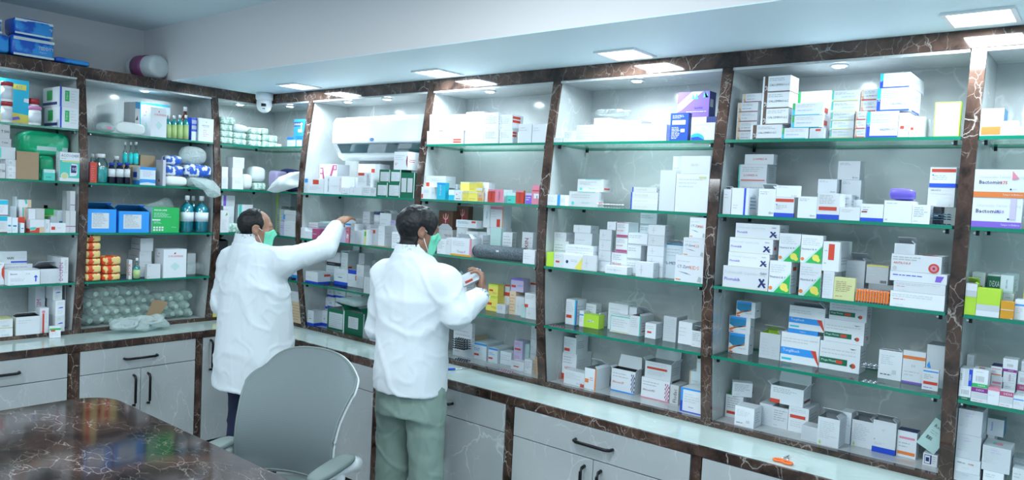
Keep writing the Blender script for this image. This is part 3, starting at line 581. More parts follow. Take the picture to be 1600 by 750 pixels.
 'rql': ('w', 'white carton with red upper left block', 'Fr .04 .78 .5 .96 r;Fl .1 .3 .6 .65 3 j;Fl .7 .1 .95 .9 8 k'),
 'rvb': ('w', 'white carton with red bar at right', 'Fr .62 .0 .78 .85 r;Fl .08 .35 .55 .8 3 s;Fr .8 0 1 1 s'),
 'til': ('w', 'white carton with dark half disc', 'Fl .1 .5 .8 .85 3 s;Fl .08 .25 .3 .4 2 r;Fg m 1 .1 .92 .3 .9 .5 .94 .72 1 .8;Rl .1 .4 .8 .6 2 r'),
 'pkl': ('w', 'white carton with pink lines', 'Fr .05 .66 .95 .72 P;Fr .05 .36 .95 .42 M;Fl .1 .5 .9 .6 1 s;Sr .1 .3 .8 .6 L'),
 'mag': ('M', 'magenta carton', 'Fl .1 .3 .8 .7 1 w'),
 'lill': ('L', 'lilac carton', 'Fl .1 .5 .8 .8 2 v;Fl .2 .1 .7 .2 1 w;Sr .1 .1 .9 .9 P'),
 'lilv': ('p', 'pale lilac carton with violet wedge', 'Fl .1 .6 .8 .8 2 S;Fg V .0 .0 .4 .0 .0 .22;Sr 0 0 1 1 V'),
 'yg': ('p', 'carton with yellow green edge', 'Fr .55 0 1 1 Y;Fr .62 .6 .9 .9 G;Fl .1 .2 .5 .8 4 s'),
 'cap': ('p', 'carton with red square and fine print', 'Fr .4 .7 .75 .9 r;Fl .1 .1 .8 .6 5 s'),
 'bbl': ('w', 'white carton with royal blue base', 'Fr 0 0 1 .2 b;Fl .1 .55 .8 .75 2 s;Fr .3 .45 .6 .5 S;Sr 0 0 1 .2 b'),
 'bbw': ('w', 'wide carton with royal blue base and red corner', 'Fr 0 0 1 .18 b;Sr 0 0 1 .18 b;Sr .5 .6 1 .8 r;Fl .1 .4 .6 .6 1 j'),
 'btp': ('w', 'white carton with royal blue lid', 'Fr 0 .76 1 1 b;Fr .9 .4 1 .7 r;Fl .1 .2 .7 .5 1 j'),
 'opl': ('w', 'open white carton with red dash', 'Fr .04 .2 .5 .26 r;Fr 0 0 .8 .1 b;Fl .1 .5 .8 .8 3 j;Sr .05 .5 .4 .56 r'),
 'lpt': ('w', 'stacked white carton with faint name', 'Fl .06 .3 .7 .8 3 s;Sl .1 .4 .9 .7 2 s'),
 'scyan': ('B', 'bright blue carton with black name band', 'Fr 0 .6 1 .84 n;Ft .06 .64 .14 SURGICARE w 1;Fr .5 .24 .95 .42 w;Fr .8 .24 .9 .8 i;Lr 0 .6 1 .84 n;Lt .06 .64 .14 SURGICARE w'),
 'scy2': ('B', 'small bright blue carton with white panel', 'Fr .05 .0 .95 .66 i;Ft .05 .78 .14 SURGICARE n;Fl .1 .1 .9 .5 4 s'),
 'pur': ('p', 'pale carton with violet upright band', 'Fr .14 0 .34 1 v;Fl .5 .1 .95 .9 4 s'),
 'lfg': ('w', 'tall white carton with green leaf mark', 'Fg G .55 .75 .8 .8 .75 .93;Fg y .5 .8 .6 .76 .7 .9;Fl .15 .1 .8 .6 8 j;Sr 0 0 1 1 i'),
 'tlv': ('w', 'white carton with teal upright band', 'Fr .04 0 .24 1 t;Fl .4 .2 .9 .8 3 s;Sr 0 0 1 1 i'),
 'pkt': ('T', 'mint floral soft packet', ''),
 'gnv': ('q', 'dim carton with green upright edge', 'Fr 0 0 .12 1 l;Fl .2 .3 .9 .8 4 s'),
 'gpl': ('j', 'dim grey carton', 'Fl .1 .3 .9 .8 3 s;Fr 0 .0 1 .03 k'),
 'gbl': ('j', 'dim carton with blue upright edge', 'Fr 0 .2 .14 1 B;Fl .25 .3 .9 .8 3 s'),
 'pw3': ('w', 'square white carton', 'Fl .2 .5 .8 .8 3 j'),
 'cyt': ('j', 'narrow carton with blue top band', 'Fr 0 .8 1 1 S;Fg k .1 .45 .6 .45 .5 .6;Fl .1 .1 .9 .4 3 K'),
 'srg': ('p', 'pale carton with green diamond', 'Fg T .5 .22 .75 .42 .5 .62 .3 .42;Ft .16 .78 .06 SURGIWEAR P;Fc .5 .88 .03 r;Lg T .5 .3 .7 .45 .5 .6 .3 .45;Lt .2 .78 .05 SURGI v;Lc .5 .88 .02 m'),
 'srb': ('c', 'pale carton with cyan top edge', 'Fr 0 0 1 .93 i;Fr .3 .1 .6 .8 T'),
 'srw': ('w', 'large white carton with pink crown name', 'Fg T .5 .24 .72 .4 .5 .54 .3 .4;Ft .2 .72 .07 SURGIWEAR P 1;Fg r .42 .82 .5 .9 .58 .82 .54 .86 .5 .82 .46 .86;Lg T .5 .2 .7 .35 .5 .5 .3 .35;Lt .2 .7 .06 SURGI M;Lc .5 .84 .03 M'),
 'bca': ('b', 'blue carton with white columns', 'Fr .05 .0 .95 .4 i;' + ';'.join('Fr %.2f %.2f %.2f %.2f w' % (.1+.22*i, .5+.24*j, .22+.22*i, .66+.24*j) for i in range(4) for j in range(2))),
 'wrd': ('w', 'white card carton with clipped corner', 'Ft .2 .66 .05 ORTHOFIX n 1;Fl .3 .6 .7 .64 1 q;Fl .3 .2 .7 .52 4 P;Fc .5 .84 .02 M'),
 'rdt': ('r', 'red carton', 'Fl .15 .1 .85 .85 7 P;Lr 0 0 1 1 M'),
 'bwv': ('i', 'white and blue wave carton', 'Fr 0 .84 1 1 B;Fr 0 .1 1 .32 B;Fg i 0 .1 .5 .16 1 .1 1 .05 .5 .1 0 .05;Fl .2 .45 .9 .78 4 L;Lr .1 .4 .6 .7 b;Lr 0 0 1 .25 B'),
 'krf': ('K', 'brown cardboard carton', ''),
 'lbx': ('L', 'lilac carton with white edge', 'Fr 0 0 1 1 p;Lr .1 .1 .9 .9 s;Lc .5 .2 .06 r'),
 'blb': ('B', 'bright blue carton with white data label', 'Fr .14 .18 .74 .84 p;Fl .18 .24 .7 .78 9 q;Ft .2 .78 .05 @ n'),
 'grb': ('G', 'large green carton with white pictograms', 'Ft .06 .86 .07 PREGA-LINE w 1;Fl .06 .6 .7 .8 4 T;Fr .0 .48 .3 .53 w;Fl .06 .35 .4 .46 3 T;Ft .72 .2 .04 30Tests w;Lr 0 0 1 1 T;' + ';'.join('Fr %.2f %.2f %.2f %.2f w' % (.04+.1*i, .07+.1*j, .11+.1*i, .14+.1*j) for i in range(4) for j in range(2))),
 'wst': ('w', 'white carton with grey ridged side', 'Fl .1 .6 .6 .7 1 j;Lr .1 .1 .9 .16 q;Lr .1 .5 .9 .54 q'),
 'wrs': ('w', 'narrow white carton with red upright dashes', 'FV .6 .2 .6 @ r;Lr .6 0 .7 1 s'),
 'pic': ('c', 'children themed picture carton', 'Fg y 0 0 1 0 1 .22 .5 .26 0 .2;Fr .4 .78 .92 .9 y;Ft .62 .81 .06 KIT q 1;Fg w .84 .52 .86 .6 1 .6 1 .5;Fr .0 0 1 .05 e;Fl .7 .01 .95 .04 1 m;Fg v .45 .14 .5 .08 .75 .12 .7 .18'),
 'dis': ('w', 'white carton with green label and blue stripe', 'Fr .05 0 .14 1 b;Fr .3 .3 .52 .84 G;FV .46 .4 .34 @ w;Lr 0 .1 .9 .24 n;Lr .25 .34 .6 .85 G;Fl .6 .2 .95 .9 5 j'),
 't50': ('j', 'grey white carton with black dosage', 'Ft .5 .4 .2 @ k 1;Fl .1 .1 .5 .2 1 s'),
 'lgr': ('s', 'grey blue foil carton', 'Fr 0 .1 .08 .9 t'),
 't3': ('w', 'low white carton with grey end', 'Fr .0 .0 .3 1 p;Fr .35 .3 .6 .7 s'),
 'glu': ('w', 'white and teal glucose meter carton', 'Fr 0 .12 1 .72 t;Ft .06 .84 .09 ACCU-CHEK n;Fr .1 .66 1 .72 Y;Fg w .5 .18 .82 .2 .9 .3 .88 .6 .6 .62 .52 .5;Fr .56 .3 .84 .56 n;Ft .62 .38 .1 95 w;Fc .24 .18 .12 w;Fc .24 .18 .1 Y;Fl .06 .76 .4 .8 1 q;Ll .2 .1 .8 .8 8 s'),
 'bct': ('w', 'carton with bright blue upper band', 'Fr 0 .7 1 .97 c;Fl .1 .2 .8 .6 4 j;Fr 0 0 1 .05 m'),
 'nar': ('i', 'narrow pale carton', 'Fr .2 .4 .8 .5 S;Fl .1 .1 .9 .3 2 s'),
 'orc': ('w', 'carton with teal wave and peach end', 'Fg t .45 1 .55 .4 .7 .5 .65 1;Fr .72 0 1 1 e'),
 'rdw': ('w', 'white carton with teal and red wave base', 'Fg r 0 .05 1 .05 1 .45 .8 .4 .6 .2 0 .15;Fg t 0 .15 .55 .2 .75 .42 .6 .42 .5 .3 0 .28'),
 'rde': ('w', 'carton with teal and red wave and peach end', 'Fg r 0 0 .66 0 .66 .4 .45 .38 .35 .2 0 .15;Fg t 0 .2 .35 .25 .45 .42 .3 .45 0 .4;Fr .66 .0 1 .45 e;Lr 0 0 1 .3 r'),
 'grh': ('j', 'grey carton with peach base', 'Fg e 0 0 1 0 1 .5 .6 .2 0 .1;Fr .1 .35 .5 .5 c'),
 'red': ('r', 'small red carton', 'Fl .1 .3 .8 .7 1 m'),
 'grk': ('G', 'green carton with pale stripes', 'Fr 0 .3 1 .36 l;Fr 0 .66 1 .72 l'),
 'rla': ('w', 'low white carton with small red block', 'Fr .08 .3 .32 .62 r;Fl .45 .3 .9 .7 1 j'),
 'tlw': ('j', 'upright pale carton with purple line', 'Fr 0 .28 1 .31 V;Fl .1 .5 .6 .9 3 s'),
 'wfi': ('w', 'long white carton with blue underline', 'Ft .35 .34 .2 WFI k 1;Fr .48 .08 1 .2 b;Fl .75 .4 .95 .5 1 s'),
 'emo': ('w', 'long white carton with blue up arrow', 'Ft .07 .72 .1 Emeset n 1;Ft .55 .72 .1 2_ml q;Fr .85 .2 .89 .52 b;Fg b .8 .5 .94 .5 .87 .66;Fl .07 .25 .5 .5 4 s;Ft .07 .06 .05 EMESET q;Fc .5 .42 .02 q'),
 'cir': ('w', 'white carton with red edge disc', 'Fg r 1 .2 .75 .4 .72 .5 .75 .7 1 .85;Fl .1 .85 .9 .95 1 q'),
 'lpf': ('p', 'pale carton with fine table print', 'Fl .1 .1 .5 .8 6 s;Fl .6 .1 .95 .5 4 s'),
 'pvt': ('w', 'upright white carton with purple lettering', 'FV .35 .1 .7 @ V;FV .85 .4 .5 @ g;Fr .02 .02 .06 .98 M'),
 'yb': ('Y', 'yellow green carton', 'Fb .4 .2 .8 .5 k;Fr 0 .9 1 1 Y;Fr 0 0 1 .9 w;Fb .4 .1 .8 .3 g;Fl .2 .5 .8 .8 2 s'),
 'vrd': ('p', 'upright carton with plum lettering', 'FV .6 .2 .5 AVAXIM M'),
 'ord': ('w', 'upright white carton with red bar and grey name', 'Fr .28 .0 .5 .78 r;FV .82 .4 .4 AVAXIM s;Fc .4 .85 .06 P'),
 'blt': ('w', 'slim white carton with blue script name', 'Fg b .2 .48 .8 .5 .8 .56 .5 .56;Fl .2 .1 .8 .4 3 j;Fl .2 .7 .8 .9 2 j'),
 'gtp': ('w', 'small white carton with green band and red mark', 'Fr 0 .72 .98 .84 G;Fl .1 .2 .9 .6 4 j;Rr .1 .6 .5 .75 r;Rr 0 .85 1 .9 G'),
 'bk': ('i', 'pale carton behind the front row', 'Fl .1 .3 .9 .8 3 s'),
 'pcy': ('e', 'peach carton', 'Fl .1 .1 .9 .9 6 K'),
 'pur2': ('L', 'purple carton with red dash', 'Fr .05 .3 .4 .48 r;Fr 0 .86 1 1 v;Ft .55 .4 .14 @ v'),
 'yl2': ('y', 'yellow carton with red dash', 'Fr .1 .4 .5 .56 r;Fr 0 .88 1 1 l;Ft .5 .2 .15 @ K'),
 'w2r': ('w', 'slim white carton with red shoulder', 'Fr .0 .58 1 .72 r;Fl .1 .1 .9 .5 5 s;Fr 0 .94 1 1 r'),
 'mnt': ('T', 'small mint carton', 'Fl .2 .3 .8 .7 2 s'),
 'blr': ('i', 'light blue carton with red dash', 'Fr .05 .22 .5 .34 r;Fr 0 .86 1 .98 B;Fl .1 .5 .8 .7 2 B;Rr 0 0 1 1 i'),
 'pkr': ('L', 'pinkish carton with red dash', 'Fr .1 .2 .8 .36 r;Fl .1 .6 .9 .8 2 P'),
}
STP = {k: (a, d, parse(o)) for k, (a, d, o) in ST.items()}
BAYN = dict(L1='leftmost bay', L2='blue bottle bay', C='corner bay', R1='air conditioner bay', R2='speaker bay', R3='gel carton bay', R4='near right bay', R5='right edge bay')
SHN = ['top shelf', 'second shelf', 'third shelf', 'fourth shelf', 'bottom shelf']
BX = {}
DBG = False
REG = []      # dicts: obj, bay, shelf, desc, col, lvl, x
class Row:
    def __init__(s, bay, shelf, win, wall=None):
        s.bay, s.sh, s.win = bay, shelf, win; s.items = []; s.wall = wall or ('L' if bay[0] == 'L' else 'R')
        s.z = (SHZ+[.829])[shelf]; s.boxes = BX.setdefault((bay, shelf, s.wall), []); s.ncol = 100*len(s.boxes); s.cl = {}; s.K = {}; s.BT = {}
        s.rnd = random.Random(bay+str(shelf))
        if s.wall == 'R':
            if bay == 'C': s.lim = (-4.76, -4.22)
            else: s.lim = (RB[bay][0]+.002, RB[bay][1]-.002)
        else: s.lim = (2.652, 3.24) if bay == 'C' else (LB[bay][0]+.002, LB[bay][1]-.002)
    def px(s, x, y): return s.win[0]+x/s.win[2], s.win[1]+y/s.win[2]
    def solve(s, a, b, top, side, o, d, zb, rz=0, lock=False):
        R = s.wall == 'R'
        xa, yt = s.px(a, top); xb, _ = s.px(b, top); lo, hi = s.lim
        for _ in range(40):
            F = (frontY(s.z)+.004+o) if R else (frontX(s.z)-.004-o)
            f = (lambda x, y: onY(x, y, F)) if R else (lambda x, y: onX(x, y, F))
            i0 = 0 if R else 1
            A = f(xa, yt); zt = A[2]
            ym = proj((A[0], A[1], (zb+zt)/2))[1]
            A = f(xa, ym); B = f(xb, ym); c0, c1 = A[i0], B[i0]
            mid = f((xa+xb)/2, yt); h = mid[2]-zb
            if s.z < 2.3:
                zc = ([FASB-.014]+[q-GT-.002 for q in SHZ])[s.sh]
                if s.bay == 'R1' and s.sh == 1: zc = 1.935 if o > .03 else 2.25
                h = min(h, zc-zb)
            if side is not None:
                sx, _ = s.px(side, top)
                q = onX(sx, ym, c1)[1]-F if R else F-onY(sx, ym, c0)[0]
                dd = min(max(q, .012), .24)
            else: dd = d
            back = (BACKY-.004-F) if R else (F-BACKX-.004)
            if back < .012: return None
            dd = min(dd, back)
            c0 = max(c0, lo); c1 = min(c1, hi)
            if c1-c0 < .004 or h < .002: return None
            if lock: break
            bad = None
            for q in s.boxes:
                if q[4] >= zb+h-.0008 or q[5] <= zb+.0008: continue
                ov = min(c1, q[1])-max(c0, q[0])
                if ov <= .0006: continue
                if o+dd <= q[2]+.0006 or q[3]+.0006 <= o: continue
                bad = (q, ov); break
            if bad is None: break
            q, ov = bad
            if ov < .016 and (c1-c0) > ov*2.2:
                if c0 < q[0]: hi = q[0]-.0008
                else: lo = q[1]+.0008
                continue
            if o < q[2] and q[2]-o > .02: d = q[2]-o-.001; side = None; continue
            o = q[3]+.0012; 
        else: return None
        return [c0, c1, o, dd, zb, h, F]
    def setback(s, a, on, o):
        if on is not None: return max(o, s.items[on][2]) if s.items[on] else o
        if a in s.BT:
            x, y = s.px(a, s.BT[a]); P_ = onZ(x, y, s.z)
            q = (P_[1]-frontY(s.z)-.004) if s.wall == 'R' else (frontX(s.z)-.004-P_[0])
            q = min(max(q, 0), .13); s.av = q; return q
        if s.BT and o >= .02: return min(o+getattr(s, 'av', 0)*.9, .2)
        return o
    def put(s, sol, reg=True):
        c0, c1, o, dd, zb, h, F = sol
        s.boxes.append((c0, c1, o, o+dd, zb, zb+h)); s.items.append((c0, c1, o, dd, zb+h))
    def place(s, o, sol, rz=0):
        c0, c1, of, dd, zb, h, F = sol; m = (c0+c1)/2
        if s.wall == 'R': o.location = (m, F+dd/2, zb+.0006); o.rotation_euler = (0, 0, rz)
        else: o.location = (F-dd/2, m, zb+.0006); o.rotation_euler = (0, 0, math.pi/2+rz)
    def reg(s, o, desc, cat, col, lvl, x, grp=None):
        REG.append(dict(o=o, bay=s.bay, sh=s.sh, d=desc, cat=cat, col=col, lvl=lvl, x=x-(20 if s.wall == 'L' else 0), g=grp))
    def I(s, st, a, b, top, side=None, o=.0, d=.08, on=None, n=1, t=None, rz=0, c=None, open=0, lid=0, tilt=0, name='medicine_box', fl='K', lock=False, k=None):
        on = s.K.get(on, None) if isinstance(on, str) else on
        if k: s.K[k] = len(s.items)
        base, desc, ops = STP[st]; desc = c or desc
        zb = s.z if on is None else (s.items[on][4] if s.items[on] else s.z)
        o = s.setback(a, on, o)
        sol = s.solve(a, b, top, side, o, d, zb, rz, lock)
        if sol is None: print('SKIP', s.bay, s.sh, st, a, b, top); s.items.append(s.items[on] if on is not None and s.items[on] else None); return s
        s.put(sol)
        c0, c1, of, dd, zb, h, F = sol
        if DBG and of-o > .02: print('MOVED', s.bay, s.sh, st, a, b, top, 'o %.3f -> %.3f' % (o, of))
        if on is None: s.ncol += 1; col = (s.sh, s.wall, s.ncol); lvl0 = 0
        else: col, lvl0 = s.cl.get(on, ((s.sh, 99), 1))
        s.cl[len(s.items)-1] = (col, lvl0+n)
        hh = h/n-.0006
        w = (c1-c0)
        if rz: w = w/(math.cos(rz)+.6*abs(math.sin(rz))); dd = min(dd, w*1.1)
        for kk in range(n):
            ww = w; b_ = MB()
            mat = card(base)
            T = None
            if open or lid:
                e = .0012
                b_.box(-ww/2, ww/2, -dd/2, dd/2, 0, hh, mat, skip='t')
                ins = card('K') if fl == 'K' else card(fl)
                dep = min(.03, hh*.5)
                b_.add([(-ww/2+e, -dd/2+e, hh), (ww/2-e, -dd/2+e, hh), (ww/2-e, dd/2-e, hh), (-ww/2+e, dd/2-e, hh), (-ww/2+e, -dd/2+e, hh-dep), (ww/2-e, -dd/2+e, hh-dep), (ww/2-e, dd/2-e, hh-dep), (-ww/2+e, dd/2-e, hh-dep),
                        (-ww/2, -dd/2, hh), (ww/2, -dd/2, hh), (ww/2, dd/2, hh), (-ww/2, dd/2, hh)],
                       [(0, 4, 5, 1), (1, 5, 6, 2), (2, 6, 7, 3), (3, 7, 4, 0), (4, 7, 6, 5), (8, 9, 1, 0), (9, 10, 2, 1), (10, 11, 3, 2), (11, 8, 0, 3)], card('q') if fl == 'K' else ins)
                room = (([FASB-.014]+[q-GT-.002 for q in SHZ])[s.sh])-(zb+h)
                def flap(p0, p1, dirv, L):
                    uz = Vector(dirv).normalized().z; L = min(L, max(.004, (room-.003)/max(uz, .01)))
                    p0, p1, dv = Vector(p0), Vector(p1), Vector(dirv).normalized()*L
                    nn = (p1-p0).cross(dv).normalized()*.0006
                    m_ = p0+dv*.5+(p1-p0)*.02; q0 = p0+dv+(p1-p0)*.06; q1 = p1+dv-(p1-p0)*.06
                    vs = [p0+nn, p1+nn, q1+nn, q0+nn, p0-nn, p1-nn, q1-nn, q0-nn]
                    b_.add([tuple(v) for v in vs], [(0, 1, 2, 3), (7, 6, 5, 4), (0, 4, 5, 1), (1, 5, 6, 2), (2, 6, 7, 3), (3, 7, 4, 0)], mat)
                if lid:    # tall rear lid standing up
                    flap((-ww/2, dd/2, hh), (ww/2, dd/2, hh), (0, .18, 1), lid)
                    flap((-ww/2, dd/2, hh), (-ww/2, -dd/2, hh), (-.9, 0, .6), dd*.22); flap((ww/2, -dd/2, hh), (ww/2, dd/2, hh), (.5, 0, .7), dd*.25)
                else:
                    flap((-ww/2, dd/2, hh), (ww/2, dd/2, hh), (0, -.9, .45), dd*.7)
                    flap((ww/2, -dd/2, hh), (ww/2, dd/2, hh), (-.6, 0, .5), ww*.25)
            else:
                b_.box(-ww/2, ww/2, -dd/2, dd/2, 0, hh, mat)
            vis = 'R' if s.wall == 'R' else 'L'
            for f in 'FRLT':
                oo = [op for op in ops if op[0] == f or (op[0] == 'S' and f == vis)]
                if f == 'T' and (open or lid): continue
                if oo: decal(b_, f, (ww, dd, hh), oo, s.rnd, t)
            if tilt:
                Rm = Matrix.Rotation(tilt, 4, 'Y'); b_.v = [tuple(Rm @ Vector(v)) for v in b_.v]
                zm = min(v[2] for v in b_.v); b_.v = [(x, y, z-zm) for x, y, z in b_.v]
            else:
                # crease along the tuck flap on the visible end
                pass
            nm, ct = name, 'box'
            if nm == 'medicine_box':
                if open or lid: nm, ct = 'open_carton', 'open box'
                elif hh > ww*1.3: nm, ct = 'upright_carton', 'upright box'
                elif ww > hh*1.8: nm, ct = 'tablet_box', 'tablet box'
            me = b_.mesh(nm); o_ = bpy.data.objects.new(nm, me); COL.objects.link(o_)
            s.place(o_, [c0, c1, of, dd, zb+kk*h/n, h/n, F], rz)
            s.reg(o_, desc, ct, col, lvl0+kk, (c0+c1)/2)
        return s
# ================================================================ medicine cartons, shelf by shelf (readings in zoomed crops: origin x, y, scale)
r = Row('R4', 0, (1110, 80, 4))
r.I('br', 252, 445, 460, 490, k='a', t='CALCIMINO-LC').I('br', 322, 493, 155, 545, on='a', n=3, o=.004, t='CALCIMINO-LC')
r.I('orm', 165, 306, 320, o=.06, d=.11, n=4, k='b', t='CALCIMINO-K2').I('orm', 200, 320, 265, o=.06, d=.1, on='b', t='CALCIMINO-K2')
r.I('gc', 445, 612, 480, k='c', d=.09, t='MANODET-CA 500').I('gc', 508, 702, 322, 745, on='c', n=2, t='MANODET-CA 500').I('gc', 540, 742, 250, on='c', o=.1, d=.1, t='MANODET-CA 500')
r.I('cap', 620, 712, 480, d=.05)
r.I('tol', 748, 895, 380, k='d', n=3, d=.1, o=.012, t='CALIMUND-D3').I('tol', 755, 930, 245, on='d', n=2, o=.02, d=.1, t='CALIMUND-D3')
r.I('rol', 905, 972, 375, k='e', n=3, d=.1, t='CA-MUND D3').I('rol', 940, 1042, 238, on='e', n=2, o=.03, d=.1, t='CA-MUND D3')
r.I('cb', 975, 1172, 375, 1180, k='f', o=-.0, t='KALDIMINO K2-7').I('cb', 1040, 1246, 228, 1315, on='f', k='g', t='KALDIMINO K2-7', o=.004).I('cb', 1060, 1247, 136, 1345, on='g', t='KALDIMINO K2-7')
r.I('rsm', 1175, 1236, 385, d=.12).I('rsm', 1243, 1288, 405, d=.12, o=.01).I('lp', 1292, 1335, 410, d=.1, o=.02)
r.I('gcard', 1400, 1560, 318, d=.03, o=.02)
r = Row('R4', 1, (1110, 220, 4))
r.I('w', 80, 128, 302, 150, open=1, c='small open carton with dark inside', o=.02).I('bs', 133, 235, 295, 300).I('wc', 300, 405, 300, d=.06, open=1, o=.01)
r.I('vel', 385, 520, 352, 527, k='a', t='VELOZ').I('wc', 412, 552, 280, 568, on='a')
r.I('wc', 520, 665, 348, d=.08).I('rbb', 660, 808, 328, d=.07)
r.I('w', 806, 935, 415, d=.07, c='low blank white carton').I('bb', 938, 1080, 395, d=.08).I('wp', 1084, 1260, 375, d=.1, k='p')
r.I('wl', 1250, 1372, 400, d=.08, c='white carton with small black marks').I('kk', 1376, 1440, 412, d=.06, o=.05, k='s').I('velg', 1358, 1525, 292, d=.1, on='s', o=.045, k='v', t='VELOZ-D').I('vel', 1372, 1535, 166, d=.1, on='v', o=.045)
r.I('lr', 168, 345, 255, 405, o=.09, k='l', t='LOSIMED-R').I('lr', 176, 352, 148, 412, o=.09, on='l', k='l2', t='LOSIMED-R').I('lr0', 215, 395, 84, 418, o=.1, on='l2', t='LOSIMED-R')
r.I('wl', 808, 876, 336, d=.06, o=.09).I('wc', 672, 792, 330, d=.07, o=.12, k='m').I('wc', 672, 790, 240, d=.07, o=.12, on='m')
r.I('dot', 880, 945, 368, d=.06, o=.12, k='n').I('wc', 797, 940, 245, 965, o=.13, on='n', k='n2').I('wc', 797, 935, 127, 965, o=.13, on='n2')
r = Row('R4', 2, (1110, 330, 4))
for i, (a, b, t_) in enumerate(((78, 362, 350), (112, 367, 262), (120, 390, 170), (158, 432, 80))): r.I('plo', a, b, t_, {0: 365, 1: 420, 2: 425, 3: 490}[i], on=None if i == 0 else 'p%d' % (i-1), k='p%d' % i, t='Plomakib', o=.002*i)
r.I('ace', 367, 500, 312, 541, k='g0', t='Nutrizol & ACE').I('ace', 556, 690, 325, 700, k='g1', t='Nutrizol & ACE')
r.I('ace', 428, 562, 140, d=.09, on='g0', o=.004, t='Nutrizol & ACE').I('ace', 566, 700, 150, 720, on='g1', o=.004, t='Nutrizol & ACE')
r.I('lp', 702, 770, 375, 815, k='u').I('rv', 690, 805, 190, 880, on='u').I('yel', 770, 902, 415, 912, o=-.0)
r.I('lp', 818, 962, 308, d=.09, o=.1, open=1, fl='w').I('lp', 905, 975, 400, d=.05, o=.12)
r.I('dk', 985, 1142, 458, d=.08, o=.07, k='h').I('gyt', 974, 1112, 338, d=.08, on='h', o=.06)
r.I('tgw', 1122, 1465, 512, d=.1, k='i0').I('tgw', 1145, 1470, 448, d=.1, on='i0', k='i1').I('tgf', 1122, 1480, 385, d=.1, on='i1', k='i2').I('tgt', 1130, 1445, 275, 1490, on='i2', k='i3', t='ANTILOX-F').I('lp', 1150, 1278, 203, d=.07, on='i3', open=1, c='small open printed carton')
r = Row('R4', 3, (1110, 450, 4)); r.BT = {115: 372, 307: 404, 440: 434, 682: 492, 1050: 540, 1200: 553, 1324: 632, 1347: 530}
r.I('nep', 115, 240, 282, 270, k='a', t='Nepeflo').I('nep', 118, 250, 180, 275, on='a', k='b', t='Nepeflo').I('nep', 163, 280, 85, 316, on='b', t='Nepeflo')
r.I('lpf', 307, 436, 283, d=.09, open=1, fl='l', c='open printed carton with green flap')
r.I('tel', 440, 681, 287, 705, k='c', t='Tenglibash').I('blow', 483, 672, 262, 680, on='c', k='c2', t='Telgibash').I('tel', 492, 716, 118, 740, on='c2', o=.004, t='Tenglibash', open=1)
r.I('mng', 682, 936, 342, 975, k='d', t='Mega Mentin').I('mng', 706, 962, 203, 1000, on='d', k='d2', t='Mega Mentin').I('mng', 745, 980, 78, 1010, on='d2', o=.02, t='Mega Mentin')
r.I('qr', 1050, 1197, 392, 1200, open=1, o=.0).I('ob', 1200, 1342, 395, 1350, o=.01).I('brs', 1324, 1426, 505, 1430, o=-.0).I('gb', 1347, 1475, 358, d=.1, o=.09)
r = Row('R4', 4, (1110, 560, 3.9475)); r.BT = {92: 340, 150: 408, 300: 385, 380: 418, 480: 430, 560: 500, 660: 528, 800: 490, 870: 528, 1000: 572, 1150: 588, 1310: 655}
r.I('rg', 92, 200, 228, 265, k='a').I('wl', 115, 248, 148, d=.05, on='a', rz=.45, c='small turned carton with violet lid lines')
r.I('qr', 150, 270, 300, 315, rz=0).I('lp', 300, 382, 280, d=.08, o=.06)
r.I('wl', 380, 478, 305, 480, c='upright white carton with name line').I('rr', 480, 605, 302, 682, k='c').I('redc', 370, 575, 178, 620, on='c', lid=.14, o=.0, c='open carton with lid standing and red base line')
r.I('lp', 560, 660, 420, d=.07).I('ga', 660, 795, 368, 835, open=1).I('rl', 800, 866, 330, d=.07, o=.06)
r.I('ga', 870, 1002, 385, d=.09, o=.0, open=1).I('bbt', 1000, 1144, 388, 1165, open=1, t='8P').I('nvt', 1150, 1272, 450, 1290, c='white carton with orange brown top')
r.I('fou', 1310, 1400, 590, d=.07, k='f').I('mint', 1235, 1395, 380, d=.07, o=.04, tilt=.5, t='Rosuvas', on='f')
# right edge bay
r = Row('R5', 0, (1500, 150, 9.375))
r.I('rblk', 250, 636, 185, d=.09).I('ys', 625, 900, 450, d=.06, k='a').I('ys', 640, 852, 365, d=.05, on='a')
r.I('vt', 868, 1100, -40, d=.08, n=4, o=.0, t='CALCIMINO').I('rsm', 950, 1250, 440, d=.08, o=.08)
r = Row('R5', 1, (1500, 250, 6.52))
r.I('ba7', 68, 632, 384, 650, k='a', o=.0).I('ba3', 85, 668, 96, 690, on='a')
r.I('wl', 720, 860, 420, d=.08).I('w', 870, 1000, 500, d=.08)
r = Row('R5', 2, (1490, 410, 7.5))
r.I('gw', 82, 268, 245, d=.06, open=1, fl='w').I('gr', 262, 545, 308, 570).I('orj', 548, 706, 458, 715)
r.I('bln', 715, 850, 440, d=.07, o=.02).I('rr', 205, 357, 118, d=.06, o=.09, c='white carton with upright red dash').I('dgb', 383, 533, 140, 590, o=.09, t='DEXA').I('bar', 575, 697, 362, d=.07, o=.08, k='a').I('ice', 548, 700, 152, 760, on='a', o=.08, t='NEOCARE')
r.I('ylw', 812, 950, 240, d=.06, o=.08).I('bar', 870, 1000, 470, d=.07)
r = Row('R5', 3, (1480, 530, 6.82))
r.I('barD', 78, 252, 490, d=.07, k='a').I('bside', 90, 268, 312, d=.07, on='a').I('vtop', 253, 430, 515, d=.07, k='b').I('barG', 270, 436, 322, 462, on='b')
r.I('lil', 430, 556, 520, 575).I('ptop', 556, 702, 555, 715).I('bln', 692, 820, 608, d=.07, c='small white carton with blue line, at the far right').I('wl', 840, 960, 600, d=.06)
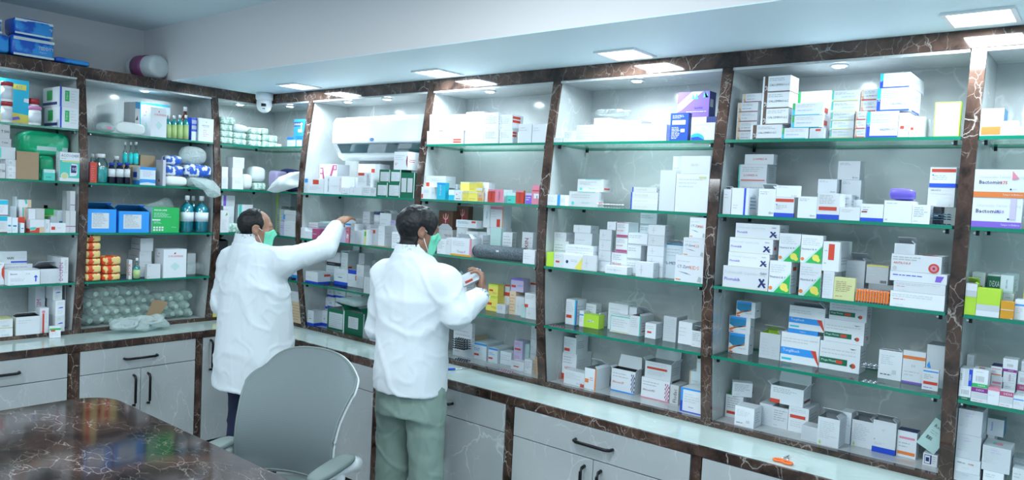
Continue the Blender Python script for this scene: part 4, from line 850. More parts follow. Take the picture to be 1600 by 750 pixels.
r.I('nvt', 462, 582, 395, d=.07, o=.08, k='c').I('nvt', 465, 584, 290, d=.07, on='c', o=.08).I('bar', 590, 720, 468, d=.07, o=.08, k='d').I('vt', 588, 735, 350, d=.07, o=.08, on='d', k='e', t='DEXA').I('barV', 594, 752, 212, 770, o=.08, on='e')
r.I('ptop', 735, 850, 480, d=.07, o=.09, k='f').I('bar', 752, 880, 350, d=.07, o=.09, on='f', k='h').I('w', 790, 900, 240, d=.06, o=.1, on='h')
r.I('wl', 208, 285, 330, d=.06, o=.1, k='g').I('w', 210, 285, 165, 305, o=.1, on='g', c='slim white carton standing behind')
r = Row('R5', 4, (1480, 620, 5.77))
r.I('lpk', 50, 295, 690, d=.13, k='z').I('oxb', 50, 300, 560, 310, on='z', k='a').I('lpk', 58, 304, 345, 350, on='a', k='b').I('lpk', 75, 318, 118, 362, on='b')
r.I('w', 320, 508, 675, d=.12, k='c').I('lpk', 313, 572, 455, 600, on='c')
r.I('wl', 340, 415, 345, d=.08, o=.1, k='q', c='white carton mostly hidden behind').I('ben', 352, 512, 200, 530, o=.1, on='q', t='Benadon')
r.I('w', 582, 720, 650, d=.09, k='w').I('dk', 592, 740, 560, d=.08, on='w', o=.05)
# gel carton bay
r = Row('R3', 0, (840, 100, 3.41))
r.I('st', 76, 133, 393, n=2, d=.08, t='NIZON').I('wl', 138, 205, 357, d=.07, t='KNOT').I('stk', 203, 296, 325, n=6, d=.09).I('stk', 298, 378, 288, n=9, d=.09, k='a').I('wl', 380, 440, 295, d=.08).I('ora', 441, 466, 350, d=.05, o=.03)
r.I('stk', 468, 546, 300, n=7, d=.1).I('wrd', 546, 650, 318, 655, c='broad white carton with faint print').I('w', 652, 686, 322, d=.06)
r.I('bx', 706, 802, 262, 818).I('ball', 820, 952, 313, 955, o=-.0).I('swb', 806, 958, 282, d=.08, o=.09, k='s').I('spg', 745, 914, 148, 948, on='s', o=.09)
r = Row('R3', 1, (840, 100, 3.41))
r.I('bv', 45, 147, 696, d=.07).I('grt', 165, 322, 680, 352, k='a', o=.03, t='Zerodol').I('grt', 213, 350, 614, d=.08, on='a', o=.05, t='Zerodol')
r.I('ybl', 496, 640, 684, 645, n=3, k='b', t='MORSULIDE').I('ybl', 505, 634, 657, d=.07, on='b', t='MORSULIDE', c='open dark topped strip carton')
r.I('bigw', 735, 916, 585, d=.16, k='c').I('talp', 650, 733, 566, d=.14, t='').I('bigt', 765, 930, 490, d=.13, on='c').I('w', 715, 764, 492, d=.1, o=.13)
r = Row('R3', 2, (840, 300, 4.167))
r.I('lim', 58, 104, 392, d=.06, t='').I('rsm', 106, 168, 396, d=.06).I('yw', 168, 290, 412, d=.06, k='y').I('dot', 290, 382, 412, 385, k='y2').I('st', 182, 362, 348, d=.07, on='y', n=2, c='thin white carton lying on the yellow patched ones')
r.I('wl', 68, 200, 318, d=.07, o=.07, k='a').I('wl', 65, 186, 262, d=.07, on='a', o=.07, k='a2')
r.I('ora', 236, 350, 268, 400, o=.08, k='o').I('dot', 234, 346, 217, d=.07, on='o', o=.08)
r.I('dot', 398, 476, 245, 480, n=4, o=.045, k='d').I('dot', 454, 508, 195, d=.08, on='d', o=.05)
r.I('mar', 478, 580, 390, d=.09, o=.055, k='m', t='NUSAM').I('mar', 512, 588, 197, d=.09, on='m', n=2, t='NUSAM')
r.I('grs', 578, 670, 345, d=.09, k='g', n=2, o=.055).I('grs', 590, 714, 268, d=.1, on='g', o=.0)
r.I('dot', 640, 752, 457, d=.05).I('dot', 712, 822, 215, d=.09, n=5, o=.06).I('grs', 630, 768, 125, d=.1, n=5, o=.12)
r.I('st', 440, 582, 483, d=.045, o=-.0, c='flat white carton at the front edge')
r.I('lme', 835, 950, 338, d=.05, o=.085, open=1, fl='w', t='L-METHYL').I('ct', 895, 1086, 418, d=.09, k='c0', t='KIDS', o=-.0).I('ct', 948, 1092, 300, d=.08, on='c0', k='c1', t='K25').I('ct', 990, 1108, 167, d=.08, on='c1', t='K25')
r = Row('R3', 3, (840, 440, 3.41)); r.BT = {150: 196, 222: 190, 240: 232, 386: 246, 492: 262, 573: 268, 670: 290, 750: 296, 820: 345}
r.I('cyv', 150, 205, 95, 258).I('bln', 222, 246, 155, d=.05, o=.05, k='n').I('lim', 240, 326, 176, d=.05, t='MF-6', o=-.0).I('wl', 326, 332, 168, 372, o=.02)
r.I('wl', 256, 310, 118, d=.05, o=.09, c='small carton balanced behind the lime one', on=None)
r.I('w', 376, 480, 118, d=.07, o=.07, c='grey white carton behind the teal bordered one').I('tb', 386, 492, 180, d=.06, o=-.0).I('dot', 482, 526, 136, d=.06, o=.08)
r.I('tv', 492, 548, 182, 618, open=1, o=.0).I('rsm', 573, 630, 222, 668).I('lp', 670, 738, 186, 795, c='upright printed carton with tan lid').I('lpt', 750, 822, 215, 870, o=.0).I('wl', 820, 872, 262, d=.06, open=1, o=.0)
r = Row('R3', 4, (840, 440, 3.41)); r.BT = {110: 498, 140: 540, 250: 568, 392: 568, 552: 598, 705: 625, 762: 688}
r.I('redc', 110, 206, 380, 285, k='a', t='NEXPRO').I('rl', 140, 206, 296, 268, on='a', open=1, c='white carton with red bar stacked on top')
r.I('rlow', 140, 249, 478, d=.06, t='CLOD').I('ore', 250, 312, 462, 384, open=1, o=-.0).I('chk', 392, 520, 470, 552, lid=.06, fl='k', t='Alvicet-SP').I('chp', 552, 704, 520, 715, k='c', t='Alvicet-MD').I('rr', 572, 712, 432, 762, on='c', lid=.1, c='open carton with red bar and tall lid')
r.I('flu', 705, 750, 552, 800, t='Fludac', o=.01).I('blf', 762, 876, 572, d=.1, t='Bevon', o=-.0).I('pch', 806, 872, 478, d=.1, o=.12, k='p', t='XPTO', on=None).I('pch', 848, 876, 388, d=.08, o=.13, on='p', t='')
# speaker bay
r = Row('R2', 0, (640, 120, 3.75))
r.I('wl', 90, 160, 318, d=.1, k='a').I('rsq', 162, 316, 318, d=.1, k='b').I('wp', 118, 198, 220, d=.1, on='a').I('wl', 200, 328, 222, d=.1, on='b')
r.I('wl', 325, 432, 312, d=.1, k='c').I('wl', 434, 518, 312, 530, k='d').I('wl', 330, 434, 205, d=.1, on='c').I('wl', 436, 520, 210, 532, on='d')
r.I('r2', 535, 600, 314, 634, k='e').I('r2', 535, 600, 222, 664, on='e').I('w', 638, 714, 275, d=.07, c='blank white carton standing upright').I('w', 718, 806, 277, d=.07, c='blank white carton standing upright')
r = Row('R2', 1, (640, 120, 3.75))
r.I('rsl', 52, 122, 645, d=.06, k='a').I('rsl', 56, 210, 580, d=.08, on='a', o=.03).I('cyb', 160, 209, 620, d=.05, t='Drugmil').I('ltb', 229, 262, 662, d=.04).I('pkw', 256, 308, 665, d=.05)
r.I('ylw', 309, 342, 672, d=.045, k='y').I('ylw', 298, 349, 616, d=.05, on='y', o=.004).I('ylw', 343, 398, 672, d=.045, k='z').I('ylw', 350, 391, 617, d=.05, on='z', o=.004)
r.I('org', 400, 432, 675, d=.04).I('w', 434, 456, 675, d=.04, o=.01).I('rsq', 392, 462, 618, d=.05, o=.06).I('redu', 459, 500, 660, d=.05, t='TRIBEN').I('pnku', 501, 550, 660, d=.05, t='TRIBEN').I('tls', 569, 621, 678, d=.045).I('w', 552, 600, 662, d=.05, o=.06)
r.I('redu', 623, 668, 666, 674, t='ZOLE-F').I('vio', 680, 715, 682, d=.04).I('pwk', 716, 758, 634, d=.06).I('wl', 225, 280, 628, d=.06, o=.08)
r = Row('R2', 2, (640, 300, 4.1667))
r.I('wl', 180, 236, 308, d=.06).I('tres', 270, 404, 300, d=.07, open=1, fl='w', o=.0).I('w', 234, 268, 300, d=.06, c='blank end of the orange based carton')
r.I('tw', 188, 278, 245, d=.08, o=.1, k='a').I('tri', 190, 280, 122, d=.06, on='a', o=.11).I('bk', 285, 302, 215, d=.08, o=.12).I('tw', 304, 375, 232, d=.06, o=.1, k='b').I('rtr', 303, 436, 184, d=.06, on='b', o=.09, k='c').I('tri', 306, 380, 92, d=.04, on='b', o=.16)
r.I('wl', 366, 442, 258, d=.07, o=.06).I('wl', 442, 474, 280, d=.06, o=.08)
r.I('talp', 476, 524, 232, d=.06, o=.13, k='t', t='').I('tal', 524, 606, 235, d=.07, o=.12, k='t2').I('talp', 480, 524, 85, d=.06, on='t', o=.13, t='PRAZOL').I('tal', 526, 608, 90, d=.07, on='t2', o=.12)
r.I('T' if 0 else 'mnt', 524, 592, 234, 634, o=.085).I('wl', 590, 655, 262, 735, o=.09, c='white carton propped at a slant', rz=.3).I('vt', 730, 800, 262, 820, o=.1, t='REXIN')
r.I('lpt', 738, 815, 378, d=.07, o=-.0)
r = Row('R2', 3, (640, 440, 4.1667)); r.BT = {497: 150, 567: 203, 650: 178, 684: 190, 725: 232, 756: 240}
r.I('mnt', 280, 335, -58, 337, o=.08, open=1, fl='w', c='open mint tinted carton').I('wl', 336, 370, -45, d=.06, o=.1)
r.I('yl2', 497, 572, 94, d=.06, k='y', t='FOLI').I('yl2', 513, 575, 18, d=.05, on='y', t='FOLI').I('w2r', 577, 612, 27, d=.05, o=.07).I('w2r', 614, 650, 20, d=.05, o=.07)
r.I('wl', 567, 622, 150, 645).I('pcy', 650, 690, 62, 745, o=.04, k='p').I('pur2', 660, 742, -20, 782, on='p', o=.03, t='ACE-P').I('dot', 684, 745, 98, d=.05, o=.0).I('mnt', 725, 754, 152, d=.04, o=.0).I('dot', 756, 826, 172, d=.06, k='w').I('redc', 750, 828, 78, d=.06, on='w', o=.01).I('w2r', 783, 822, 8, d=.05, o=.12)
r = Row('R2', 4, (640, 440, 4.1667)); r.BT = {358: 462, 405: 478, 512: 505, 660: 568, 748: 595, 798: 600}
r.I('pcy', 358, 402, 368, 518, n=5, c='peach carton in a pile').I('blr', 405, 500, 398, 610, c='light blue carton with stepped red dashes').I('blr', 512, 572, 432, 668, o=.0).I('bk', 590, 662, 458, d=.07, o=.03)
r.I('pkr', 676, 732, 462, d=.06, o=.03, k='a').I('pkr', 680, 736, 385, d=.06, on='a', o=.03).I('mnt', 736, 776, 405, d=.07, o=.05).I('dot', 776, 826, 276, d=.06, n=3, o=.06)
r.I('rsm', 660, 745, 520, d=.06, o=-.0).I('wl', 748, 796, 508, d=.06, o=-.0).I('pcy', 798, 838, 490, d=.06, n=6, o=-.0, c='peach carton in a thin pile').I('wl', 285, 405, 262, d=.06, o=.02, c='large white carton with red dotted name')
# air conditioner bay
r = Row('R1', 1, (465, 225, 8))
r.I('bsq', 84, 130, 425, d=.07).I('rq', 132, 326, 432, 330, t='').I('bdt', 332, 552, 400, d=.1, k='b', t='PANTOGEL').I('zig', 118, 490, 252, d=.1, o=.13).I('pkw', 556, 652, 548, d=.05, o=.0)
r.I('col', 560, 744, 415, d=.08, o=.07).I('dot', 656, 802, 540, d=.05).I('wl', 808, 915, 540, d=.06, k='r').I('rql', 750, 916, 355, d=.07, on='r', o=.002).I('wl', 918, 978, 545, d=.06, c='narrow printed carton').I('rvb', 754, 1022, 250, d=.08, o=.12)
r.I('wl', 914, 1020, 360, d=.07, o=.08).I('grn', 990, 1126, 482, d=.08, k='g0').I('grn', 1130, 1282, 482, d=.08, k='g1').I('grn', 1024, 1156, 320, d=.08, on='g0', o=.012).I('grn', 1158, 1292, 322, d=.08, on='g1', o=.012, k='g3')
r.I('grt2', 1288, 1462, 358, d=.09, k='h').I('til', 1205, 1376, 96, 1518, on='g3', o=.0)
r = Row('R1', 2, (440, 310, 7.27))
r.I('pkl', 160, 410, 268, d=.08, n=2, k='p', o=.06).I('lpt', 172, 262, 330, d=.06, o=-.0).I('mag', 350, 430, 345, d=.05).I('w', 260, 345, 372, d=.05)
r.I('mnt', 430, 560, 262, d=.08, o=.1).I('lill', 600, 728, 330, d=.07, o=.0, k='l').I('pwk', 730, 762, 325, d=.05).I('lpt', 782, 828, 290, d=.07).I('yg', 905, 964, 358, d=.05).I('lpf', 826, 903, 368, d=.05, o=-.0)
r.I('cap', 966, 1096, 338, d=.07, o=.02).I('lpt', 1098, 1168, 312, d=.07, o=.04).I('lilv', 1170, 1318, 310, d=.08, o=.06, k='v').I('lill', 1236, 1312, 250, d=.05, on='v', o=.02).I('wl', 1252, 1352, 385, d=.05, o=-.0, k='x')
r.I('w', 800, 1005, 290, d=.08, o=.1, c='white tray carton behind').I('wl', 920, 1000, 150, d=.06, o=.185).I('w', 1112, 1240, 168, d=.06, o=.185, open=1, c='open brown lined carton')
r.I('bln', 720, 840, 232, d=.06, o=.16)
r = Row('R1', 3, (465, 370, 8.33)); r.BT = {474: 588, 655: 582, 766: 600}
r.I('bbw', 104, 262, 452, 425, o=.015, c='wide carton with royal blue base and red corner').I('bbl', 474, 652, 422, 658).I('btp', 655, 764, 430, 768).I('lpt', 766, 858, 365, 940, n=2).I('dot', 862, 960, 525, d=.05, o=.0)
r.I('bk', 352, 540, 375, d=.08, o=.07, k='a').I('kk', 380, 545, 332, d=.07, on='a', o=.08, k='a2', c='dark strip between two stacked cartons').I('lpt', 382, 546, 200, d=.08, on='a2', o=.08)
r.I('opl', 556, 650, 205, 790, o=.13, lid=.1).I('lpt', 790, 865, 215, 985, o=.1, k='c').I('lpt', 868, 950, 395, d=.08, o=.06).I('lpt', 945, 1010, 308, 1060, o=.11)
r = Row('R1', 4, (465, 430, 6.52)); r.BT = {165: 496, 241: 512, 303: 545, 480: 590}
r.I('bbl', 90, 163, 358, d=.07, o=.01, k='a').I('bbl', 165, 240, 360, d=.07, k='b').I('bbl', 241, 302, 362, d=.07, k='c')
r.I('grn', 303, 478, 345, d=.12, open=1, c='open dark green carton with white label', o=.0).I('grl', 480, 668, 378, 735, open=1, k='g').I('lpt', 736, 890, 545, d=.09, o=-.0)
r.I('bbl', 232, 304, 335, d=.07, o=.1, k='d0').I('bbl', 306, 376, 340, d=.07, o=.1, k='e0').I('bbl', 378, 468, 350, d=.07, o=.135, k='f0').I('bbl', 480, 640, 350, d=.07, o=.135, k='h0')
r.I('bbl', 232, 304, 216, d=.07, o=.1, on='d0', k='d').I('bbl', 306, 376, 222, d=.07, o=.1, on='e0', k='e').I('bbl', 378, 468, 230, d=.07, o=.135, on='f0', k='f').I('bbl', 480, 645, 245, d=.07, o=.135, on='h0', k='h')
r.I('bbl', 302, 366, 118, d=.06, o=.11, on='e').I('bbl', 367, 490, 132, d=.06, o=.14, on='f').I('opl', 500, 645, 148, d=.06, o=.14, on='h')
# corner bay, left wall part
r = Row('C', 1, (335, 230, 10), 'L')
r.I('pw3', 104, 212, 465, d=.08, k='a').I('pw3', 104, 212, 308, d=.08, on='a').I('pw3', 280, 452, 478, d=.09, k='b').I('pw3', 280, 442, 328, d=.09, on='b', k='c').I('pw3', 290, 466, 160, d=.09, on='c')
r = Row('C', 2, (335, 295, 9.375), 'L')
r.I('lfg', 84, 214, 318, d=.05, o=-.0, k='z').I('lpt', 205, 282, 420, d=.07, o=.06, k='a0').I('lpt', 130, 288, 255, d=.07, on='a0', o=.06, k='a1').I('pur', 105, 300, 98, d=.07, on='a1', o=.06).I('tlv', 345, 560, 232, 300, o=.06)
r = Row('C', 2, (335, 295, 9.375), 'R')
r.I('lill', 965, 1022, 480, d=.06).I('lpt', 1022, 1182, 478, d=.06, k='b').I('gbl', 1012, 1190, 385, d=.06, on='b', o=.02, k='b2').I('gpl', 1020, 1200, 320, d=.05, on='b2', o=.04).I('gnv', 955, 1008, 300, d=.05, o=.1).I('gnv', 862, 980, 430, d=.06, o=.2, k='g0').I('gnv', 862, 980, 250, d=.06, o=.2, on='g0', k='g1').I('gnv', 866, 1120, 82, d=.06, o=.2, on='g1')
r = Row('C', 0, (335, 160, 9.375), 'R')
r.I('scy2', 1062, 1196, 505, d=.1, k='a').I('scy2', 1200, 1330, 505, d=.1, k='b').I('scyan', 1165, 1378, 245, d=.16, on='a', o=.0)
r = Row('C', 3, (440, 310, 7.27), 'R')
r.I('scyan', 30, 210, 690, d=.1, o=.03, c='bright blue carton beside the reaching man').I('kk', 60, 120, 900, d=.08)
r = Row('C', 4, (440, 440, 4.686), 'R')
r.I('grn', 38, 64, 92, d=.08, o=.02).I('pcy', 68, 156, 150, d=.08, o=-.0, k='a', c='peach carton at the corner').I('lpt', 66, 126, 72, d=.08, on='a', c='pale carton on the peach one')
r = Row('C', 4, (325, 300, 3.41), 'L')
r.I('ylw', 10, 78, 555, d=.07, c='cream yellow carton at the corner')
r = Row('C', 3, (325, 300, 3.41), 'L')
r.I('kk', 52, 104, 262, d=.12, open=1, fl='k', o=.02, c='open black crate')
# blue bottle bay
r = Row('L2', 0, (130, 140, 7.2727))
r.I('srw', 770, 948, 205, 660, k='a', o=-.0).I('wrd', 1312, 1492, 330, d=.03).I('bca', 1228, 1308, 322, d=.06, o=.02)
r.I('srb', 655, 985, 160, 590, o=.09).I('cyt', 525, 586, 140, d=.08, o=.12).I('cyt', 590, 645, 140, d=.08, o=.03, c='narrow carton with blue top band and cyan back')
r = Row('L2', 1, (130, 215, 7.2727))
r.I('rdt', 78, 156, 280, 62, name='medicine_box').I('lbx', 905, 938, 255, 825)
r = Row('L2', 2, (130, 290, 7.2727))
r.I('blb', 48, 375, 268, d=.12, open=1, t='PANTOMAC', fl='k', k='a').I('blb', 408, 748, 292, d=.12, open=1, fl='k', t='MEROFAX').I('grb', 785, 1090, 250, 690)
r = Row('L2', 3, (120, 355, 6.957))
r.I('wp', 765, 908, 402, 740).I('srw', 942, 1190, 240, 845, t='x', o=-.0).I('wrs', 565, 600, 355, 540, o=.03, t='MOX').I('wst', 680, 812, 378, 560, o=.1, k='b', on=None).I('wst', 682, 812, 262, 560, on='b', o=.1, k='c').I('wst', 692, 830, 120, 590, on='c', o=.1)
r.I('wrs', 1200, 1290, 285, d=.07, o=.14)
r = Row('L1', 0, (0, 110, 7.5))
r.I('pic', -60, 338, 100, d=.06, o=.1).I('dis', 690, 962, 436, 520, k='a', t='Dispod').I('dis', 690, 975, 206, 484, on='a', t='Dispod')
r = Row('L1', 1, (0, 190, 7.5))
r.I('t50', -60, 62, 490, d=.07, k='a', t='T 500').I('t3', 66, 186, 445, d=.08, n=3, o=.012, k='b').I('krf', 192, 455, 352, d=.1, c='brown cardboard carton').I('glu', 702, 952, 362, 655)
r.I('lgr', 0, 180, 300, d=.07, on='b', o=.012, k='d').I('t50', -90, 131, 196, d=.07, on='d', o=.02, k='e', t='T 500').I('t50', -90, 115, 30, d=.07, on='e', o=.02, t='T 500')
r.I('tls', 512, 645, 560, d=.03, o=.0, c='small teal and white carton')
r = Row('L1', 2, (0, 285, 8.82))
r.I('bct', -60, 100, 458, d=.07, k='a').I('bct', -60, 110, 240, d=.07, on='a').I('nar', 100, 160, 475, d=.05).I('nar', 165, 245, 485, d=.05, k='n').I('nar', 285, 335, 560, d=.05).I('rde', 415, 610, 515, 360, k='r').I('t3', 612, 686, 512, d=.05).I('rla', 690, 905, 560, 664, k='q')
r.I('tlw', 908, 960, 390, d=.05, k='u').I('tlw', 963, 1043, 392, d=.06, k='u2').I('red', 245, 340, 480, d=.05, o=.05).I('nar', 140, 225, 330, d=.06, o=.07).I('orc', 265, 355, 345, d=.05, o=.09, k='o').I('orc', 258, 430, 238, d=.06, on='o', o=.08).I('rdw', 368, 488, 362, d=.05, o=.06, k='s0').I('grh', 490, 612, 360, d=.05, o=.07)
r.I('nar', 212, 262, 195, d=.05, o=.13, c='tall pale carton with peach top').I('nar', 700, 780, 465, d=.05, o=.1).I('nar', 784, 905, 385, d=.06, o=.09).I('grk', 620, 800, 365, d=.07, o=.15).I('tlw', 872, 960, 118, d=.05, o=.1, on=None, k='v').I('tlw', 968, 1035, 120, d=.05, on='u2', o=.0)
r = Row('L1', 3, (0, 365, 8.82))
r.I('emo', 112, 548, 508, 22).I('lpf', 552, 818, 485, d=.12, o=.012, open=1, fl='k').I('pvt', 828, 940, 332, 650, o=.002, t='DOLFEN').I('cir', -70, 55, 395, d=.08, o=.06, lock=False).I('wl', 60, 446, 420, d=.06, o=.12, k='w').I('wfi', -60, 370, 245, d=.06, on='w', o=.13)
r = Row('L1', 4, (0, 430, 6.82))
r.I('yb', -60, 135, 465, d=.1, n=2, k='a').I('w', 170, 425, 440, 130, open=1, fl='k', c='open blank white carton').I('ord', 425, 518, 350, 370, o=.01).I('vrd', 376, 478, 118, 300, o=.14).I('blt', 590, 690, 268, d=.14, n=2, o=.012, k='b').I('blt', 565, 662, 112, d=.12, on='b', o=.03).I('gpl', 700, 790, 264, d=.07, o=.1, k='c', n=2).I('gpl', 690, 790, 110, d=.07, o=.1, on='c')
# ================================================================ things other than cartons
def fabric(name, col, rough=.8, scale=120, bump=.15, col2=None, **k):
    m, t, b = nt(name); N = t.nodes; L = t.links
    b.inputs['Base Color'].default_value = (*col, 1); b.inputs['Roughness'].default_value = rough
    n = N.new('ShaderNodeTexNoise'); n.inputs['Scale'].default_value = scale; n.inputs['Detail'].default_value = 3
    tc = N.new('ShaderNodeTexCoord'); L.new(tc.outputs['Object'], n.inputs['Vector'])
    bp = N.new('ShaderNodeBump'); bp.inputs['Strength'].default_value = bump; bp.inputs['Distance'].default_value = .002
    L.new(n.outputs['Fac'], bp.inputs['Height']); L.new(bp.outputs[0], b.inputs['Normal'])
    if col2:
        mx = N.new('ShaderNodeMix'); mx.data_type = 'RGBA'; mx.inputs[6].default_value = (*col, 1); mx.inputs[7].default_value = (*col2, 1)
        r = N.new('ShaderNodeMapRange'); r.inputs[1].default_value = .48; r.inputs[2].default_value = .53; L.new(n.outputs['Fac'], r.inputs[0]); L.new(r.outputs[0], mx.inputs['Factor']); L.new(mx.outputs[2], b.inputs['Base Color'])
    for kk, v in k.items(): b.inputs[kk.replace('_', ' ')].default_value = v
    return m
def film(name, tint, gl, bscale=30, dens=0.0, white=(.85, .95, .95)):
    """thin crumpled plastic: mostly transparent, sharp glints"""
    m, t, b = nt(name); N = t.nodes; L = t.links; N.remove(b); out = N['Material Output']
    n = N.new('ShaderNodeTexNoise'); n.inputs['Scale'].default_value = bscale; n.inputs['Detail'].default_value = 5; n.inputs['Distortion'].default_value = 1
    tc = N.new('ShaderNodeTexCoord'); L.new(tc.outputs['Object'], n.inputs['Vector'])
    bp = N.new('ShaderNodeBump'); bp.inputs['Strength'].default_value = 1; bp.inputs['Distance'].default_value = .02; L.new(n.outputs['Fac'], bp.inputs['Height'])
    tr = N.new('ShaderNodeBsdfTransparent'); tr.inputs[0].default_value = (*tint, 1)
    g = N.new('ShaderNodeBsdfGlossy'); g.inputs['Roughness'].default_value = .08; L.new(bp.outputs[0], g.inputs['Normal'])
    df = N.new('ShaderNodeBsdfDiffuse'); df.inputs[0].default_value = (*white, 1); L.new(bp.outputs[0], df.inputs['Normal'])
    m1 = N.new('ShaderNodeMixShader'); m1.inputs[0].default_value = gl; L.new(tr.outputs[0], m1.inputs[1]); L.new(g.outputs[0], m1.inputs[2])
    m2 = N.new('ShaderNodeMixShader'); m2.inputs[0].default_value = dens; L.new(m1.outputs[0], m2.inputs[1]); L.new(df.outputs[0], m2.inputs[2])
    L.new(m2.outputs[0], out.inputs[0]); return m
M['film'] = film('clear_film', (.96, .99, .98), .14, 34, .03)
M['petc'] = film('cloudy_bottle_plastic', (.82, .94, .91), .2, 14, .42, (.74, .90, .86))
M['film2'] = film('cloudy_film', (.85, .95, .95), .14, 30, .35)
M['pet'] = clearish('clear_bottle_plastic', (.80, .93, .91), .22, .08)
M['aqua'] = plain('aqua_liquid', (.0, .42, .58), .12, spec=.6)
M['cyan'] = plain('cyan_liquid', (.02, .60, .62), .12)
M['dkl'] = plain('dark_liquid', (.01, .012, .03), .1)
M['amber'] = plain('amber_bottle', (.12, .03, .015), .12)
M['capb'] = plain('blue_cap', (.01, .05, .42), .35)
M['capw'] = plain('white_cap', (.78, .80, .82), .35)
M['capr'] = plain('red_cap', (.38, .02, .03), .35)
M['capp'] = plain('pink_cap', (.60, .22, .45), .35)
M['cott'] = fabric('white_cotton', (.78, .82, .82), .9, 25, .8)
M['packb'] = fabric('blue_pack_film', (.01, .10, .55), .3, 9, .6, (.03, .30, .75))
M['packg'] = fabric('green_pack_film', (.0, .36, .16), .25, 9, .6, (.05, .55, .32))
M['packw'] = fabric('white_pack_film', (.72, .78, .80), .3, 9, .6)
M['packo'] = fabric('orange_red_wrapper', (.72, .07, .02), .3, 22, .5, (.80, .62, .25))
M['floral'] = fabric('mint_floral_wrapper', (.62, .78, .70), .5, 55, .2, (.30, .48, .42))
M['bluew'] = fabric('blue_white_pack', (.75, .80, .84), .4, 28, .3, (.02, .10, .50))
M['strip'] = plain('foil', (.62, .66, .70), .25, .8)
M['stripk'] = plain('dark_capsule', (.01, .03, .07), .25)
def blob(b, w, d, h, mat, n=20, m=12, pw=.45, amp=.0, seed=0, fr=8., z0=0.):
    """superellipsoid pillow standing on z0"""
    from mathutils import noise
    vs = []; fs = []
    f = lambda c, p: math.copysign(abs(c)**p, c)
    for j in range(m+1):
        v = -math.pi/2+math.pi*j/m
        for i in range(n):
            u = 2*math.pi*i/n
            p = Vector((f(math.cos(v), pw)*f(math.cos(u), pw)*w/2, f(math.cos(v), pw)*f(math.sin(u), pw)*d/2, f(math.sin(v), pw)*h/2))
            if amp:
                q = noise.noise_vector(p*fr+Vector((seed, seed*2, 0)))
                p += Vector((q.x*w, q.y*d, q.z*h))*amp
            vs.append([p.x, p.y, p.z])
    zm = min(v[2] for v in vs)
    vs = [(x, y, z-zm+z0) for x, y, z in vs]
    for j in range(m):
        for i in range(n): fs.append((j*n+i, j*n+(i+1) % n, (j+1)*n+(i+1) % n, (j+1)*n+i))
    b.add(vs, fs, mat, True); return b
def put_shape(s, name, desc, cat, parts, a, b, top, side=None, o=.0, d=.06, on=None, k=None, n=1, grp=None, rz=0):
    """parts(w,d,h) -> (main MB or None, [(child name, MB)])"""
    on = s.K.get(on) if isinstance(on, str) else on
    if k: s.K[k] = len(s.items)
    zb = s.z if on is None else s.items[on][4]
    o = s.setback(a, on, o)
    sol = s.solve(a, b, top, side, o, d, zb)
    if sol is None: print('SKIPS', s.bay, s.sh, name, a, b, top); s.items.append(s.items[on] if on is not None else (0, 0, 0, 0, s.z)); return s
    s.put(sol); c0, c1, of, dd, zb, h, F = sol
    if on is None: s.ncol += 1; col = (s.sh, s.wall, s.ncol); l0 = 0
    else: col, l0 = s.cl.get(on, ((s.sh, 99), 1))
    s.cl[len(s.items)-1] = (col, l0+n)
    for kk in range(n):
        main, ch = parts(c1-c0, dd, h/n-.0006)
        if main is not None: o_ = bpy.data.objects.new(name, main.mesh(name)); COL.objects.link(o_)
        else: o_ = bpy.data.objects.new(name, None); o_.empty_display_size = .03; COL.objects.link(o_)
        s.place(o_, [c0, c1, of, dd, zb+kk*h/n, h/n, F], rz)
        for nm, mb in ch:
            c = bpy.data.objects.new(nm, mb.mesh(nm)); COL.objects.link(c); c.parent = o_
        s.reg(o_, desc, cat, col, l0+kk, (c0+c1)/2, grp)
    return s
Row.S = put_shape
def bottle(liq, cap, lab=None, fill=.75, neck=.32, sh=.72, shell=True, lz=(.15, .5)):
    def f(w, d, h):
        r = w/2; rn = r*neck
        bd = MB(); prof = [(r*.9, 0), (r, h*.03), (r, h*sh*.92), (r*.85, h*sh), (rn*1.3, h*(sh+.1)), (rn, h*(sh+.13)), (rn, h*.9)]
        bd.lathe(prof, M['pet'] if shell else liq, n=20)
        ch = [('body', bd)]
        if shell and liq:
            q = MB(); zt = h*fill; pr = [(r*.86, .002)]+[(r*.95, h*.035), (r*.95, min(zt, h*sh*.9))]
            if zt > h*sh: pr += [(r*.8, h*sh), (rn*1.15, h*(sh+.09))]
            q.lathe(pr, liq, n=20); ch.append(('liquid', q))
        c = MB().lathe([(rn*1.35, h*.87), (rn*1.35, h*.99), (rn*1.2, h)], cap, n=18); ch.append(('cap', c))
        if lab is not None:
            l = MB().lathe([(r*1.008, h*lz[0]), (r*1.008, h*lz[1])], lab, n=24); ch.append(('label', l))
        return None, ch
    return f
def jar(lid, lab, body=None):
    def f(w, d, h):
        r = min(w, d)/2; B = MB().lathe([(r*.92, 0), (r*.96, h*.03), (r*.96, h*.76), (r*.85, h*.8)], body or M['capw'], n=24)
        return None, [('body', B), ('lid', MB().lathe([(r, h*.8), (r, h*.97), (r*.92, h)], lid, n=24)), ('label', MB().lathe([(r*.975, h*.12), (r*.975, h*.66)], lab, n=24))]
    return f
def pack(mat, pw=.4, amp=.06, fr=9., extra=None):
    cnt = [0]
    def f(w, d, h):
        cnt[0] += 1; b = MB(); blob(b, w, d, h, mat, 28, 14, pw, amp, cnt[0]*3.1, fr)
        if extra: extra(b, w, d, h)
        return b, []
    return f
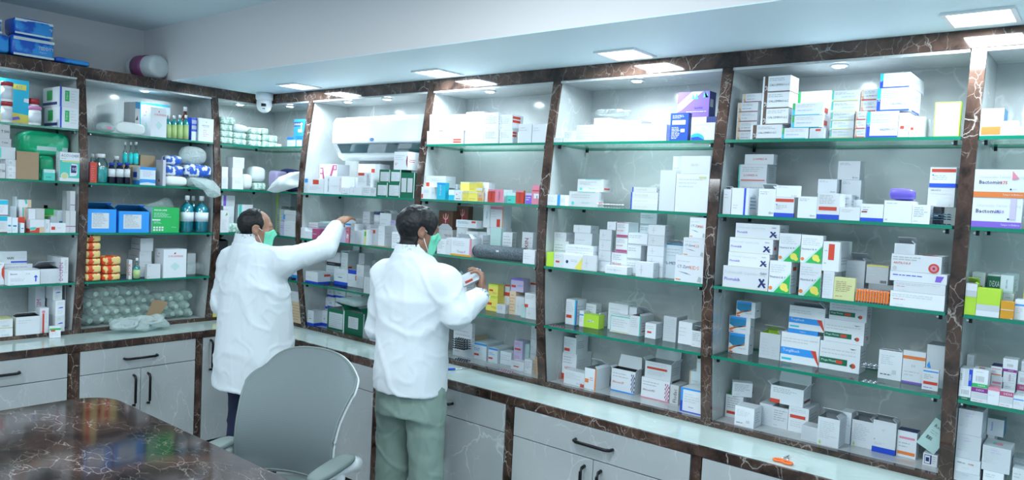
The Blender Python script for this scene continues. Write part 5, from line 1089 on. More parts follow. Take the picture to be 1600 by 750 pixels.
def strips(k, mat=None, base=None, upright=False):
    """one foil blister strip with two rows of blisters"""
    def f(w, d, h):
        b = MB(); b.box(-w/2, w/2, -d/2, d/2, 0, .0012, base or M['strip'])
        nx = max(3, int(w/.014)); ny = max(2, int(d/.02))
        for i in range(nx):
            for j in range(ny):
                x = -w/2+(i+.5)*w/nx; y = -d/2+(j+.5)*d/ny; r = min(w/nx, d/ny)*.36
                b.lathe([(r, .0012), (r*.9, .003), (r*.5, .0045)], mat or M['strip'], (x, y, 0), 8)
        return b, []
    return f
# --- patterned packets and pads in the corner bay
r = Row('C', 0, (335, 160, 9.375), 'L')
PK = pack(M['floral'], .28, .03)
PD = 'mint floral soft packet'
for a, b, tops in ((78, 278, (510, 415, 320)), (282, 480, (535, 445))):
    on = None
    for i, t in enumerate(tops):
        r.S('tissue_packet', PD, 'packet', PK, a, b, t, o=0, d=.11, on=on); on = len(r.items)-1
    if a == 78: r.S('tissue_packet', PD, 'packet', PK, a, 322, 213, o=0, d=.11, on=on)
    else: r.S('cotton_bag', 'white knotted bag on the floral packets', 'bag', pack(M['packw'], .7, .2), 300, 520, 340, d=.1, on=on)
for a, b, tops in ((512, 700, (560, 465, 372)), (704, 798, (565, 470, 380)), (802, 930, (585, 482))):
    on = None
    for i, t in enumerate(tops): r.S('tissue_packet', PD, 'packet', PK, a, b, t, o=0, d=.11, on=on); on = len(r.items)-1
r.S('tissue_packet', 'small white packet at the row end', 'packet', pack(M['packw'], .4, .05), 934, 990, 608, d=.06)
r = Row('C', 1, (335, 230, 10), 'L')
r.S('cotton_roll', 'white cotton roll in clear wrap', 'roll', pack(M['cott'], .6, .06), 462, 610, 432, d=.1)
r.S('tissue_packet', 'mint floral packet lying under white bag', 'packet', PK, 625, 815, 560, d=.1, k='a').S('cotton_bag', 'crumpled white bag on a floral packet', 'bag', pack(M['packw'], .55, .1), 596, 820, 322, d=.12, on='a')
r = Row('C', 1, (335, 230, 10), 'R')
r.S('cotton_bag', 'lilac wrapped pad bundle', 'bag', pack(plain('lilac_wrap', (.45, .38, .62), .5), .4, .08), 832, 960, 380, o=.08, d=.1)
r.S('cloth_bundle', 'dark navy cloth bundle', 'cloth', pack(fabric('navy_cloth', (.02, .03, .12), .8), .6, .15), 965, 1260, 365, o=.16, d=.1)
r = Row('C', 2, (335, 295, 9.375), 'L')
r.S('tissue_packet', 'mint floral packet behind the reaching man', 'packet', PK, 216, 392, 505, d=.1, o=.0)
r = Row('C', 3, (325, 300, 3.41), 'L')
# --- blue bottle bay
r = Row('L2', 0, (130, 140, 7.2727)); r.lim = (1.817, 2.598)
r.S('cotton_roll', 'white cotton roll in a clear labelled pouch', 'roll', pack(M['cott'], .75, .08), 385, 720, 378, o=.0, d=.09)
r.S('pad_pouch', 'clear pouch with small red print', 'pouch', pack(M['film2'], .8, .06, extra=lambda b, w, d, h: b.box(-w*.12, w*.2, -d*.49, -d*.47, h*.35, h*.6, card('P'))), 195, 383, 375, o=.0, d=.09)
LB1 = plain('lime_label', (.45, .62, .25), .5); LB2 = plain('pale_label', (.72, .76, .80), .5)
r.S('bottle', 'teal bottle with lime label', 'bottle', bottle(M['cyan'], M['capw'], LB1, .8, .34, .74, lz=(.02, .6)), 955, 1020, 290, d=.05).S('bottle', 'teal bottle with lime label', 'bottle', bottle(M['cyan'], M['capw'], LB1, .8, .34, .74, lz=(.02, .6)), 1022, 1084, 295, d=.05)
r.S('bottle', 'teal bottle with lime label', 'bottle', bottle(M['cyan'], M['capw'], LB1, .8, .34, .74, lz=(.02, .6)), 1090, 1152, 288, d=.05).S('bottle', 'teal bottle with lime label', 'bottle', bottle(M['cyan'], M['capw'], LB1, .8, .34, .74, lz=(.02, .6)), 1156, 1218, 288, d=.05)
r.S('bottle', 'tall amber bottle with white cap', 'bottle', bottle(M['amber'], M['capw'], None, .8, .3, .66, shell=False), 1140, 1240, 193, o=.08, d=.08)
r = Row('L2', 1, (130, 215, 7.2727))
for a, b, t in ((98, 150, 186), (152, 196, 186)): r.S('bottle', 'clear bottle behind the cyan rinse bottle', 'bottle', bottle(M['cyan'], M['capw'], None, .3, .5, .78), a, b, t, o=.07, d=.05)
r.S('bottle', 'clear bottle half full of cyan rinse', 'bottle', bottle(M['cyan'], M['capw'], None, .55, .46, .74), 160, 300, 184, o=.0, d=.075)
for i, (a, b) in enumerate(((302, 386), (390, 480), (484, 554))): r.S('bottle', 'dark bottle with blue cap and white label', 'bottle', bottle(M['dkl'], M['capb'], LB2, .8, .5, .72, shell=False, lz=(.32, .7)), a, b, 284, o=.0, d=.055)
r.S('bottle', 'clear empty bottle with white cap', 'bottle', bottle(None, M['capw'], None, .8, .45, .74), 352, 440, 210, o=.09, d=.055)
r.I('bwv', 645, 822, 335, 560).I('krf', 452, 645, 310, d=.07, o=.05, k='k', c='brown cardboard tray, shaded half').I('krf', 648, 812, 202, d=.06, o=.085, c='brown cardboard tray standing')
for a, b in ((462, 512), (528, 575), (580, 640)): r.S('dropper_bottle', 'small dropper bottle with teal label', 'bottle', bottle(None, M['capw'], M['cyan'], .5, .35, .55, lz=(.05, .5)), a, b, 50, on='k', o=.06, d=.03)
r.S('plastic_bag', 'crumpled clear bag over the cardboard tray', 'bag', pack(M['film'], .9, .25, 14), 648, 820, 60, o=.08, d=.06, on='k') if 0 else None
r.S('cotton_roll', 'white cotton pad lying flat', 'roll', pack(M['cott'], .6, .06), 942, 1200, 440, o=-.0, d=.1, k='c').S('bandage_pack', 'blue and white bandage pack', 'packet', pack(M['bluew'], .45, .03), 942, 1155, 318, o=-.0, d=.1, on='c', k='c2').S('bandage_pack', 'blue and white bandage pack', 'packet', pack(M['bluew'], .55, .03), 950, 1140, 205, o=-.0, d=.1, on='c2')
r.S('plastic_bag', 'cloudy plastic bag with white pads', 'bag', pack(M['film2'], .7, .08, 9), 1205, 1480, 455, o=.0, d=.1, k='b').S('bandage_pack', 'clear wrapped pad with blue print', 'packet', pack(M['bluew'], .55, .05), 1160, 1480, 310, o=.0, d=.1, on='b', k='b2').S('plastic_bag', 'cloudy plastic bag with white pads', 'bag', pack(M['film2'], .75, .08, 8), 1130, 1430, 110, o=.0, d=.1, on='b2')
r = Row('L2', 2, (130, 290, 7.2727))
LW = plain('white_label', (.70, .78, .85), .5)
r.I('blb', 48, 375, 268, d=.12, open=1, t='', fl='k', k='q0') if 0 else None
r.S('bottle', 'large aqua bottle with white cap and label', 'bottle', bottle(M['aqua'], M['capw'], LW, .86, .26, .70, lz=(.30, .55)), 1146, 1284, 115, o=.0, d=.085).S('bottle', 'large aqua bottle with white cap and label', 'bottle', bottle(M['aqua'], M['capw'], LW, .86, .26, .70, lz=(.30, .55)), 1306, 1450, 122, o=.0, d=.085).S('bottle', 'aqua bottle half hidden at the back', 'bottle', bottle(M['aqua'], M['capw'], None, .86, .26, .70), 1225, 1325, 120, o=.1, d=.07)
r.S('plastic_bag', 'flat clear bags of pads at the back', 'bag', pack(M['film2'], .7, .25, 12), 640, 1090, 175, o=.13, d=.08)
r = Row('L2', 3, (120, 355, 6.957))
OW = pack(M['packo'], .42, .045)
on = None
for t in (502, 412, 340, 252, 166, 76): r.S('snack_packet', 'orange red wrapped packet', 'packet', OW, 82, 272, t, o=-.0, d=.09, on=on); on = len(r.items)-1
on = None
for t in (508, 415, 315): r.S('snack_packet', 'orange red wrapped packet', 'packet', OW, 282, 490, t, o=-.0, d=.09, on=on); on = len(r.items)-1
r.S('bottle', 'teal spray bottle with white nozzle', 'bottle', bottle(M['cyan'], M['capw'], LB1, .6, .3, .6, lz=(.05, .45)), 636, 706, 340, o=.0, d=.05)
r.S('blister_strip', 'blue silver blister strip lying flat', 'strip', strips(1, M['capb']), 480, 755, 535, o=-.0, d=.05)
r.S('plastic_bag', 'clear bag of small bottles by big carton', 'bag', pack(M['film'], .6, .08, 16), 1210, 1420, 395, o=.01, d=.1)
# bottles in the bottom compartment of the blue bottle bay
def clear_bottle_mesh(r0, L, cap):
    b = MB(); T = Matrix.Rotation(math.pi/2, 4, 'Y')
    b.lathe([(r0*.8, 0), (r0, .006), (r0, L*.72), (r0*.45, L*.84), (r0*.42, L*.9)], M['petc'], n=14, T=T)
    b.lathe([(r0*.5, L*.9), (r0*.5, L*.985), (r0*.42, L)], cap, n=12, T=T)
    return b.mesh('empty_bottle')
cm = [clear_bottle_mesh(.031, .155, M['petc']), clear_bottle_mesh(.031, .155, M['cyan'])]
rb = random.Random(3); cnt = 0
for j in range(5):
    for i in range(12 - (j == 4)*6):
        y = 1.858+.031+.0635*i+(.031 if j % 2 else 0); z = .832+.031+.0545*j
        if y > 2.55 or z > 1.08 or (j >= 3 and y > 2.3): continue
        o_ = bpy.data.objects.new('empty_bottle', cm[1 if (j == 3 and i in (6, 7)) else 0]); COL.objects.link(o_)
        o_.location = (-4.985+rb.uniform(-.008, .008), y, z); o_.rotation_euler = (rb.uniform(-3, 3), rb.uniform(-.05, .05), rb.uniform(-.05, .05))
        blue = (j == 3 and i in (6, 7))
        tag(o_, 'clear empty bottle with blue cap in the bagged pile, bottom of blue bottle bay' if blue else 'clear empty plastic bottle lying in the bagged pile, bottom of blue bottle bay', 'bottle', 'empty bottles bagged in the bottom compartment')
bg = MB(); blob(bg, .18, .76, .26, M['film'], 60, 36, .5, .05, 2., 10.)
o_ = bg.build('plastic_bag', loc=(-4.74-.03, 2.2, .835)); o_.name = 'plastic_bag'
bpy.data.objects.remove(o_)
def sheet_bag(name, x0, x1, y0, y1, z0, z1, mat, seed, label, amp=.03, fr=9.):
    """crumpled film draped as an open skin: front, top and sides of a bag"""
    from mathutils import noise
    b = MB(); nu, nv = 70, 34; vs = []; fs = []
    for j in range(nv+1):
        v = j/nv
        for i in range(nu+1):
            u = i/nu; y = y0+(y1-y0)*u
            th = v*math.pi*.5
            x = x0+(x1-x0)*(math.cos(th)**.6 if th < 1.57 else 0); z = z0+(z1-z0)*math.sin(th)**.8
            p = Vector((x, y, z)); q = noise.noise_vector(p*fr+Vector((seed, 0, 0))); q2 = noise.noise_vector(p*fr*3+Vector((0, seed, 0)))
            e = min(1, 4*v, 4*u+.2, 4*(1-u)+.2)
            p += Vector((abs(q.x)*-amp+q2.x*amp*.5, q.y*amp*.6, (q.z-.25)*amp*1.2))*e
            vs.append((min(p.x, x1+.01), min(max(p.y, y0), y1), max(p.z, z0)))
    for j in range(nv):
        for i in range(nu): fs.append((j*(nu+1)+i, j*(nu+1)+i+1, (j+1)*(nu+1)+i+1, (j+1)*(nu+1)+i))
    b.add(vs, fs, mat, True); o = b.build(name); tag(o, label, 'bag'); return o
b = MB(); blob(b, .235, .72, .262, M['film'], 110, 50, .35, .022, 2., 16.); o_ = b.build('plastic_bag', loc=(-4.895, 2.195, .8305)); tag(o_, 'large crumpled clear plastic bag around empty bottles, bottom of blue bottle bay', 'bag')
b = MB(); blob(b, .16, .30, .075, M['film2'], 50, 20, .7, .22, 5., 22.); o_ = b.build('plastic_wrap', loc=(-4.655, 2.12, .8095)); tag(o_, 'crumpled clear plastic wrap lying on the counter under the bottle bag', 'wrap')
b = MB(); b.extr([(2.19, .87), (2.235, .98), (2.29, .975), (2.335, .955), (2.27, .86), (2.22, .85)], -4.762, -4.758, card('K')); o_ = b.build('cardboard_piece'); tag(o_, 'torn brown cardboard piece in front of the bagged empty bottles', 'cardboard')
def pillow_poly(name, pts, wall_c, thick, mat, label, cat, wall='R', seed=1., n=26):
    """soft pouch: outline points in the front plane, swollen to its thickness in the middle"""
    P_ = [Vector(tuple(map(float, onY(x, y, wall_c) if wall == 'R' else onX(x, y, wall_c)))) for x, y in pts]
    c = sum(P_, Vector())/len(P_); out = []; m = len(P_)
    for i in range(m):
        for k in range(6): out.append(P_[i].lerp(P_[(i+1) % m], k/6))
    nn = Vector((0, -1, 0)) if wall == 'R' else Vector((1, 0, 0)); b = MB(); vs = []; R_ = 8; L_ = len(out)
    for sd in (1, -1):
        for j in range(R_+1):
            t = j/R_
            for p in out:
                q = p.lerp(c, t*.97); w_ = NZ0(q*14+Vector((seed, sd, 0)))
                vs.append(tuple(q+nn*(sd*thick*.5*(math.sin(t*math.pi/2)**.6)*(1+.5*w_)+(.006*w_))))
    fs = []
    for g in (0, 1):
        o0 = g*(R_+1)*L_
        for j in range(R_):
            for i in range(L_): fs.append((o0+j*L_+i, o0+j*L_+(i+1) % L_, o0+(j+1)*L_+(i+1) % L_, o0+(j+1)*L_+i))
        fs.append(tuple(o0+R_*L_+i for i in range(L_)))
    b.add(vs, fs, mat, True); o = b.build(name); tag(o, label, cat); return o
from mathutils import noise as NQ
NZ0 = NQ.noise
pillow_poly('white_pouch', [(417, 298), (424, 287), (436, 277), (452, 270), (468, 268), (466, 292), (452, 296), (434, 301), (427, 301)], 2.868, .05, M['packw'], 'large white pouch hanging over the shelf edge, second shelf of corner bay', 'pouch', seed=2.)
pillow_poly('plastic_bag', [(297, 277), (312, 279), (333, 282), (344, 294), (345, 306), (335, 309), (324, 307), (318, 297), (306, 292)], -4.665, .05, M['film2'], 'cloudy empty plastic bag hanging from the second shelf, blue bottle bay', 'bag', 'L', 5.)
# --- leftmost bay
r = Row('L1', 0, (0, 110, 7.5))
JL = plain('jar_label', (.62, .66, .72), .5)
r.S('pill_jar', 'white jar with red lid before picture carton', 'jar', jar(M['capr'], JL), 34, 172, 365, o=.0, d=.07, k='a').S('pill_jar', 'white jar with red lid before picture carton', 'jar', jar(M['capr'], JL), 34, 180, 130, o=.0, d=.07, on='a')
r.S('pill_jar', 'white jar with pink lid', 'jar', jar(M['capp'], JL), 362, 510, 418, o=.0, d=.07).S('pill_jar', 'dark jar with red lid behind the pink one', 'jar', jar(M['capr'], JL), 352, 485, 330, o=.09, d=.07)
r = Row('L1', 1, (0, 190, 7.5))
r.S('diaper_pack', 'small green pack with white print', 'packet', pack(M['packg'], .4, .05), 460, 640, 412, o=.045, d=.1, k='g').S('diaper_pack', 'large crinkled green pack', 'packet', pack(M['packg'], .45, .05, 9, extra=lambda b, w, d, h: b.box(-w*.18, w*.42, -d*.5, -d*.485, h*.25, h*.42, card('T'))), 235, 840, 124, o=.05, d=.13, on='g')
r = Row('L1', 2, (0, 285, 8.82)); r.lim = (1.2, 1.7)
r.S('steel_dish', 'stack of dark round foil dishes', 'dish', lambda w, d, h: (MB().lathe([(w*.5, 0), (w*.5, h*.6), (w*.42, h)], M['black'], n=20), []), 640, 860, 320, o=.17, d=.1)
r = Row('L1', 3, (0, 365, 8.82))
r.S('blister_strip', 'dark blister strips piled on the long white carton', 'strip', strips(1, M['stripk']), 0, 230, 125, o=.0, d=.08)
# item standing on the counter, left wall
fx = -4.70
A = onX(80.6, 521, fx); B_ = onX(96.8, 521, fx)
b = MB(); w_ = B_[1]-A[1]; hh = (onX(88, 511.5, fx)[2]-CTR); b.box(-w_/2, w_/2, -.025, .025, 0, hh, card('w')); decal(b, 'F', (w_, .05, hh), STP['gtp'][2], random.Random(1), ''); decal(b, 'R', (w_, .05, hh), STP['gtp'][2], random.Random(1), '')
o_ = b.build('medicine_box', loc=(fx-.03, (A[1]+B_[1])/2, CTR+.001), rz=math.pi/2-.25); tag(o_, 'small white carton with green band standing on the counter, left wall', 'box')
# --- things lying on top of the left shelving
r = Row('L1', 0, (0, 0, 2.886)); r.z = SOF+.001; r.lim = (.5, 2.3); r.sh = 0
tops = []
def teddy(b, w, d, h):
    dd = []; decal(b, 'F', (w*.98, d*1.01, h), parse('Fr .02 .78 .98 .92 i;Fr .02 .06 .98 .16 i;Ft .6 .45 .16 TEDDYY w 1;Ft .62 .28 .1 diapers w'), random.Random(2), '')
n0 = len(REG)
BPK = pack(M['packb'], .3, .05, 6, extra=teddy)
r.S('diaper_pack', 'blue diaper pack on top of the left shelving', 'packet', BPK, 55, 250, 168, o=.0, d=.16, k='a').S('diaper_pack', 'blue diaper pack on top', 'packet', BPK, 62, 245, 88, o=.0, d=.16, on='a')
r.S('diaper_pack', 'pale blue pack', 'packet', pack(M['packb'], .3, .05), -70, 46, 152, o=.0, d=.16, k='b').S('diaper_pack', 'x', 'packet', BPK, -90, 12, 75, o=.0, d=.16, on='b')
r.S('diaper_pack', 'flat', 'packet', pack(M['packb'], .45, .1), 256, 415, 268, o=.0, d=.14)
LBT = ['blue diaper pack, lower of the pair on the left shelving top', 'blue diaper pack, upper of the pair on the left shelving top', 'blue pack cut by the left edge, lower one, above the shelves', 'blue pack cut by the left edge, upper one, above the shelves', 'flat blue pack lying on the shelving top, rightmost']
for q, l in zip(REG[n0:], LBT): q['o']['label'] = l; q['o']['category'] = 'packet'; q['o']['group'] = 'blue packs on top of the left shelving'
del REG[n0:]
P = onX(240, 106, -4.82)
b = MB(); T = Matrix.Rotation(math.radians(12), 4, 'Z') @ Matrix.Rotation(math.pi/2, 4, 'Y')
b.lathe([(.045, -.2), (.072, -.16), (.076, 0), (.074, .06), (.058, .078), (.02, .07)], M['packw'], n=26, T=T)
b.lathe([(.0775, -.12), (.079, -.06), (.0785, -.02)], plain('purple_print', (.28, .08, .22), .4), n=26, T=T)
o_ = b.build('cotton_roll', loc=(-4.88, P[1]+.02, SOF+.0795)); tag(o_, 'large white wrapped roll with purple print lying on the shelving top in the corner', 'roll')
# --- other loose things
r = Row('R4', 1, (1110, 220, 4))
def glove(w, d, h): b = MB(); blob(b, w, d, h, plain('violet_pouch', (.16, .12, .62), .3), 30, 12, .5, .15, 3, 12); return b, []
zp = onY(1400, 314, frontY(1.71)+.0)[2]
r.z = 1.71
def topz(row, bay, sh, desc): return [q for q in REG if q['bay'] == bay and q['sh'] == sh and q['d'] == desc]
q = topz(r, 'R4', 1, 'blank white carton')[-1]['o']
r.items.append((0, 0, 0, 0, q.location.z+max(v.co.z for v in q.data.vertices)+.001)); r.K['t'] = 0; r.cl[0] = ((1, 77), 1)
r.S('pouch', 'violet foil pouch on a blank white carton', 'pouch', glove, 1128, 1272, 305, o=.0, d=.06, on='t')
r = Row('R4', 1, (1110, 220, 4)); on = None
for t in (495, 480, 464, 450): r.S('blister_strip', 'dark blue blister strip in a small pile', 'strip', strips(1, M['stripk'], plain('blue_foil', (.10, .25, .38), .3, .6)), 1380, 1500, t, o=-.0, d=.04, on=on); on = len(r.items)-1
r = Row('R4', 2, (1110, 330, 4))
OS = plain('orange_blister', (.80, .16, .01), .25)
def ostrip(w, d, h):
    b = MB(); b.box(-w/2, -w/2+.001, -d/2, d/2, 0, h, card('s'))
    for j in range(3):
        for i in range(4): b.lathe([(h*.13, 0), (h*.12, w*.55), (h*.05, w*.85)], OS, n=8, T=Matrix.Translation((-w/2+.001, -d/2+d*(i+.5)/4, h*(j+.5)/3)) @ Matrix.Rotation(math.pi/2, 4, 'Y'))
    b.box(-w/2+.001, w/2-.001, -d/2, -d/2+.002, h*.1, h*.9, OS); return b, []
for i in range(12): r.S('blister_strip', 'orange blister strip standing on edge', 'strip', ostrip, 908+17.5*i, 924+17.5*i, 484+1.5*i, o=-.0, d=.05)
r = Row('R4', 3, (1110, 450, 4)); on = None
for t in (500, 486, 470): r.S('blister_strip', 'silver blister strip in a loose pile', 'strip', strips(1), 942, 1035, t, o=.0, d=.05, on=on); on = len(r.items)-1
r = Row('R3', 1, (840, 300, 4.167)); on = None
for t in (84, 70): r.S('blister_strip', 'pale blister strip lying on the shelf', 'strip', strips(1, M['capw']), 375, 535, t, o=.0, d=.05, on=on); on = len(r.items)-1
r = Row('R3', 3, (840, 440, 3.41))
r.S('blister_strip', 'silver and plum blister strip at left end', 'strip', strips(1, plain('plum_pill', (.2, .06, .12), .3)), 55, 128, 200, o=-.0, d=.05)
r = Row('R3', 4, (840, 440, 3.41))
for i in range(5):
    x0 = 440+18*i
    qc = [x for x in REG if x['bay'] == 'R3' and x['sh'] == 4 and x['d'].startswith('carton with blue cheq')][0]['o']; P0 = (qc.location.x-.045+.02*i, qc.location.y, .83+.055)
    b = MB(); b.lathe([(.009, 0), (.009, .035), (.006, .042), (.006, .05)], M['stripk'], n=12); o_ = b.build('vial', loc=(P0[0], P0[1]-.01+.004*i, P0[2]-.03)); tag(o_, 'dark capped vial in the open chequered carton, bottom shelf, gel carton bay', 'vial', 'vials in the open chequered carton')
r = Row('R3', 0, (840, 100, 3.41))
q = max((q for q in REG if q['bay'] == 'R3' and q['sh'] == 0 and q['d'].startswith('thin white piled')), key=lambda q: q['o'].location.z)['o']
r.items.append((0, 0, 0, 0, q.location.z+.02)); r.K['t'] = 0; r.cl[0] = ((0, 77), 1)
r.S('plastic_bag', 'shiny clear wrap over the thin cartons', 'bag', pack(M['film'], .6, .15, 14), 292, 465, 240, o=.0, d=.08, on='t')
# dark grey cylindrical speaker
r = Row('R2', 2, (640, 300, 4.1667))
A, B_ = onY(745, 388, 2.925), onY(824, 398, 2.955)
L = (B_-A); L[2] = 0; ln = float(np.linalg.norm(L)); ang = math.atan2(L[1], L[0])
SP_ = fabric('speaker_cloth', (.07, .09, .11), .9, 160, .5, (.12, .15, .17))
e = empty('speaker', (float(A[0]), float(A[1]), 1.4155), 'dark grey fabric cylinder speaker lying on the third shelf of the speaker bay', 'speaker', ang)
T = Matrix.Translation((0, 0, .0365)) @ Matrix.Rotation(math.pi/2, 4, 'Y'); R0 = .036
MB().lathe([(.02, -.004), (.03, .0), (R0, .012), (R0, ln-.012), (.03, ln), (.02, ln+.004)], SP_, n=28, T=T).build('body', e, fix=True)
MB().lathe([(.0285, -.0075), (.0285, -.003)], M['rubber'], n=24, T=T).build('end_cap', e, fix=True); MB().lathe([(.0285, ln+.003), (.0285, ln+.0075)], M['rubber'], n=24, T=T).build('end_cap', e, fix=True)
MB().box(ln*.5-.008, ln*.5+.008, -.0385, -.0355, .042, .052, card('p')).build('badge', e, fix=True)
# jar in the air conditioner bay
r = Row('R1', 2, (440, 310, 7.27))
q = [0]
r.I('lpt', 1012, 1092, 305, d=.06, o=.115, k='j', c='low carton under the capped jar')
r.S('pill_jar', 'white jar with navy banded cap', 'jar', jar(plain('navy_band', (.05, .07, .2), .4), LB2), 1012, 1114, 150, o=.11, d=.065, on='j')
for i, (a, b_) in enumerate(((1000, 1075), (1078, 1160), (1164, 1250))): r.S('blister_strip', 'brown and gold blister strip on the edge', 'strip', strips(1, plain('gold_pill', (.30, .2, .1), .35)), a, b_, 495+8*i, o=-.0, d=.045)
r = Row('R1', 4, (465, 430, 6.52))
r.S('plastic_bag', 'pale plastic pouch on the green cartons', 'bag', pack(M['film2'], .6, .14, 8), 560, 716, 345, o=.0, d=.11, on=None) if 0 else None
q = [x for x in REG if x['bay'] == 'R1' and x['sh'] == 4 and x['d'].startswith('large dark green')]
if q:
    o0 = q[0]['o']; zt = o0.location.z+max(v.co.z for v in o0.data.vertices)
    b = MB(); blob(b, .20, .15, .045, M['film2'], 40, 16, .6, .12, 3.3, 9.); o_ = b.build('plastic_pouch', loc=(o0.location.x-.02, o0.location.y, zt-.01+.02)); tag(o_, 'pale plastic pouch lying on the large dark green carton', 'pouch')
r = Row('R2', 4, (640, 440, 4.1667)); on = None
for i in range(6): r.S('blister_strip', 'dark silver blister strip in a heap', 'strip', strips(1, M['black']), 268, 352, 440-14*i, o=.0, d=.07, on=on); on = len(r.items)-1
r.S('blister_strip', 'pink blister strip lying flat', 'strip', strips(1, plain('pink_pill', (.5, .1, .2), .3), plain('white_foil', (.7, .68, .72), .3)), 565, 650, 545, o=-.0, d=.05)
# ================================================================ air conditioner
e = empty('air_conditioner', (-3.6, 3.15, 1.94), 'white wall-mounted split air conditioner on the second bay of the right wall', 'air conditioner')
ax0, ax1 = -4.03, -3.165
wp = plain('ac_white', (.78, .82, .84), .22)
pf = [(3.252, 1.955), (3.252, 2.203), (3.10, 2.212), (3.055, 2.205), (3.035, 2.175), (3.03, 2.045), (3.036, 2.040), (3.075, 1.985), (3.085, 1.955), (3.12, 1.935), (3.2, 1.935)]
MB().extr(pf, ax0, ax1, wp).build('body', e, .006)
MB().box(ax0+.004, ax1-.004, 3.0295, 3.034, 2.036, 2.040, M['strip']).build('chrome_line', e)
lv = MB(); lv.extr([(3.0385, 2.035), (3.0755, 1.982), (3.0725, 1.980), (3.0355, 2.033)], ax0+.05, ax1-.03, plain('ac_louvre', (.02, .08, .10), .06, spec=.9)); lv.build('louvre', e)
c = onY(581, 218, 3.03); lb = MB()
lb.add([(c[0]+.021*math.cos(t*math.pi/12), 3.0285, c[2]+.0095*math.sin(t*math.pi/12)) for t in range(24)], [tuple(range(24))], plain('logo_blue', (.02, .12, .5), .3))
vs, fs, gw, gh = glyphs('Carrier'); s_ = .032/gw; lb.add([(c[0]-.016+x*s_, 3.028, c[2]-.004+y*s_) for x, y in vs], fs, card('w')); lb.build('logo', e)
# ================================================================ dome camera
cx, cy = -4.64, 2.912
e = empty('dome_camera', (cx, cy, SOF-.005), 'white dome security camera hanging from the soffit in the corner', 'camera')
cw = plain('camera_white', (.78, .80, .82), .3)
MB().lathe([(.052, -.055), (.058, -.045), (.058, -.0055)][::-1], cw, (cx, cy, SOF), 32).build('mount', e)
dm = MB(); dm.lathe([(.012, -.138), (.028, -.132), (.042, -.118), (.050, -.094), (.051, -.070), (.049, -.054)], cw, (cx, cy, SOF), 32); dm.build('dome', e)
dv = Vector((-cx, -cy, 0)).normalized(); sv = Vector((-dv.y, dv.x, 0)); lm = MB()
def wpt(a, z, out=.0):
    R_ = .0525 if z > -.098 else .0525-(-.098-z)*.6
    return tuple(Vector((cx, cy, SOF))+dv*(math.sqrt(max(R_**2-a*a, 0))+out)+sv*a+Vector((0, 0, z)))
for (a0, a1, z0, z1) in ((-.020, .012, -.100, -.080), (-.012, .006, -.118, -.112)):
    n_ = 5; vs = [wpt(a0+(a1-a0)*i/n_, z, .001) for z in (z0, z1) for i in range(n_+1)]
    lm.add(vs, [(i, i+1, n_+2+i, n_+1+i) for i in range(n_)], M['black'])
lm.build('lens_window', e)
# ================================================================ dark marble table
TX0, TX1, TY0, TY1, TZ = -3.52, -1.15, .28, 1.45, .76
def rrect(x0, x1, y0, y1, rad, n=8):
    P_ = []
    for cx_, cy_, a0 in ((x1-rad, y1-rad, 0), (x0+rad, y1-rad, 90), (x0+rad, y0+rad, 180), (x1-rad, y0+rad, 270)):
        for i in range(n+1): a = math.radians(a0+90*i/n); P_.append((cx_+rad*math.cos(a), cy_+rad*math.sin(a)))
    return P_
e = empty('table', ((TX0+TX1)/2, (TY0+TY1)/2, 0), 'dark brown polished marble table with rounded corners, bottom left foreground', 'table')
MB().extr(rrect(TX0, TX1, TY0, TY1, .16), TZ-.04, TZ, M['tablem'], 'z').build('tabletop', e, .006)
MB().box(TX0+.2, TX1-.2, TY0+.2, TY1-.25, .06, TZ-.041, M['laminate_front']).build('base', e); MB().box(TX0+.23, TX1-.23, TY0+.23, TY1-.28, .0, .06, M['black']).build('plinth', e)
# ================================================================ scissors, knife
O = onZ(1224, 719, CTR+.004); e = empty('scissors', (float(O[0]), float(O[1]), CTR+.001), 'orange handled scissors lying open on the pale counter, lower right', 'scissors')
orp = plain('orange_handle', (.85, .16, .03), .35)
def tor(c, a, b_, r_, mat, ang, n=18):
    m = MB(); pts = [(c[0]+a*math.cos(t)*math.cos(ang)-b_*math.sin(t)*math.sin(ang), c[1]+a*math.cos(t)*math.sin(ang)+b_*math.sin(t)*math.cos(ang), c[2]) for t in [2*math.pi*i/n for i in range(n+1)]]
    return m.tube(pts, r_, mat, 8)
z_ = CTR+.006
A = onZ(1217, 719, CTR+.005); B_ = onZ(1230, 723, CTR+.005); C_ = onZ(1233, 711, CTR+.005)
for q_, a_ in ((A, .3), (B_, -.2)):
    tor((q_[0], q_[1], z_), .019, .013, .0042, orp, a_).build('handle', e)
pv = (A+B_)/2*.5+C_*.5
for q_, s_ in ((A, 1), (B_, -1)):
    d0 = Vector((float(q_[0]), float(q_[1]), z_-.001)); d1 = Vector((float(C_[0])+s_*.002, float(C_[1]), z_-.001)); m = MB(); m.tube([d0.lerp(d1, .25), d0.lerp(d1, .55), d1], [.004, .0035, .0008], M['strip'], 6); m.build('blade', e)
A = onZ(699, 577, CTR+.006); B_ = onZ(711, 577, CTR+.006); C_ = onZ(736, 575, CTR+.004)
e = empty('cutter', (float(A[0]), float(A[1]), CTR+.001), 'thin blade with blue handle on the counter beside the man in green trousers', 'knife')
MB().tube([(A[0], A[1], CTR+.007), (B_[0], B_[1], CTR+.007)], .006, plain('blue_handle', (.01, .1, .6), .3), 8).build('handle', e); MB().tube([(B_[0], B_[1], CTR+.005), (C_[0], C_[1], CTR+.004)], [.003, .0008], M['strip'], 6).build('blade', e)
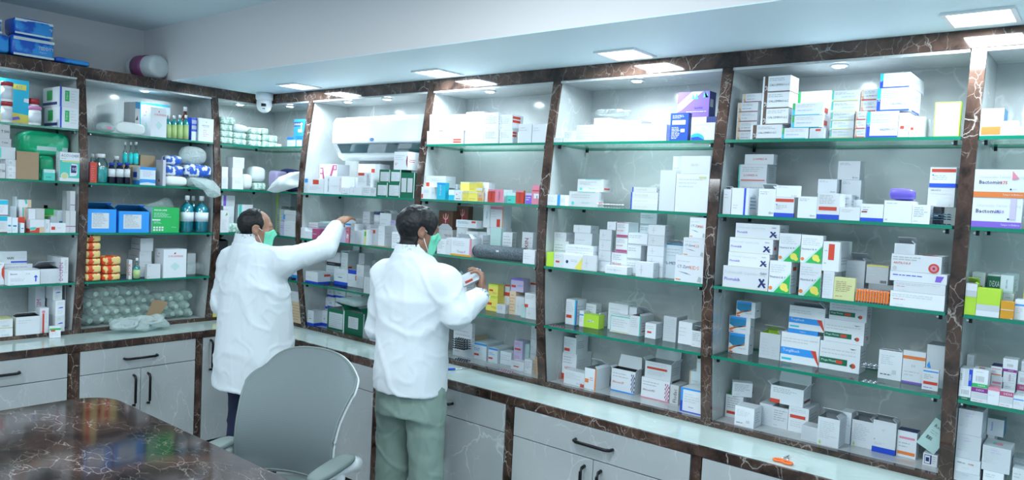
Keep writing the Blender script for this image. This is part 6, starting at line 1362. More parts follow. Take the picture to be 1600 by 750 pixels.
# ================================================================ people: signed-distance modelling
class SDF:
    def __init__(s, lo, hi, res):
        s.res = res; s.lo = np.array(lo, float); n = np.ceil((np.array(hi)-s.lo)/res).astype(int)+1; s.n = n
        s.F = np.full(n, .05, np.float32)
        s.ax = [s.lo[i]+res*np.arange(n[i]) for i in range(3)]
    def sub(s, lo, hi):
        i0 = np.maximum(np.floor((np.array(lo)-s.lo)/s.res).astype(int), 0); i1 = np.minimum(np.ceil((np.array(hi)-s.lo)/s.res).astype(int)+1, s.n)
        sl = tuple(slice(a, b) for a, b in zip(i0, i1))
        X, Y, Z = np.meshgrid(*[s.ax[i][sl[i]] for i in range(3)], indexing='ij', sparse=True)
        return sl, X, Y, Z
    def comb(s, sl, d, k, mode):
        A = s.F[sl]
        if A.size == 0: return
        if mode == 'u':
            if k <= 0: s.F[sl] = np.minimum(A, d); return
            h = np.clip(.5+.5*(A-d)/k, 0, 1); s.F[sl] = A*(1-h)+d*h-k*h*(1-h)
        elif mode == 's':
            d = -d
            if k <= 0: s.F[sl] = np.maximum(A, d); return
            h = np.clip(.5-.5*(A-d)/k, 0, 1); s.F[sl] = A*(1-h)+d*h+k*h*(1-h)
    def cap(s, a, b, ra, rb=None, k=.02, mode='u'):
        rb = ra if rb is None else rb; a, b = np.array(a, float), np.array(b, float); m = max(ra, rb)+k+.02
        sl, X, Y, Z = s.sub(np.minimum(a, b)-m, np.maximum(a, b)+m)
        ab = b-a; L2 = max(ab@ab, 1e-9)
        t = np.clip(((X-a[0])*ab[0]+(Y-a[1])*ab[1]+(Z-a[2])*ab[2])/L2, 0, 1)
        d = np.sqrt((X-a[0]-t*ab[0])**2+(Y-a[1]-t*ab[1])**2+(Z-a[2]-t*ab[2])**2)-(ra+(rb-ra)*t)
        s.comb(sl, d.astype(np.float32), k, mode)
    def ell(s, c, r, Rm=None, k=.02, mode='u'):
        c = np.array(c, float); r = np.array(r, float); m = r.max()+k+.02
        sl, X, Y, Z = s.sub(c-m, c+m); X, Y, Z = X-c[0], Y-c[1], Z-c[2]
        if Rm is None: Rm = np.eye(3)
        u = [(X*Rm[i][0]+Y*Rm[i][1]+Z*Rm[i][2])/r[i] for i in range(3)]
        q = np.sqrt(u[0]**2+u[1]**2+u[2]**2); g = np.sqrt((u[0]/r[0])**2+(u[1]/r[1])**2+(u[2]/r[2])**2)+1e-9
        s.comb(sl, (q*(q-1)/g).astype(np.float32), k, mode)
    def loft(s, rings, Rm, c0, k=.02, mode='u', pw=2.4):
        """rings: list of (z, cx, cy, rx, ry) in a frame Rm at c0 (z world up)"""
        zs = [q[0] for q in rings]; R_ = max(max(q[3], q[4]) for q in rings)+.12
        c0 = np.array(c0, float)
        sl, X, Y, Z = s.sub((c0[0]-R_, c0[1]-R_, zs[0]-.03), (c0[0]+R_, c0[1]+R_, zs[-1]+.03))
        Zf = Z.ravel(); f = lambda j: np.interp(Zf, zs, [q[j] for q in rings]).reshape(Z.shape)
        U = (X-c0[0])*Rm[0][0]+(Y-c0[1])*Rm[0][1]-f(1); V = (X-c0[0])*Rm[1][0]+(Y-c0[1])*Rm[1][1]-f(2)
        rx, ry = f(3), f(4)
        q = (np.abs(U/rx)**pw+np.abs(V/ry)**pw)**(1/pw)
        d = (q-1)*np.minimum(rx, ry)*np.where(q > 1, 1.0, 1.0)
        d = np.maximum(d, np.maximum(zs[0]-Z, Z-zs[-1]))
        s.comb(sl, d.astype(np.float32), k, mode)
    def mesh(s):
        F = s.F; S = F < 0; n = F.shape; ins = S.astype(np.int8)
        c = np.zeros((n[0]-1, n[1]-1, n[2]-1), np.int8)
        for dx in (0, 1):
            for dy in (0, 1):
                for dz in (0, 1): c += ins[dx:n[0]-1+dx, dy:n[1]-1+dy, dz:n[2]-1+dz]
        act = (c > 0) & (c < 8); I = np.argwhere(act); idx = -np.ones(c.shape, np.int64); idx[act] = np.arange(len(I))
        P = np.zeros((len(I), 3)); W = np.zeros(len(I))
        cor = [np.array(q) for q in ((0,0,0),(1,0,0),(0,1,0),(1,1,0),(0,0,1),(1,0,1),(0,1,1),(1,1,1))]
        val = [F[I[:, 0]+q[0], I[:, 1]+q[1], I[:, 2]+q[2]] for q in cor]
        for a in range(8):
            for b in range(a+1, 8):
                if abs(cor[a]-cor[b]).sum() != 1: continue
                va, vb = val[a], val[b]; m = (va < 0) != (vb < 0); t = np.where(m, va/np.where(m, va-vb, 1), 0)
                P += (cor[a]+(cor[b]-cor[a])*t[:, None])*m[:, None]; W += m
        P = (P/W[:, None]+I)*s.res+s.lo
        faces = []
        for ax in range(3):
            o = [0, 0, 0]; o[ax] = 1; m = S[:n[0]-o[0], :n[1]-o[1], :n[2]-o[2]] != S[o[0]:, o[1]:, o[2]:]
            E = np.argwhere(m); u, v = (ax+1) % 3, (ax+2) % 3
            E = E[(E[:, u] > 0) & (E[:, v] > 0) & (E[:, u] < n[u]-1) & (E[:, v] < n[v]-1)]
            du = np.zeros(3, int); du[u] = 1; dv_ = np.zeros(3, int); dv_[v] = 1
            q = [idx[tuple((E-a).T)] for a in (du+dv_, dv_, np.zeros(3, int), du)]
            sgn = S[tuple(E.T)]
            Q = np.stack(q, 1); Q[~sgn] = Q[~sgn][:, ::-1]; faces.append(Q)
        Fc = np.concatenate(faces); return P, Fc
def sdf_object(name, S_, mat, parent, org, disp=None, smooth_it=1):
    P, Fc = S_.mesh()
    me = bpy.data.meshes.new(name)
    me.vertices.add(len(P)); me.loops.add(len(Fc)*4); me.polygons.add(len(Fc))
    me.loops.foreach_set('vertex_index', Fc.ravel().astype(np.int32)); me.polygons.foreach_set('loop_start', (np.arange(len(Fc))*4).astype(np.int32))
    me.vertices.foreach_set('co', P.ravel().astype(np.float32)); me.update(calc_edges=True); me.validate()
    if smooth_it:
        b = bmesh.new(); b.from_mesh(me)
        for _ in range(smooth_it): bmesh.ops.smooth_vert(b, verts=b.verts, factor=.5, use_axis_x=True, use_axis_y=True, use_axis_z=True)
        b.to_mesh(me); b.free()
    if disp is not None:
        N_ = [v.normal.copy() for v in me.vertices]
        for v, nn in zip(me.vertices, N_): v.co = v.co+nn*disp(v.co, nn)
    for v in me.vertices: v.co -= Vector(org)
    me.polygons.foreach_set('use_smooth', [True]*len(me.polygons)); me.materials.append(mat); me.update()
    o = bpy.data.objects.new(name, me); COL.objects.link(o)
    if parent is not None: o.parent = parent
    else: o.location = org
    return o
from mathutils import noise as NZ
def unit(v): v = np.array(v, float); return v/np.linalg.norm(v)
def hz(x, y, dd): r_ = ray(x, y); return r_*dd/np.hypot(r_[0], r_[1])+np.array([0, 0, CAMH])
def hand(S_, wrist, fwd, pal, thumb, L=.185, curl=(.3, .35, .3), spread=.09, tc=0.0, k=.006):
    """palm from wrist along fwd; pal = palm-facing normal; thumb = side direction; four fingers, each three bent segments"""
    f = unit(fwd); p = np.array(pal, float); p = unit(p-f*(p@f)); t = unit(np.cross(p, f)); t = t*np.sign(t@np.array(thumb, float))
    w = np.array(wrist, float); R_ = np.array([t, f, p])
    S_.ell(w+f*.052, (.041, .056, .015), R_, k=.012); S_.cap(w-f*.03, w+f*.02, .025, .024, k=.015)
    S_.ell(w+f*.035+t*.022-p*.0+p*.008, (.018, .034, .014), R_, k=.01)
    tips = []
    for i, (u, ln) in enumerate(((.029, .074), (.0095, .083), (-.0105, .077), (-.029, .060))):
        a = w+f*(.088-.004*abs(i-1))+t*u; d = unit(f+t*spread*(1.3-i)*.9); ang = 0.
        segs = (.45*ln, .31*ln, .25*ln); rr = (.0088, .0079, .0070, .0060)
        c = a-d*.02
        S_.cap(c, a, .0095, rr[0], k=.006)
        for j in range(3):
            ang += curl[j]*(1+.12*i); dd = d*math.cos(ang)+p*math.sin(ang); b_ = a+dd*segs[j]; S_.cap(a, b_, rr[j], rr[j+1], k=.002); a = b_
        tips.append(a)
    a = w+f*.028+t*.032; d1 = unit(f*.75+t*(.75-tc)+p*(.25+tc)); b_ = a+d1*.036; S_.cap(a-d1*.01, b_, .0125, .0105, k=.006)
    d2 = unit(f*.95+t*(.2-tc)+p*(.3+tc*.6)); c = b_+d2*.032; S_.cap(b_, c, .0105, .0085, k=.003); d3 = unit(f+p*.35-t*tc*.3); S_.cap(c, c+d3*.022, .0085, .0065, k=.003)
    return tips
HS = .87
class Sc:
    def __init__(s, S): s.S = S
    def cap(s, a, b, ra, rb=None, k=.02, mode='u'): s.S.cap(a, b, ra*HS, None if rb is None else rb*HS, k*HS, mode)
    def ell(s, c, r, Rm=None, k=.02, mode='u'): s.S.ell(c, np.array(r)*HS, Rm, k*HS, mode)
def head_prims(S_, c, Fh, Rh, Uh, g=0.0):
    S_ = Sc(S_)
    W = lambda r, f, u: np.array(c)+(np.array(Rh)*r+np.array(Fh)*f+np.array(Uh)*u)*HS
    Rm = np.array([Rh, Fh, Uh])
    S_.ell(W(0, -.014, .034), (.077+g, .097+g, .086+g), Rm, k=.0); 
    S_.ell(W(0, .030, -.028), (.064+g, .062+g, .083+g), Rm, k=.03)
    for s_ in (-1, 1):
        S_.cap(W(.052*s_, .0, -.062), W(.02*s_, .062, -.098), .018+g, .018+g, k=.03)
        S_.ell(W(.048*s_, .058, -.022), (.018, .02, .02), Rm, k=.025)
    S_.ell(W(0, .070, -.098), (.022+g, .020+g, .018+g), Rm, k=.02)
    S_.cap(W(0, -.012, -.05), W(0, -.028, -.115), .054+g, .056+g, k=.03)
    return W, Rm
def face(S_, W, Rm):
    S_ = Sc(S_)
    S_.cap(W(-.036, .080, .030), W(.036, .080, .030), .011, .011, k=.015)
    for s_ in (-1, 1): S_.ell(W(.031*s_, .098, .010), (.017, .014, .012), Rm, k=.012, mode='s'); S_.ell(W(.031*s_, .080, .010), (.0145, .0125, .012), Rm, k=.003)
    S_.cap(W(0, .090, .012), W(0, .110, -.024), .008, .0115, k=.012); S_.cap(W(-.012, .096, -.030), W(.012, .096, -.030), .009, .009, k=.008)
    S_.ell(W(0, .092, -.056), (.024, .010, .006), Rm, k=.008); S_.ell(W(0, .091, -.066), (.021, .010, .007), Rm, k=.006)
    for s_ in (-1, 1):
        S_.ell(W(.079*s_, -.010, -.002), (.009, .021, .032), Rm, k=.008); S_.ell(W(.088*s_, -.006, .004), (.007, .011, .018), Rm, k=.003, mode='s')
        S_.ell(W(.078*s_, .0, -.026), (.008, .009, .011), Rm, k=.006)
def skinmat(name, col):
    m, t, b = nt(name); b.inputs['Base Color'].default_value = (*col, 1); b.inputs['Roughness'].default_value = .5
    b.inputs['Subsurface Weight'].default_value = .12; b.inputs['Subsurface Radius'].default_value = (.012, .004, .002); b.inputs['Subsurface Scale'].default_value = .6
    N = t.nodes; n = N.new('ShaderNodeTexNoise'); n.inputs['Scale'].default_value = 90; bp = N.new('ShaderNodeBump'); bp.inputs['Strength'].default_value = .15; bp.inputs['Distance'].default_value = .001
    tc = N.new('ShaderNodeTexCoord'); t.links.new(tc.outputs['Object'], n.inputs['Vector']); t.links.new(n.outputs['Fac'], bp.inputs['Height']); t.links.new(bp.outputs[0], b.inputs['Normal']); return m
M['hair'] = fabric('black_hair', (.006, .007, .009), .5, 90, .8, Specular_IOR_Level=.35); M['mask'] = plain('green_mask', (.16, .62, .42), .6); M['coat'] = fabric('white_coat_cotton', (.64, .70, .745), .85, 60, .25)
M['navyt'] = fabric('navy_trousers', (.006, .012, .045), .85, 20, .3); M['greent'] = fabric('sage_trousers', (.20, .285, .25), .85, 14, .3); M['check'] = fabric('blue_check_shirt', (.20, .28, .40), .8, 150, .2, (.45, .55, .65)); M['shoe'] = plain('black_shoe', (.01, .01, .012), .3)
def rings_disp(seed, amp):
    def f(co, nn):
        p = Vector(co); z = p.z
        q = NZ.noise(Vector((p.x*7+seed, p.y*7, z*1.8)))
        w1 = Vector((p.x*4+z*3.2, p.y*4-z*2.6+seed, z*3.4)); w1 += .35*NZ.noise_vector(w1*1.3)
        c1 = max(0, 1-abs(NZ.noise(w1))*5.5)
        w2 = Vector((p.x*9-z*5+seed, p.y*9+z*4, z*6.5)); w2 += .3*NZ.noise_vector(w2)
        c2 = max(0, 1-abs(NZ.noise(w2))*6)
        w3 = Vector((p.x*14+seed, p.y*14, z*2.5)); c3 = max(0, 1-abs(NZ.noise(w3))*4)
        return amp*(q*.9+c1*.75+c2*.38+c3*.25-.35)
    return f
def person(P):
    """P: pose dictionary, all joints in world coordinates"""
    org = np.array([P['o'][0], P['o'][1], 0.]); fw = unit([math.sin(P['a']), math.cos(P['a']), 0]); rt = np.array([fw[1], -fw[0], 0]); up = np.array([0, 0, 1.])
    L = lambda r, f, u: org+rt*r+fw*f+up*u
    neck = np.array(P['neck']); hc = np.array(P['head']); Fh = unit(P['face']); Rh = unit(np.cross(Fh, up)); Uh = np.cross(Rh, Fh)
    R2 = np.array([rt, fw]); k_ = P['bulk']
    js = P['j']; allp = [hc+.14, hc-.14, L(-.3, -.25, 0), L(.3, .28, 0)]+[np.array(v) for v in js.values()]+[np.array(js['rh'])+.12, np.array(js['rh'])-.12, np.array(js['lh'])+.12, np.array(js['lh'])-.12]
    lo = np.min(allp, 0)-.06; hi = np.max(allp, 0)+.06; lo[2] = -.01
    S = SDF(lo, hi, .0042)
    # trunk and legs
    S.loft([(.80*P['hs'], 0, .0, .14, .10), (.92*P['hs'], 0, 0, .155*k_, .115*k_), (1.05*P['hs'], 0, 0, .135*k_, .105*k_), (1.25*P['hs'], 0, -.005, .150*k_, .115*k_), (1.34*P['hs'], 0, -.01, .12, .075), (1.40*P['hs'], 0, -.01, .06, .05)], R2, neck*[1, 1, 0]*0+np.array([org[0], org[1], 0]), k=.03)
    S.cap(np.array(js['ls']), np.array(js['rs']), .048, .048, k=.04); S.cap(neck-up*.05, hc-Uh*.075-Fh*.02, .060, .053, k=.03)
    for s_ in ('l', 'r'):
        S.cap(js[s_+'s'], js[s_+'e'], .050, .039, k=.03); S.cap(js[s_+'e'], js[s_+'h'], .040, .026, k=.015)
        S.cap(js[s_+'hip'], js[s_+'k'], .082, .056, k=.04); S.cap(js[s_+'k'], js[s_+'a'], .056, .038, k=.03)
        S.cap(js[s_+'a'], np.array(js[s_+'a'])+fw*.13-up*.05, .036, .03, k=.02); S.cap(np.array(js[s_+'a'])-fw*.03-up*.04, np.array(js[s_+'a'])+fw*.12-up*.05, .03, .026, k=.02)
    W, Rm = head_prims(S, hc, Fh, Rh, Uh); face(S, W, Rm)
    for s_ in ('l', 'r'): h = P[s_+'hand']; tips = hand(S, js[s_+'h'], h['f'], h['p'], h['t'], curl=h.get('c', (.3, .35, .3)), tc=h.get('tc', 0), spread=h.get('sp', .09))
    skin = skinmat('skin_'+P['nm'], P['skin'])
    root = sdf_object('person', S, skin, None, org, smooth_it=1)
    # coat
    C = SDF(lo-.03, hi+.05, .0075)
    C.loft(P['coat'], R2, np.array([org[0], org[1], 0]), k=.02, pw=2.2)
    C.cap(np.array(js['ls'])-up*.01, np.array(js['rs'])-up*.01, .060, .060, k=.06)
    C.cap(neck-up*.075-fw*.0, neck-up*.005-fw*.004, .088, .072, k=.05)
    for s_ in ('l', 'r'): C.cap(neck-up*.055, np.array(js[s_+'s']), .070, .062, k=.05)
    for s_ in ('l', 'r'):
        e_ = np.array(js[s_+'e']); h_ = np.array(js[s_+'h']); dn = unit(h_-e_); cu = h_-dn*P.get('cuff', .02)
        a_, b_2, c_ = P['sleeve']; C.cap(js[s_+'s'], e_, a_, b_2, k=.035); C.cap(e_, cu, b_2, c_, k=.012)
        C.cap(cu+dn*.01, cu+dn*.09, c_*.9, c_*.9, k=.0, mode='s')
    C.ell(neck+up*.12, (.2, .2, .095), None, k=.0, mode='s')
    for (a_, b_, r_) in P.get('slits', ()): C.cap(a_, b_, r_[0], r_[1], k=.0, mode='s')
    coat = sdf_object('coat', C, M['coat'], root, org, disp=rings_disp(P['seed'], P['fold']), smooth_it=1)
    cl = SDF(neck-.12, neck+.12, .005)
    cl.cap(neck-up*.045, neck+up*.052-fw*.006, .090, .066, k=0); cl.cap(neck-up*.12, neck+up*.12-fw*.006, .082, .055, k=0, mode='s'); cl.ell(neck+up*.125-fw*.02, (.2, .2, .068), None, k=.0, mode='s')
    cl.ell(neck+fw*.10+up*.055, (.075, .075, .06), None, k=.01, mode='s')
    sdf_object('collar', cl, M['coat'], root, org)
    # trousers
    T = SDF(np.array([lo[0], lo[1], 0]), np.array([hi[0], hi[1], P['coat'][0][0]+.12]), .0075)
    zt = P['coat'][0][0]+.06
    T.loft([(js['lhip'][2]-.12, 0, 0, .15*k_, .125), (zt, 0, 0, .145*k_, .115)], R2, np.array([org[0], org[1], 0]), k=.03)
    for s_ in ('l', 'r'): T.cap(js[s_+'hip'], js[s_+'k'], P['tr'][0], P['tr'][1], k=.03); T.cap(js[s_+'k'], np.array(js[s_+'a'])+up*.0, P['tr'][1], P['tr'][2], k=.02)
    T.F[:, :, :4] = .05
    sdf_object('trousers', T, P['tm'], root, org, disp=rings_disp(P['seed']+5, P['fold']*1.1))
    for s_ in ('l', 'r'):
        a_ = np.array(js[s_+'a']); Sh = SDF(a_-.2, a_+.25, .007)
        Sh.ell(a_+fw*.085-up*.055, (.052, .125, .045), np.array([rt, fw, up]), k=.0); Sh.ell(a_+fw*.0-up*.03, (.045, .06, .055), np.array([rt, fw, up]), k=.03)
        iz = max(0, int((.003-Sh.lo[2])/Sh.res)); Sh.F[:, :, :iz+1] = .05
        sdf_object('shoe', Sh, M['shoe'], root, org)
    # hair
    Hh = SDF(hc-.14, hc+.15, .0042)
    W, Rm = head_prims(Hh, hc, Fh, Rh, Uh, P['hairg'])
    big = 1.0
    for (q, r_) in P['haircut']: Sc(Hh).ell(W(*q), r_, Rm, k=.012, mode='s')
    Hh.cap(W(0, -.02, P['nape']), W(0, -.06, P['nape']-.2), .09, .10, k=.0, mode='s'); Hh.cap(W(0, .075, -.13), W(0, .13, -.30), .10, .12, k=0, mode='s')
    hd = lambda co, nn: .0022*NZ.noise(Vector(co)*70)+.003*NZ.noise(Vector(((co.x)*40, co.y*40, co.z*15)))
    sdf_object('hair', Hh, M['hair'], root, org, disp=hd)
    # mask
    K_ = SDF(hc-.15, hc+.15, .0042)
    W, Rm = head_prims(K_, hc, Fh, Rh, Uh, .007); Sc(K_).cap(W(0, .096, .000), W(0, .112, -.024), .009, .013, k=.02); Sc(K_).ell(W(0, .090, -.05), (.03, .016, .04), Rm, k=.02)
    X, Y, Z = np.meshgrid(*K_.ax, indexing='ij', sparse=True); rel = [X-hc[0], Y-hc[1], Z-hc[2]]
    fu = sum(rel[i]*Fh[i] for i in range(3)); uu = sum(rel[i]*Uh[i] for i in range(3)); rr = sum(rel[i]*Rh[i] for i in range(3))
    cut = np.maximum(np.maximum(uu-(-.006+.010*np.cos(rr*30)), (-.104)-uu), .040-fu+.0*uu); K_.F = np.maximum(K_.F, cut.astype(np.float32))
    mk = sdf_object('face_mask', K_, M['mask'], root, org)
    for s_ in (-1, 1):
        for (u0, u1) in ((-.012, .012), (-.100, -.028)):
            b = MB(); b.tube([W(.058*s_, .050, u0), W(.071*s_, .030, (u0*.6+u1*.4)), W(.079*s_, .006, u1)], .0014, M['capw'], 6); b.v = [tuple(np.array(v)-org) for v in b.v]
            me = b.mesh('ear_loop'); o = bpy.data.objects.new('ear_loop', me); COL.objects.link(o); o.parent = mk
    if P.get('undercuff'):
        for s_ in ('r',):
            h_ = np.array(js[s_+'h']); dn = unit(h_-np.array(js[s_+'e'])); b = MB(); b.tube([h_-dn*.035, h_-dn*.0, h_+dn*.006], [.040, .036, .035], M['check'], 20); b.v = [tuple(np.array(v)-org) for v in b.v]
            me = b.mesh('shirt_cuff'); o = bpy.data.objects.new('shirt_cuff', me); COL.objects.link(o); o.parent = root
        cl = SDF(neck-.12, neck+.12, .005); cl.cap(neck-up*.02, neck+up*.034, .070, .067, k=0); cl.cap(neck-up*.12, neck+up*.08, .062, .0625, k=0, mode='s')
        sdf_object('shirt_collar', cl, M['check'], root, org)
    return root
# ---- man reaching to the shelf (left)
D1 = 4.30; o1 = hz(399, 480, D1)[:2]; a1 = math.radians(-14); f1 = unit([math.sin(a1), math.cos(a1), 0]); r1 = np.array([f1[1], -f1[0], 0])
B1 = lambda r, f, u: np.array([o1[0], o1[1], 0])+r1*r+f1*f+np.array([0, 0, u])
hd1 = hz(401, 356, D1); hd1[2] += -.006
F1 = unit([.50, .86, 0]); nk1 = hd1-F1*.040; nk1[2] = 1.42
rw = onY(528, 350, 2.80)
P1 = dict(nm='tan', o=o1, a=a1, hs=.965, bulk=1.1, neck=nk1, head=hd1, face=unit([.50, .86, -.06]), skin=(.33, .17, .11), seed=1.3, fold=.0075,
  j=dict(ls=B1(-.165, -.01, 1.315), rs=B1(.165, .02, 1.335), le=B1(-.225, -.02, 1.08), lh=B1(-.19, .14, .87), re=B1(.23, .285, 1.40), rh=rw,
         lhip=B1(-.085, 0, .80), rhip=B1(.085, 0, .80), lk=B1(-.10, .02, .44), rk=B1(.10, .02, .44), la=B1(-.115, -.01, .085), ra=B1(.115, -.01, .085)),
  lhand=dict(f=(0, .3, -1), p=r1, t=f1, c=(.3, .3, .3)), rhand=dict(f=unit(rw-B1(.23, .285, 1.40))+np.array([.25, .1, -.12]), p=(0, 0, -1), t=(-1, .2, 0), c=(.22, .25, .2), tc=.1),
  coat=[(.635, 0, -.0, .225, .185), (.80, 0, 0, .222, .185), (.95, 0, .005, .21, .18), (1.08, 0, 0, .205, .165), (1.20, 0, -.01, .20, .145), (1.31, 0, -.01, .16, .110), (1.39, 0, -.01, .085, .07)],
  sleeve=(.075, .064, .046), cuff=.035, slits=((B1(-.215, -.06, .60), B1(-.20, -.07, .84), (.016, .002)),), tr=(.088, .066, .056), tm=M['navyt'],
  nape=-.185, hairg=.008, haircut=(((0, .104, .075), (.092, .102, .092)), ((0, .125, -.02), (.16, .105, .14)), ((.085, .01, -.06), (.06, .04, .055)), ((-.085, .01, -.06), (.06, .04, .055)), ((.088, -.004, -.005), (.03, .03, .034)), ((-.088, -.004, -.005), (.03, .03, .034)), ((.045, .095, .085), (.05, .05, .05)), ((-.045, .095, .085), (.05, .05, .05))))
p1 = person(P1); tag(p1, 'person in a long white coat and navy trousers reaching right arm to the shelf', 'person')
# ---- man holding a white box (centre)
D2 = 3.42; o2 = hz(646, 480, D2)[:2]; a2 = math.radians(-8); f2 = unit([math.sin(a2), math.cos(a2), 0]); r2 = np.array([f2[1], -f2[0], 0])
B2 = lambda r, f, u: np.array([o2[0], o2[1], 0])+r2*r+f2*f+np.array([0, 0, u])
hd2 = hz(655, 361, D2); F2 = unit([.47, .88, 0]); nk2 = hd2-F2*.036; nk2[2] = 1.45
rh2 = hz(753, 460, 3.44); re2 = hz(714, 492, 3.28)
P2 = dict(nm='brown', o=o2, a=a2, hs=1.0, bulk=1.0, neck=nk2, head=hd2, face=unit([.47, .88, -.12]), skin=(.26, .13, .085), seed=4.7, fold=.0075,
  j=dict(ls=B2(-.16, .0, 1.345), rs=B2(.16, .0, 1.345), le=B2(-.235, .04, 1.09), lh=B2(-.15, .24, 1.03), re=re2, rh=rh2,
         lhip=B2(-.085, 0, .85), rhip=B2(.085, 0, .85), lk=B2(-.10, .02, .46), rk=B2(.10, .02, .46), la=B2(-.115, -.01, .085), ra=B2(.115, -.01, .085)),
  lhand=dict(f=f2, p=r2, t=(0, 0, 1), c=(.3, .3, .3)), rhand=dict(f=(-.25, .25, 1.), p=(-.62, -.35, .25), t=(-.6, .3, .1), c=(.55, .55, .45), tc=.35),
  coat=[(.835, 0, -.0, .178, .142), (.93, 0, 0, .178, .142), (1.06, 0, .0, .170, .135), (1.18, 0, -.0, .178, .135), (1.26, 0, -.01, .183, .130), (1.36, 0, -.01, .145, .105), (1.44, 0, -.01, .085, .075)],
  sleeve=(.074, .066, .048), cuff=.02, slits=((B2(-.125, -.115, .80), B2(-.118, -.112, .98), (.014, .002)),), tr=(.092, .078, .066), tm=M['greent'], undercuff=True,
  nape=-.195, hairg=.016, haircut=(((0, .140, -.045), (.16, .098, .115)), ((.088, .022, -.06), (.06, .045, .055)), ((-.088, .022, -.06), (.06, .045, .055)), ((.090, -.004, -.005), (.03, .028, .034)), ((-.090, -.004, -.005), (.03, .028, .034))))
p2 = person(P2); tag(p2, 'person in a white coat and sage green trousers holding a small white box', 'person')
# the small box in his right hand
c = hz(738, 434, 3.50); b = MB(); b.box(-.046, .046, -.02, .02, -.027, .027, card('w')); decal(b, 'F', (.084, .036, .0), [], random.Random(1), '')
b.add([(-.034, -.0206, -.020), (.006, -.0206, -.020), (.006, -.0206, -.008), (-.034, -.0206, -.008)], [(0, 1, 2, 3)], card('r'))
o_ = b.build('medicine_box', loc=tuple(c)); o_.rotation_euler = (math.radians(-15), math.radians(-28), math.radians(25)); tag(o_, 'small white carton held up in the hand of the man in green trousers', 'box')
# ================================================================ office chair
c0 = np.array([-2.539, 1.654]); fc = unit([.40, -.917, 0])[:2]; lc = np.array([-fc[1], fc[0]])      # forward, and the side seen at the right
rzc = math.atan2(lc[1], lc[0])
e = empty('office_chair', (float(c0[0]), float(c0[1]), 0), 'grey mesh office chair with white frame and padded armrests behind the dark table', 'chair', rzc)
# local frame: x to the seen right, y away from the sitter's front, z up
mm, t_, b_ = nt('chair_mesh'); N = t_.nodes; Lk = t_.links; b_.inputs['Base Color'].default_value = (.135, .17, .18, 1); b_.inputs['Roughness'].default_value = .7
tc = N.new('ShaderNodeTexCoord'); wv = N.new('ShaderNodeTexWave'); wv.bands_direction = 'Z'; wv.inputs['Scale'].default_value = 90; wv.inputs['Distortion'].default_value = .0; Lk.new(tc.outputs['Object'], wv.inputs['Vector'])
mr = N.new('ShaderNodeMapRange'); mr.inputs[3].default_value = .78; mr.inputs[4].default_value = 1.0; Lk.new(wv.outputs['Fac'], mr.inputs[0]); Lk.new(mr.outputs[0], b_.inputs['Alpha'])
M['mesh'] = mm; M['frame'] = plain('chair_white_frame', (.66, .70, .72), .35); M['pad'] = plain('grey_green_pad', (.13, .17, .165), .6)
def backpt(u, v):
    """u -1..1, v 0..1 : outline narrows in the waist, flares at the shoulders"""
    xs = np.interp(v, [0, .10, .3, .5, .7, .82, .90, .95, .98, 1.0], [.185, .228, .228, .236, .254, .262, .250, .225, .195, .15])
    if v > .76: xs = .262-.012*((v-.76)/.24)**2
    x = u*xs*.98*(1-.10*v**7*abs(u)**2)-.012; z = .55+.49*v - (.030*u*u+.070*abs(u)**3.2)*v**4.5
    y = .19+.035*math.sin(math.pi*(v*1.15+.05))*-1 + .14*v*v - .055*u*u*(1-.4*v)*1.0
    return (x, y, z)
b = MB(); nu, nv = 24, 34; th = .004
for off in (0, 1):
    vs = []
    for j in range(nv+1):
        for i in range(nu+1):
            x, y, z = backpt(-1+2*i/nu, j/nv); vs.append((x, y+off*th, z))
    b.add(vs, [(j*(nu+1)+i, j*(nu+1)+i+1, (j+1)*(nu+1)+i+1, (j+1)*(nu+1)+i) for j in range(nv) for i in range(nu)], M['mesh'], True)
b.build('backrest', e, fix=True)
rim = [backpt(-1, j/nv) for j in range(nv+1)]+[backpt(-1+2*i/nu, 1) for i in range(1, nu)]+[backpt(1, 1-j/nv) for j in range(nv+1)]+[backpt(1-2*i/nu, 0) for i in range(1, nu+1)]
b = MB(); b.tube([(x, y+.003, z) for x, y, z in rim], .0055, M['pad'], 8); b.build('edge_trim', e, fix=True)
b = MB(); b.tube([(x*.985, y+.024, z-.010) for x, y, z in rim], .0075, M['frame'], 8); b.build('back_frame', e, fix=True)
b = MB(); b.tube([(0, .255, .52), (0, .30, .62), (0, .29, .78), (-.0, .31, .90)], [.03, .026, .022, .012], M['frame'], 12)
for s in (-1, 1): b.tube([(0, .30, .66), (s*.10, .26, .60), (s*.19, .205, .60)], [.018, .014, .010], M['frame'], 10)
b.build('back_support', e, fix=True)
b = MB(); blob(b, .50, .48, .09, M['pad'], 32, 12, .45, 0, z0=.45); b.v = [(x, y-.03, z) for x, y, z in b.v]; b.build('seat', e, fix=True)
for s in (-1, 1):
    a = MB(); a.tube([(s*.235, .10, .47), (s*.265, .10, .50), (s*.275, .08, .60), (s*.275, .03, .635)], [.02, .024, .024, .02], M['frame'], 12)
    a.tube([(s*.275, .215, .61), (s*.275, .17, .625), (s*.275, .03, .636), (s*.275, -.12, .636)], [.034, .030, .020, .016], M['frame'], 14)
    ao = a.build('armrest', e, fix=True)
    p = MB(); blob(p, .085, .30, .030, M['pad'], 28, 10, .6, 0, z0=.645); p.v = [(x+s*.275, y+.02, z) for x, y, z in p.v]
    me = p.mesh('arm_pad'); o = bpy.data.objects.new('arm_pad', me); COL.objects.link(o); o.parent = ao
b = MB().lathe([(.028, .09), (.028, .30), (.022, .30), (.022, .455)], M['chrome'], n=18); b.build('gas_lift', e, fix=True)
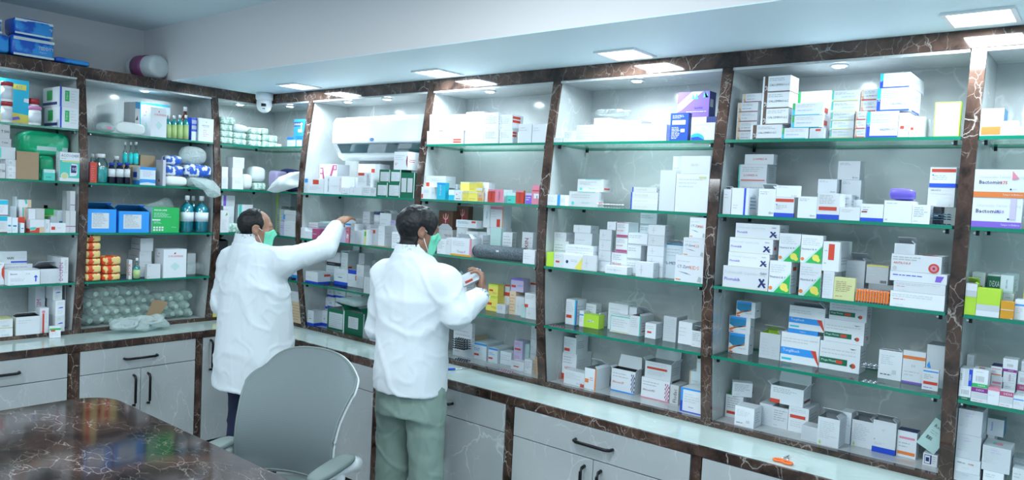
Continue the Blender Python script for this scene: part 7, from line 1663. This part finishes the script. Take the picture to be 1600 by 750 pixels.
for i in range(5):
    an = 2*math.pi*i/5+.3; d = (math.cos(an), math.sin(an)); l = MB(); l.tube([(0, 0, .11), (d[0]*.16, d[1]*.16, .10), (d[0]*.30, d[1]*.30, .07)], [.028, .022, .016], M['frame'], 8); lo_ = l.build('leg', e, fix=True)
    cst = MB(); cst.lathe([(.028, -.011), (.028, .011)], M['rubber'], n=16, T=Matrix.Translation((d[0]*.30, d[1]*.30, .0285)) @ Matrix.Rotation(an, 4, 'Z') @ Matrix.Rotation(math.pi/2, 4, 'X'))
    cst.tube([(d[0]*.30, d[1]*.30, .028), (d[0]*.30, d[1]*.30, .07)], .006, M['chrome'], 6)
    me = cst.mesh('caster'); o = bpy.data.objects.new('caster', me); COL.objects.link(o); o.parent = lo_
# ================================================================ labels of the shelf stock
LV = ['lowest', 'second up', 'third up', 'fourth up', 'fifth up', 'sixth up', 'seventh up', 'eighth up', 'ninth up', 'tenth up', 'eleventh up', 'twelfth up']
CO = ['first', 'second', 'third', 'fourth', 'fifth', 'sixth', 'seventh', 'eighth', 'ninth', 'tenth', 'eleventh', 'twelfth', 'thirteenth', 'fourteenth']
from collections import defaultdict
def finish_labels():
    G = defaultdict(list)
    for q in REG: G[(q['bay'], q['sh'], q['d'])].append(q)
    for (bay, sh, d), L in G.items():
        cols = defaultdict(list)
        for q in L: cols[q['col']].append(q)
        order = sorted(cols, key=lambda c: sum(q['x'] for q in cols[c])/len(cols[c]))
        for ci, c in enumerate(order):
            cl = sorted(cols[c], key=lambda q: q['lvl'])
            for li, q in enumerate(cl):
                lvl = '' if len(cl) == 1 else (LV[0] if li == 0 else 'topmost' if li == len(cl)-1 else LV[li])
                cc = '' if len(order) == 1 else (('left' if ci == 0 else 'right') if len(order) == 2 else (CO[ci]+' from left' if ci < len(order)-1 else 'rightmost'))
                if lvl and cc: ph = ', %s of %s pile' % (lvl, cc.replace(' from left', '')) 
                elif lvl: ph = ', %s' % lvl
                elif cc: ph = ', %s' % cc + (' one' if cc in ('left', 'right') else '')
                else: ph = ''
                q['o']['label'] = '%s%s, %s, %s' % (d, ph, SHN[sh], BAYN[bay])
                q['o']['category'] = q['cat']
                if q.get('g'): q['o']['group'] = q['g']
    for q in REG:
        if not q.get('g'): q['o']['group'] = 'cartons on the %s of the %s' % (SHN[q['sh']], BAYN[q['bay']])
finish_labels()
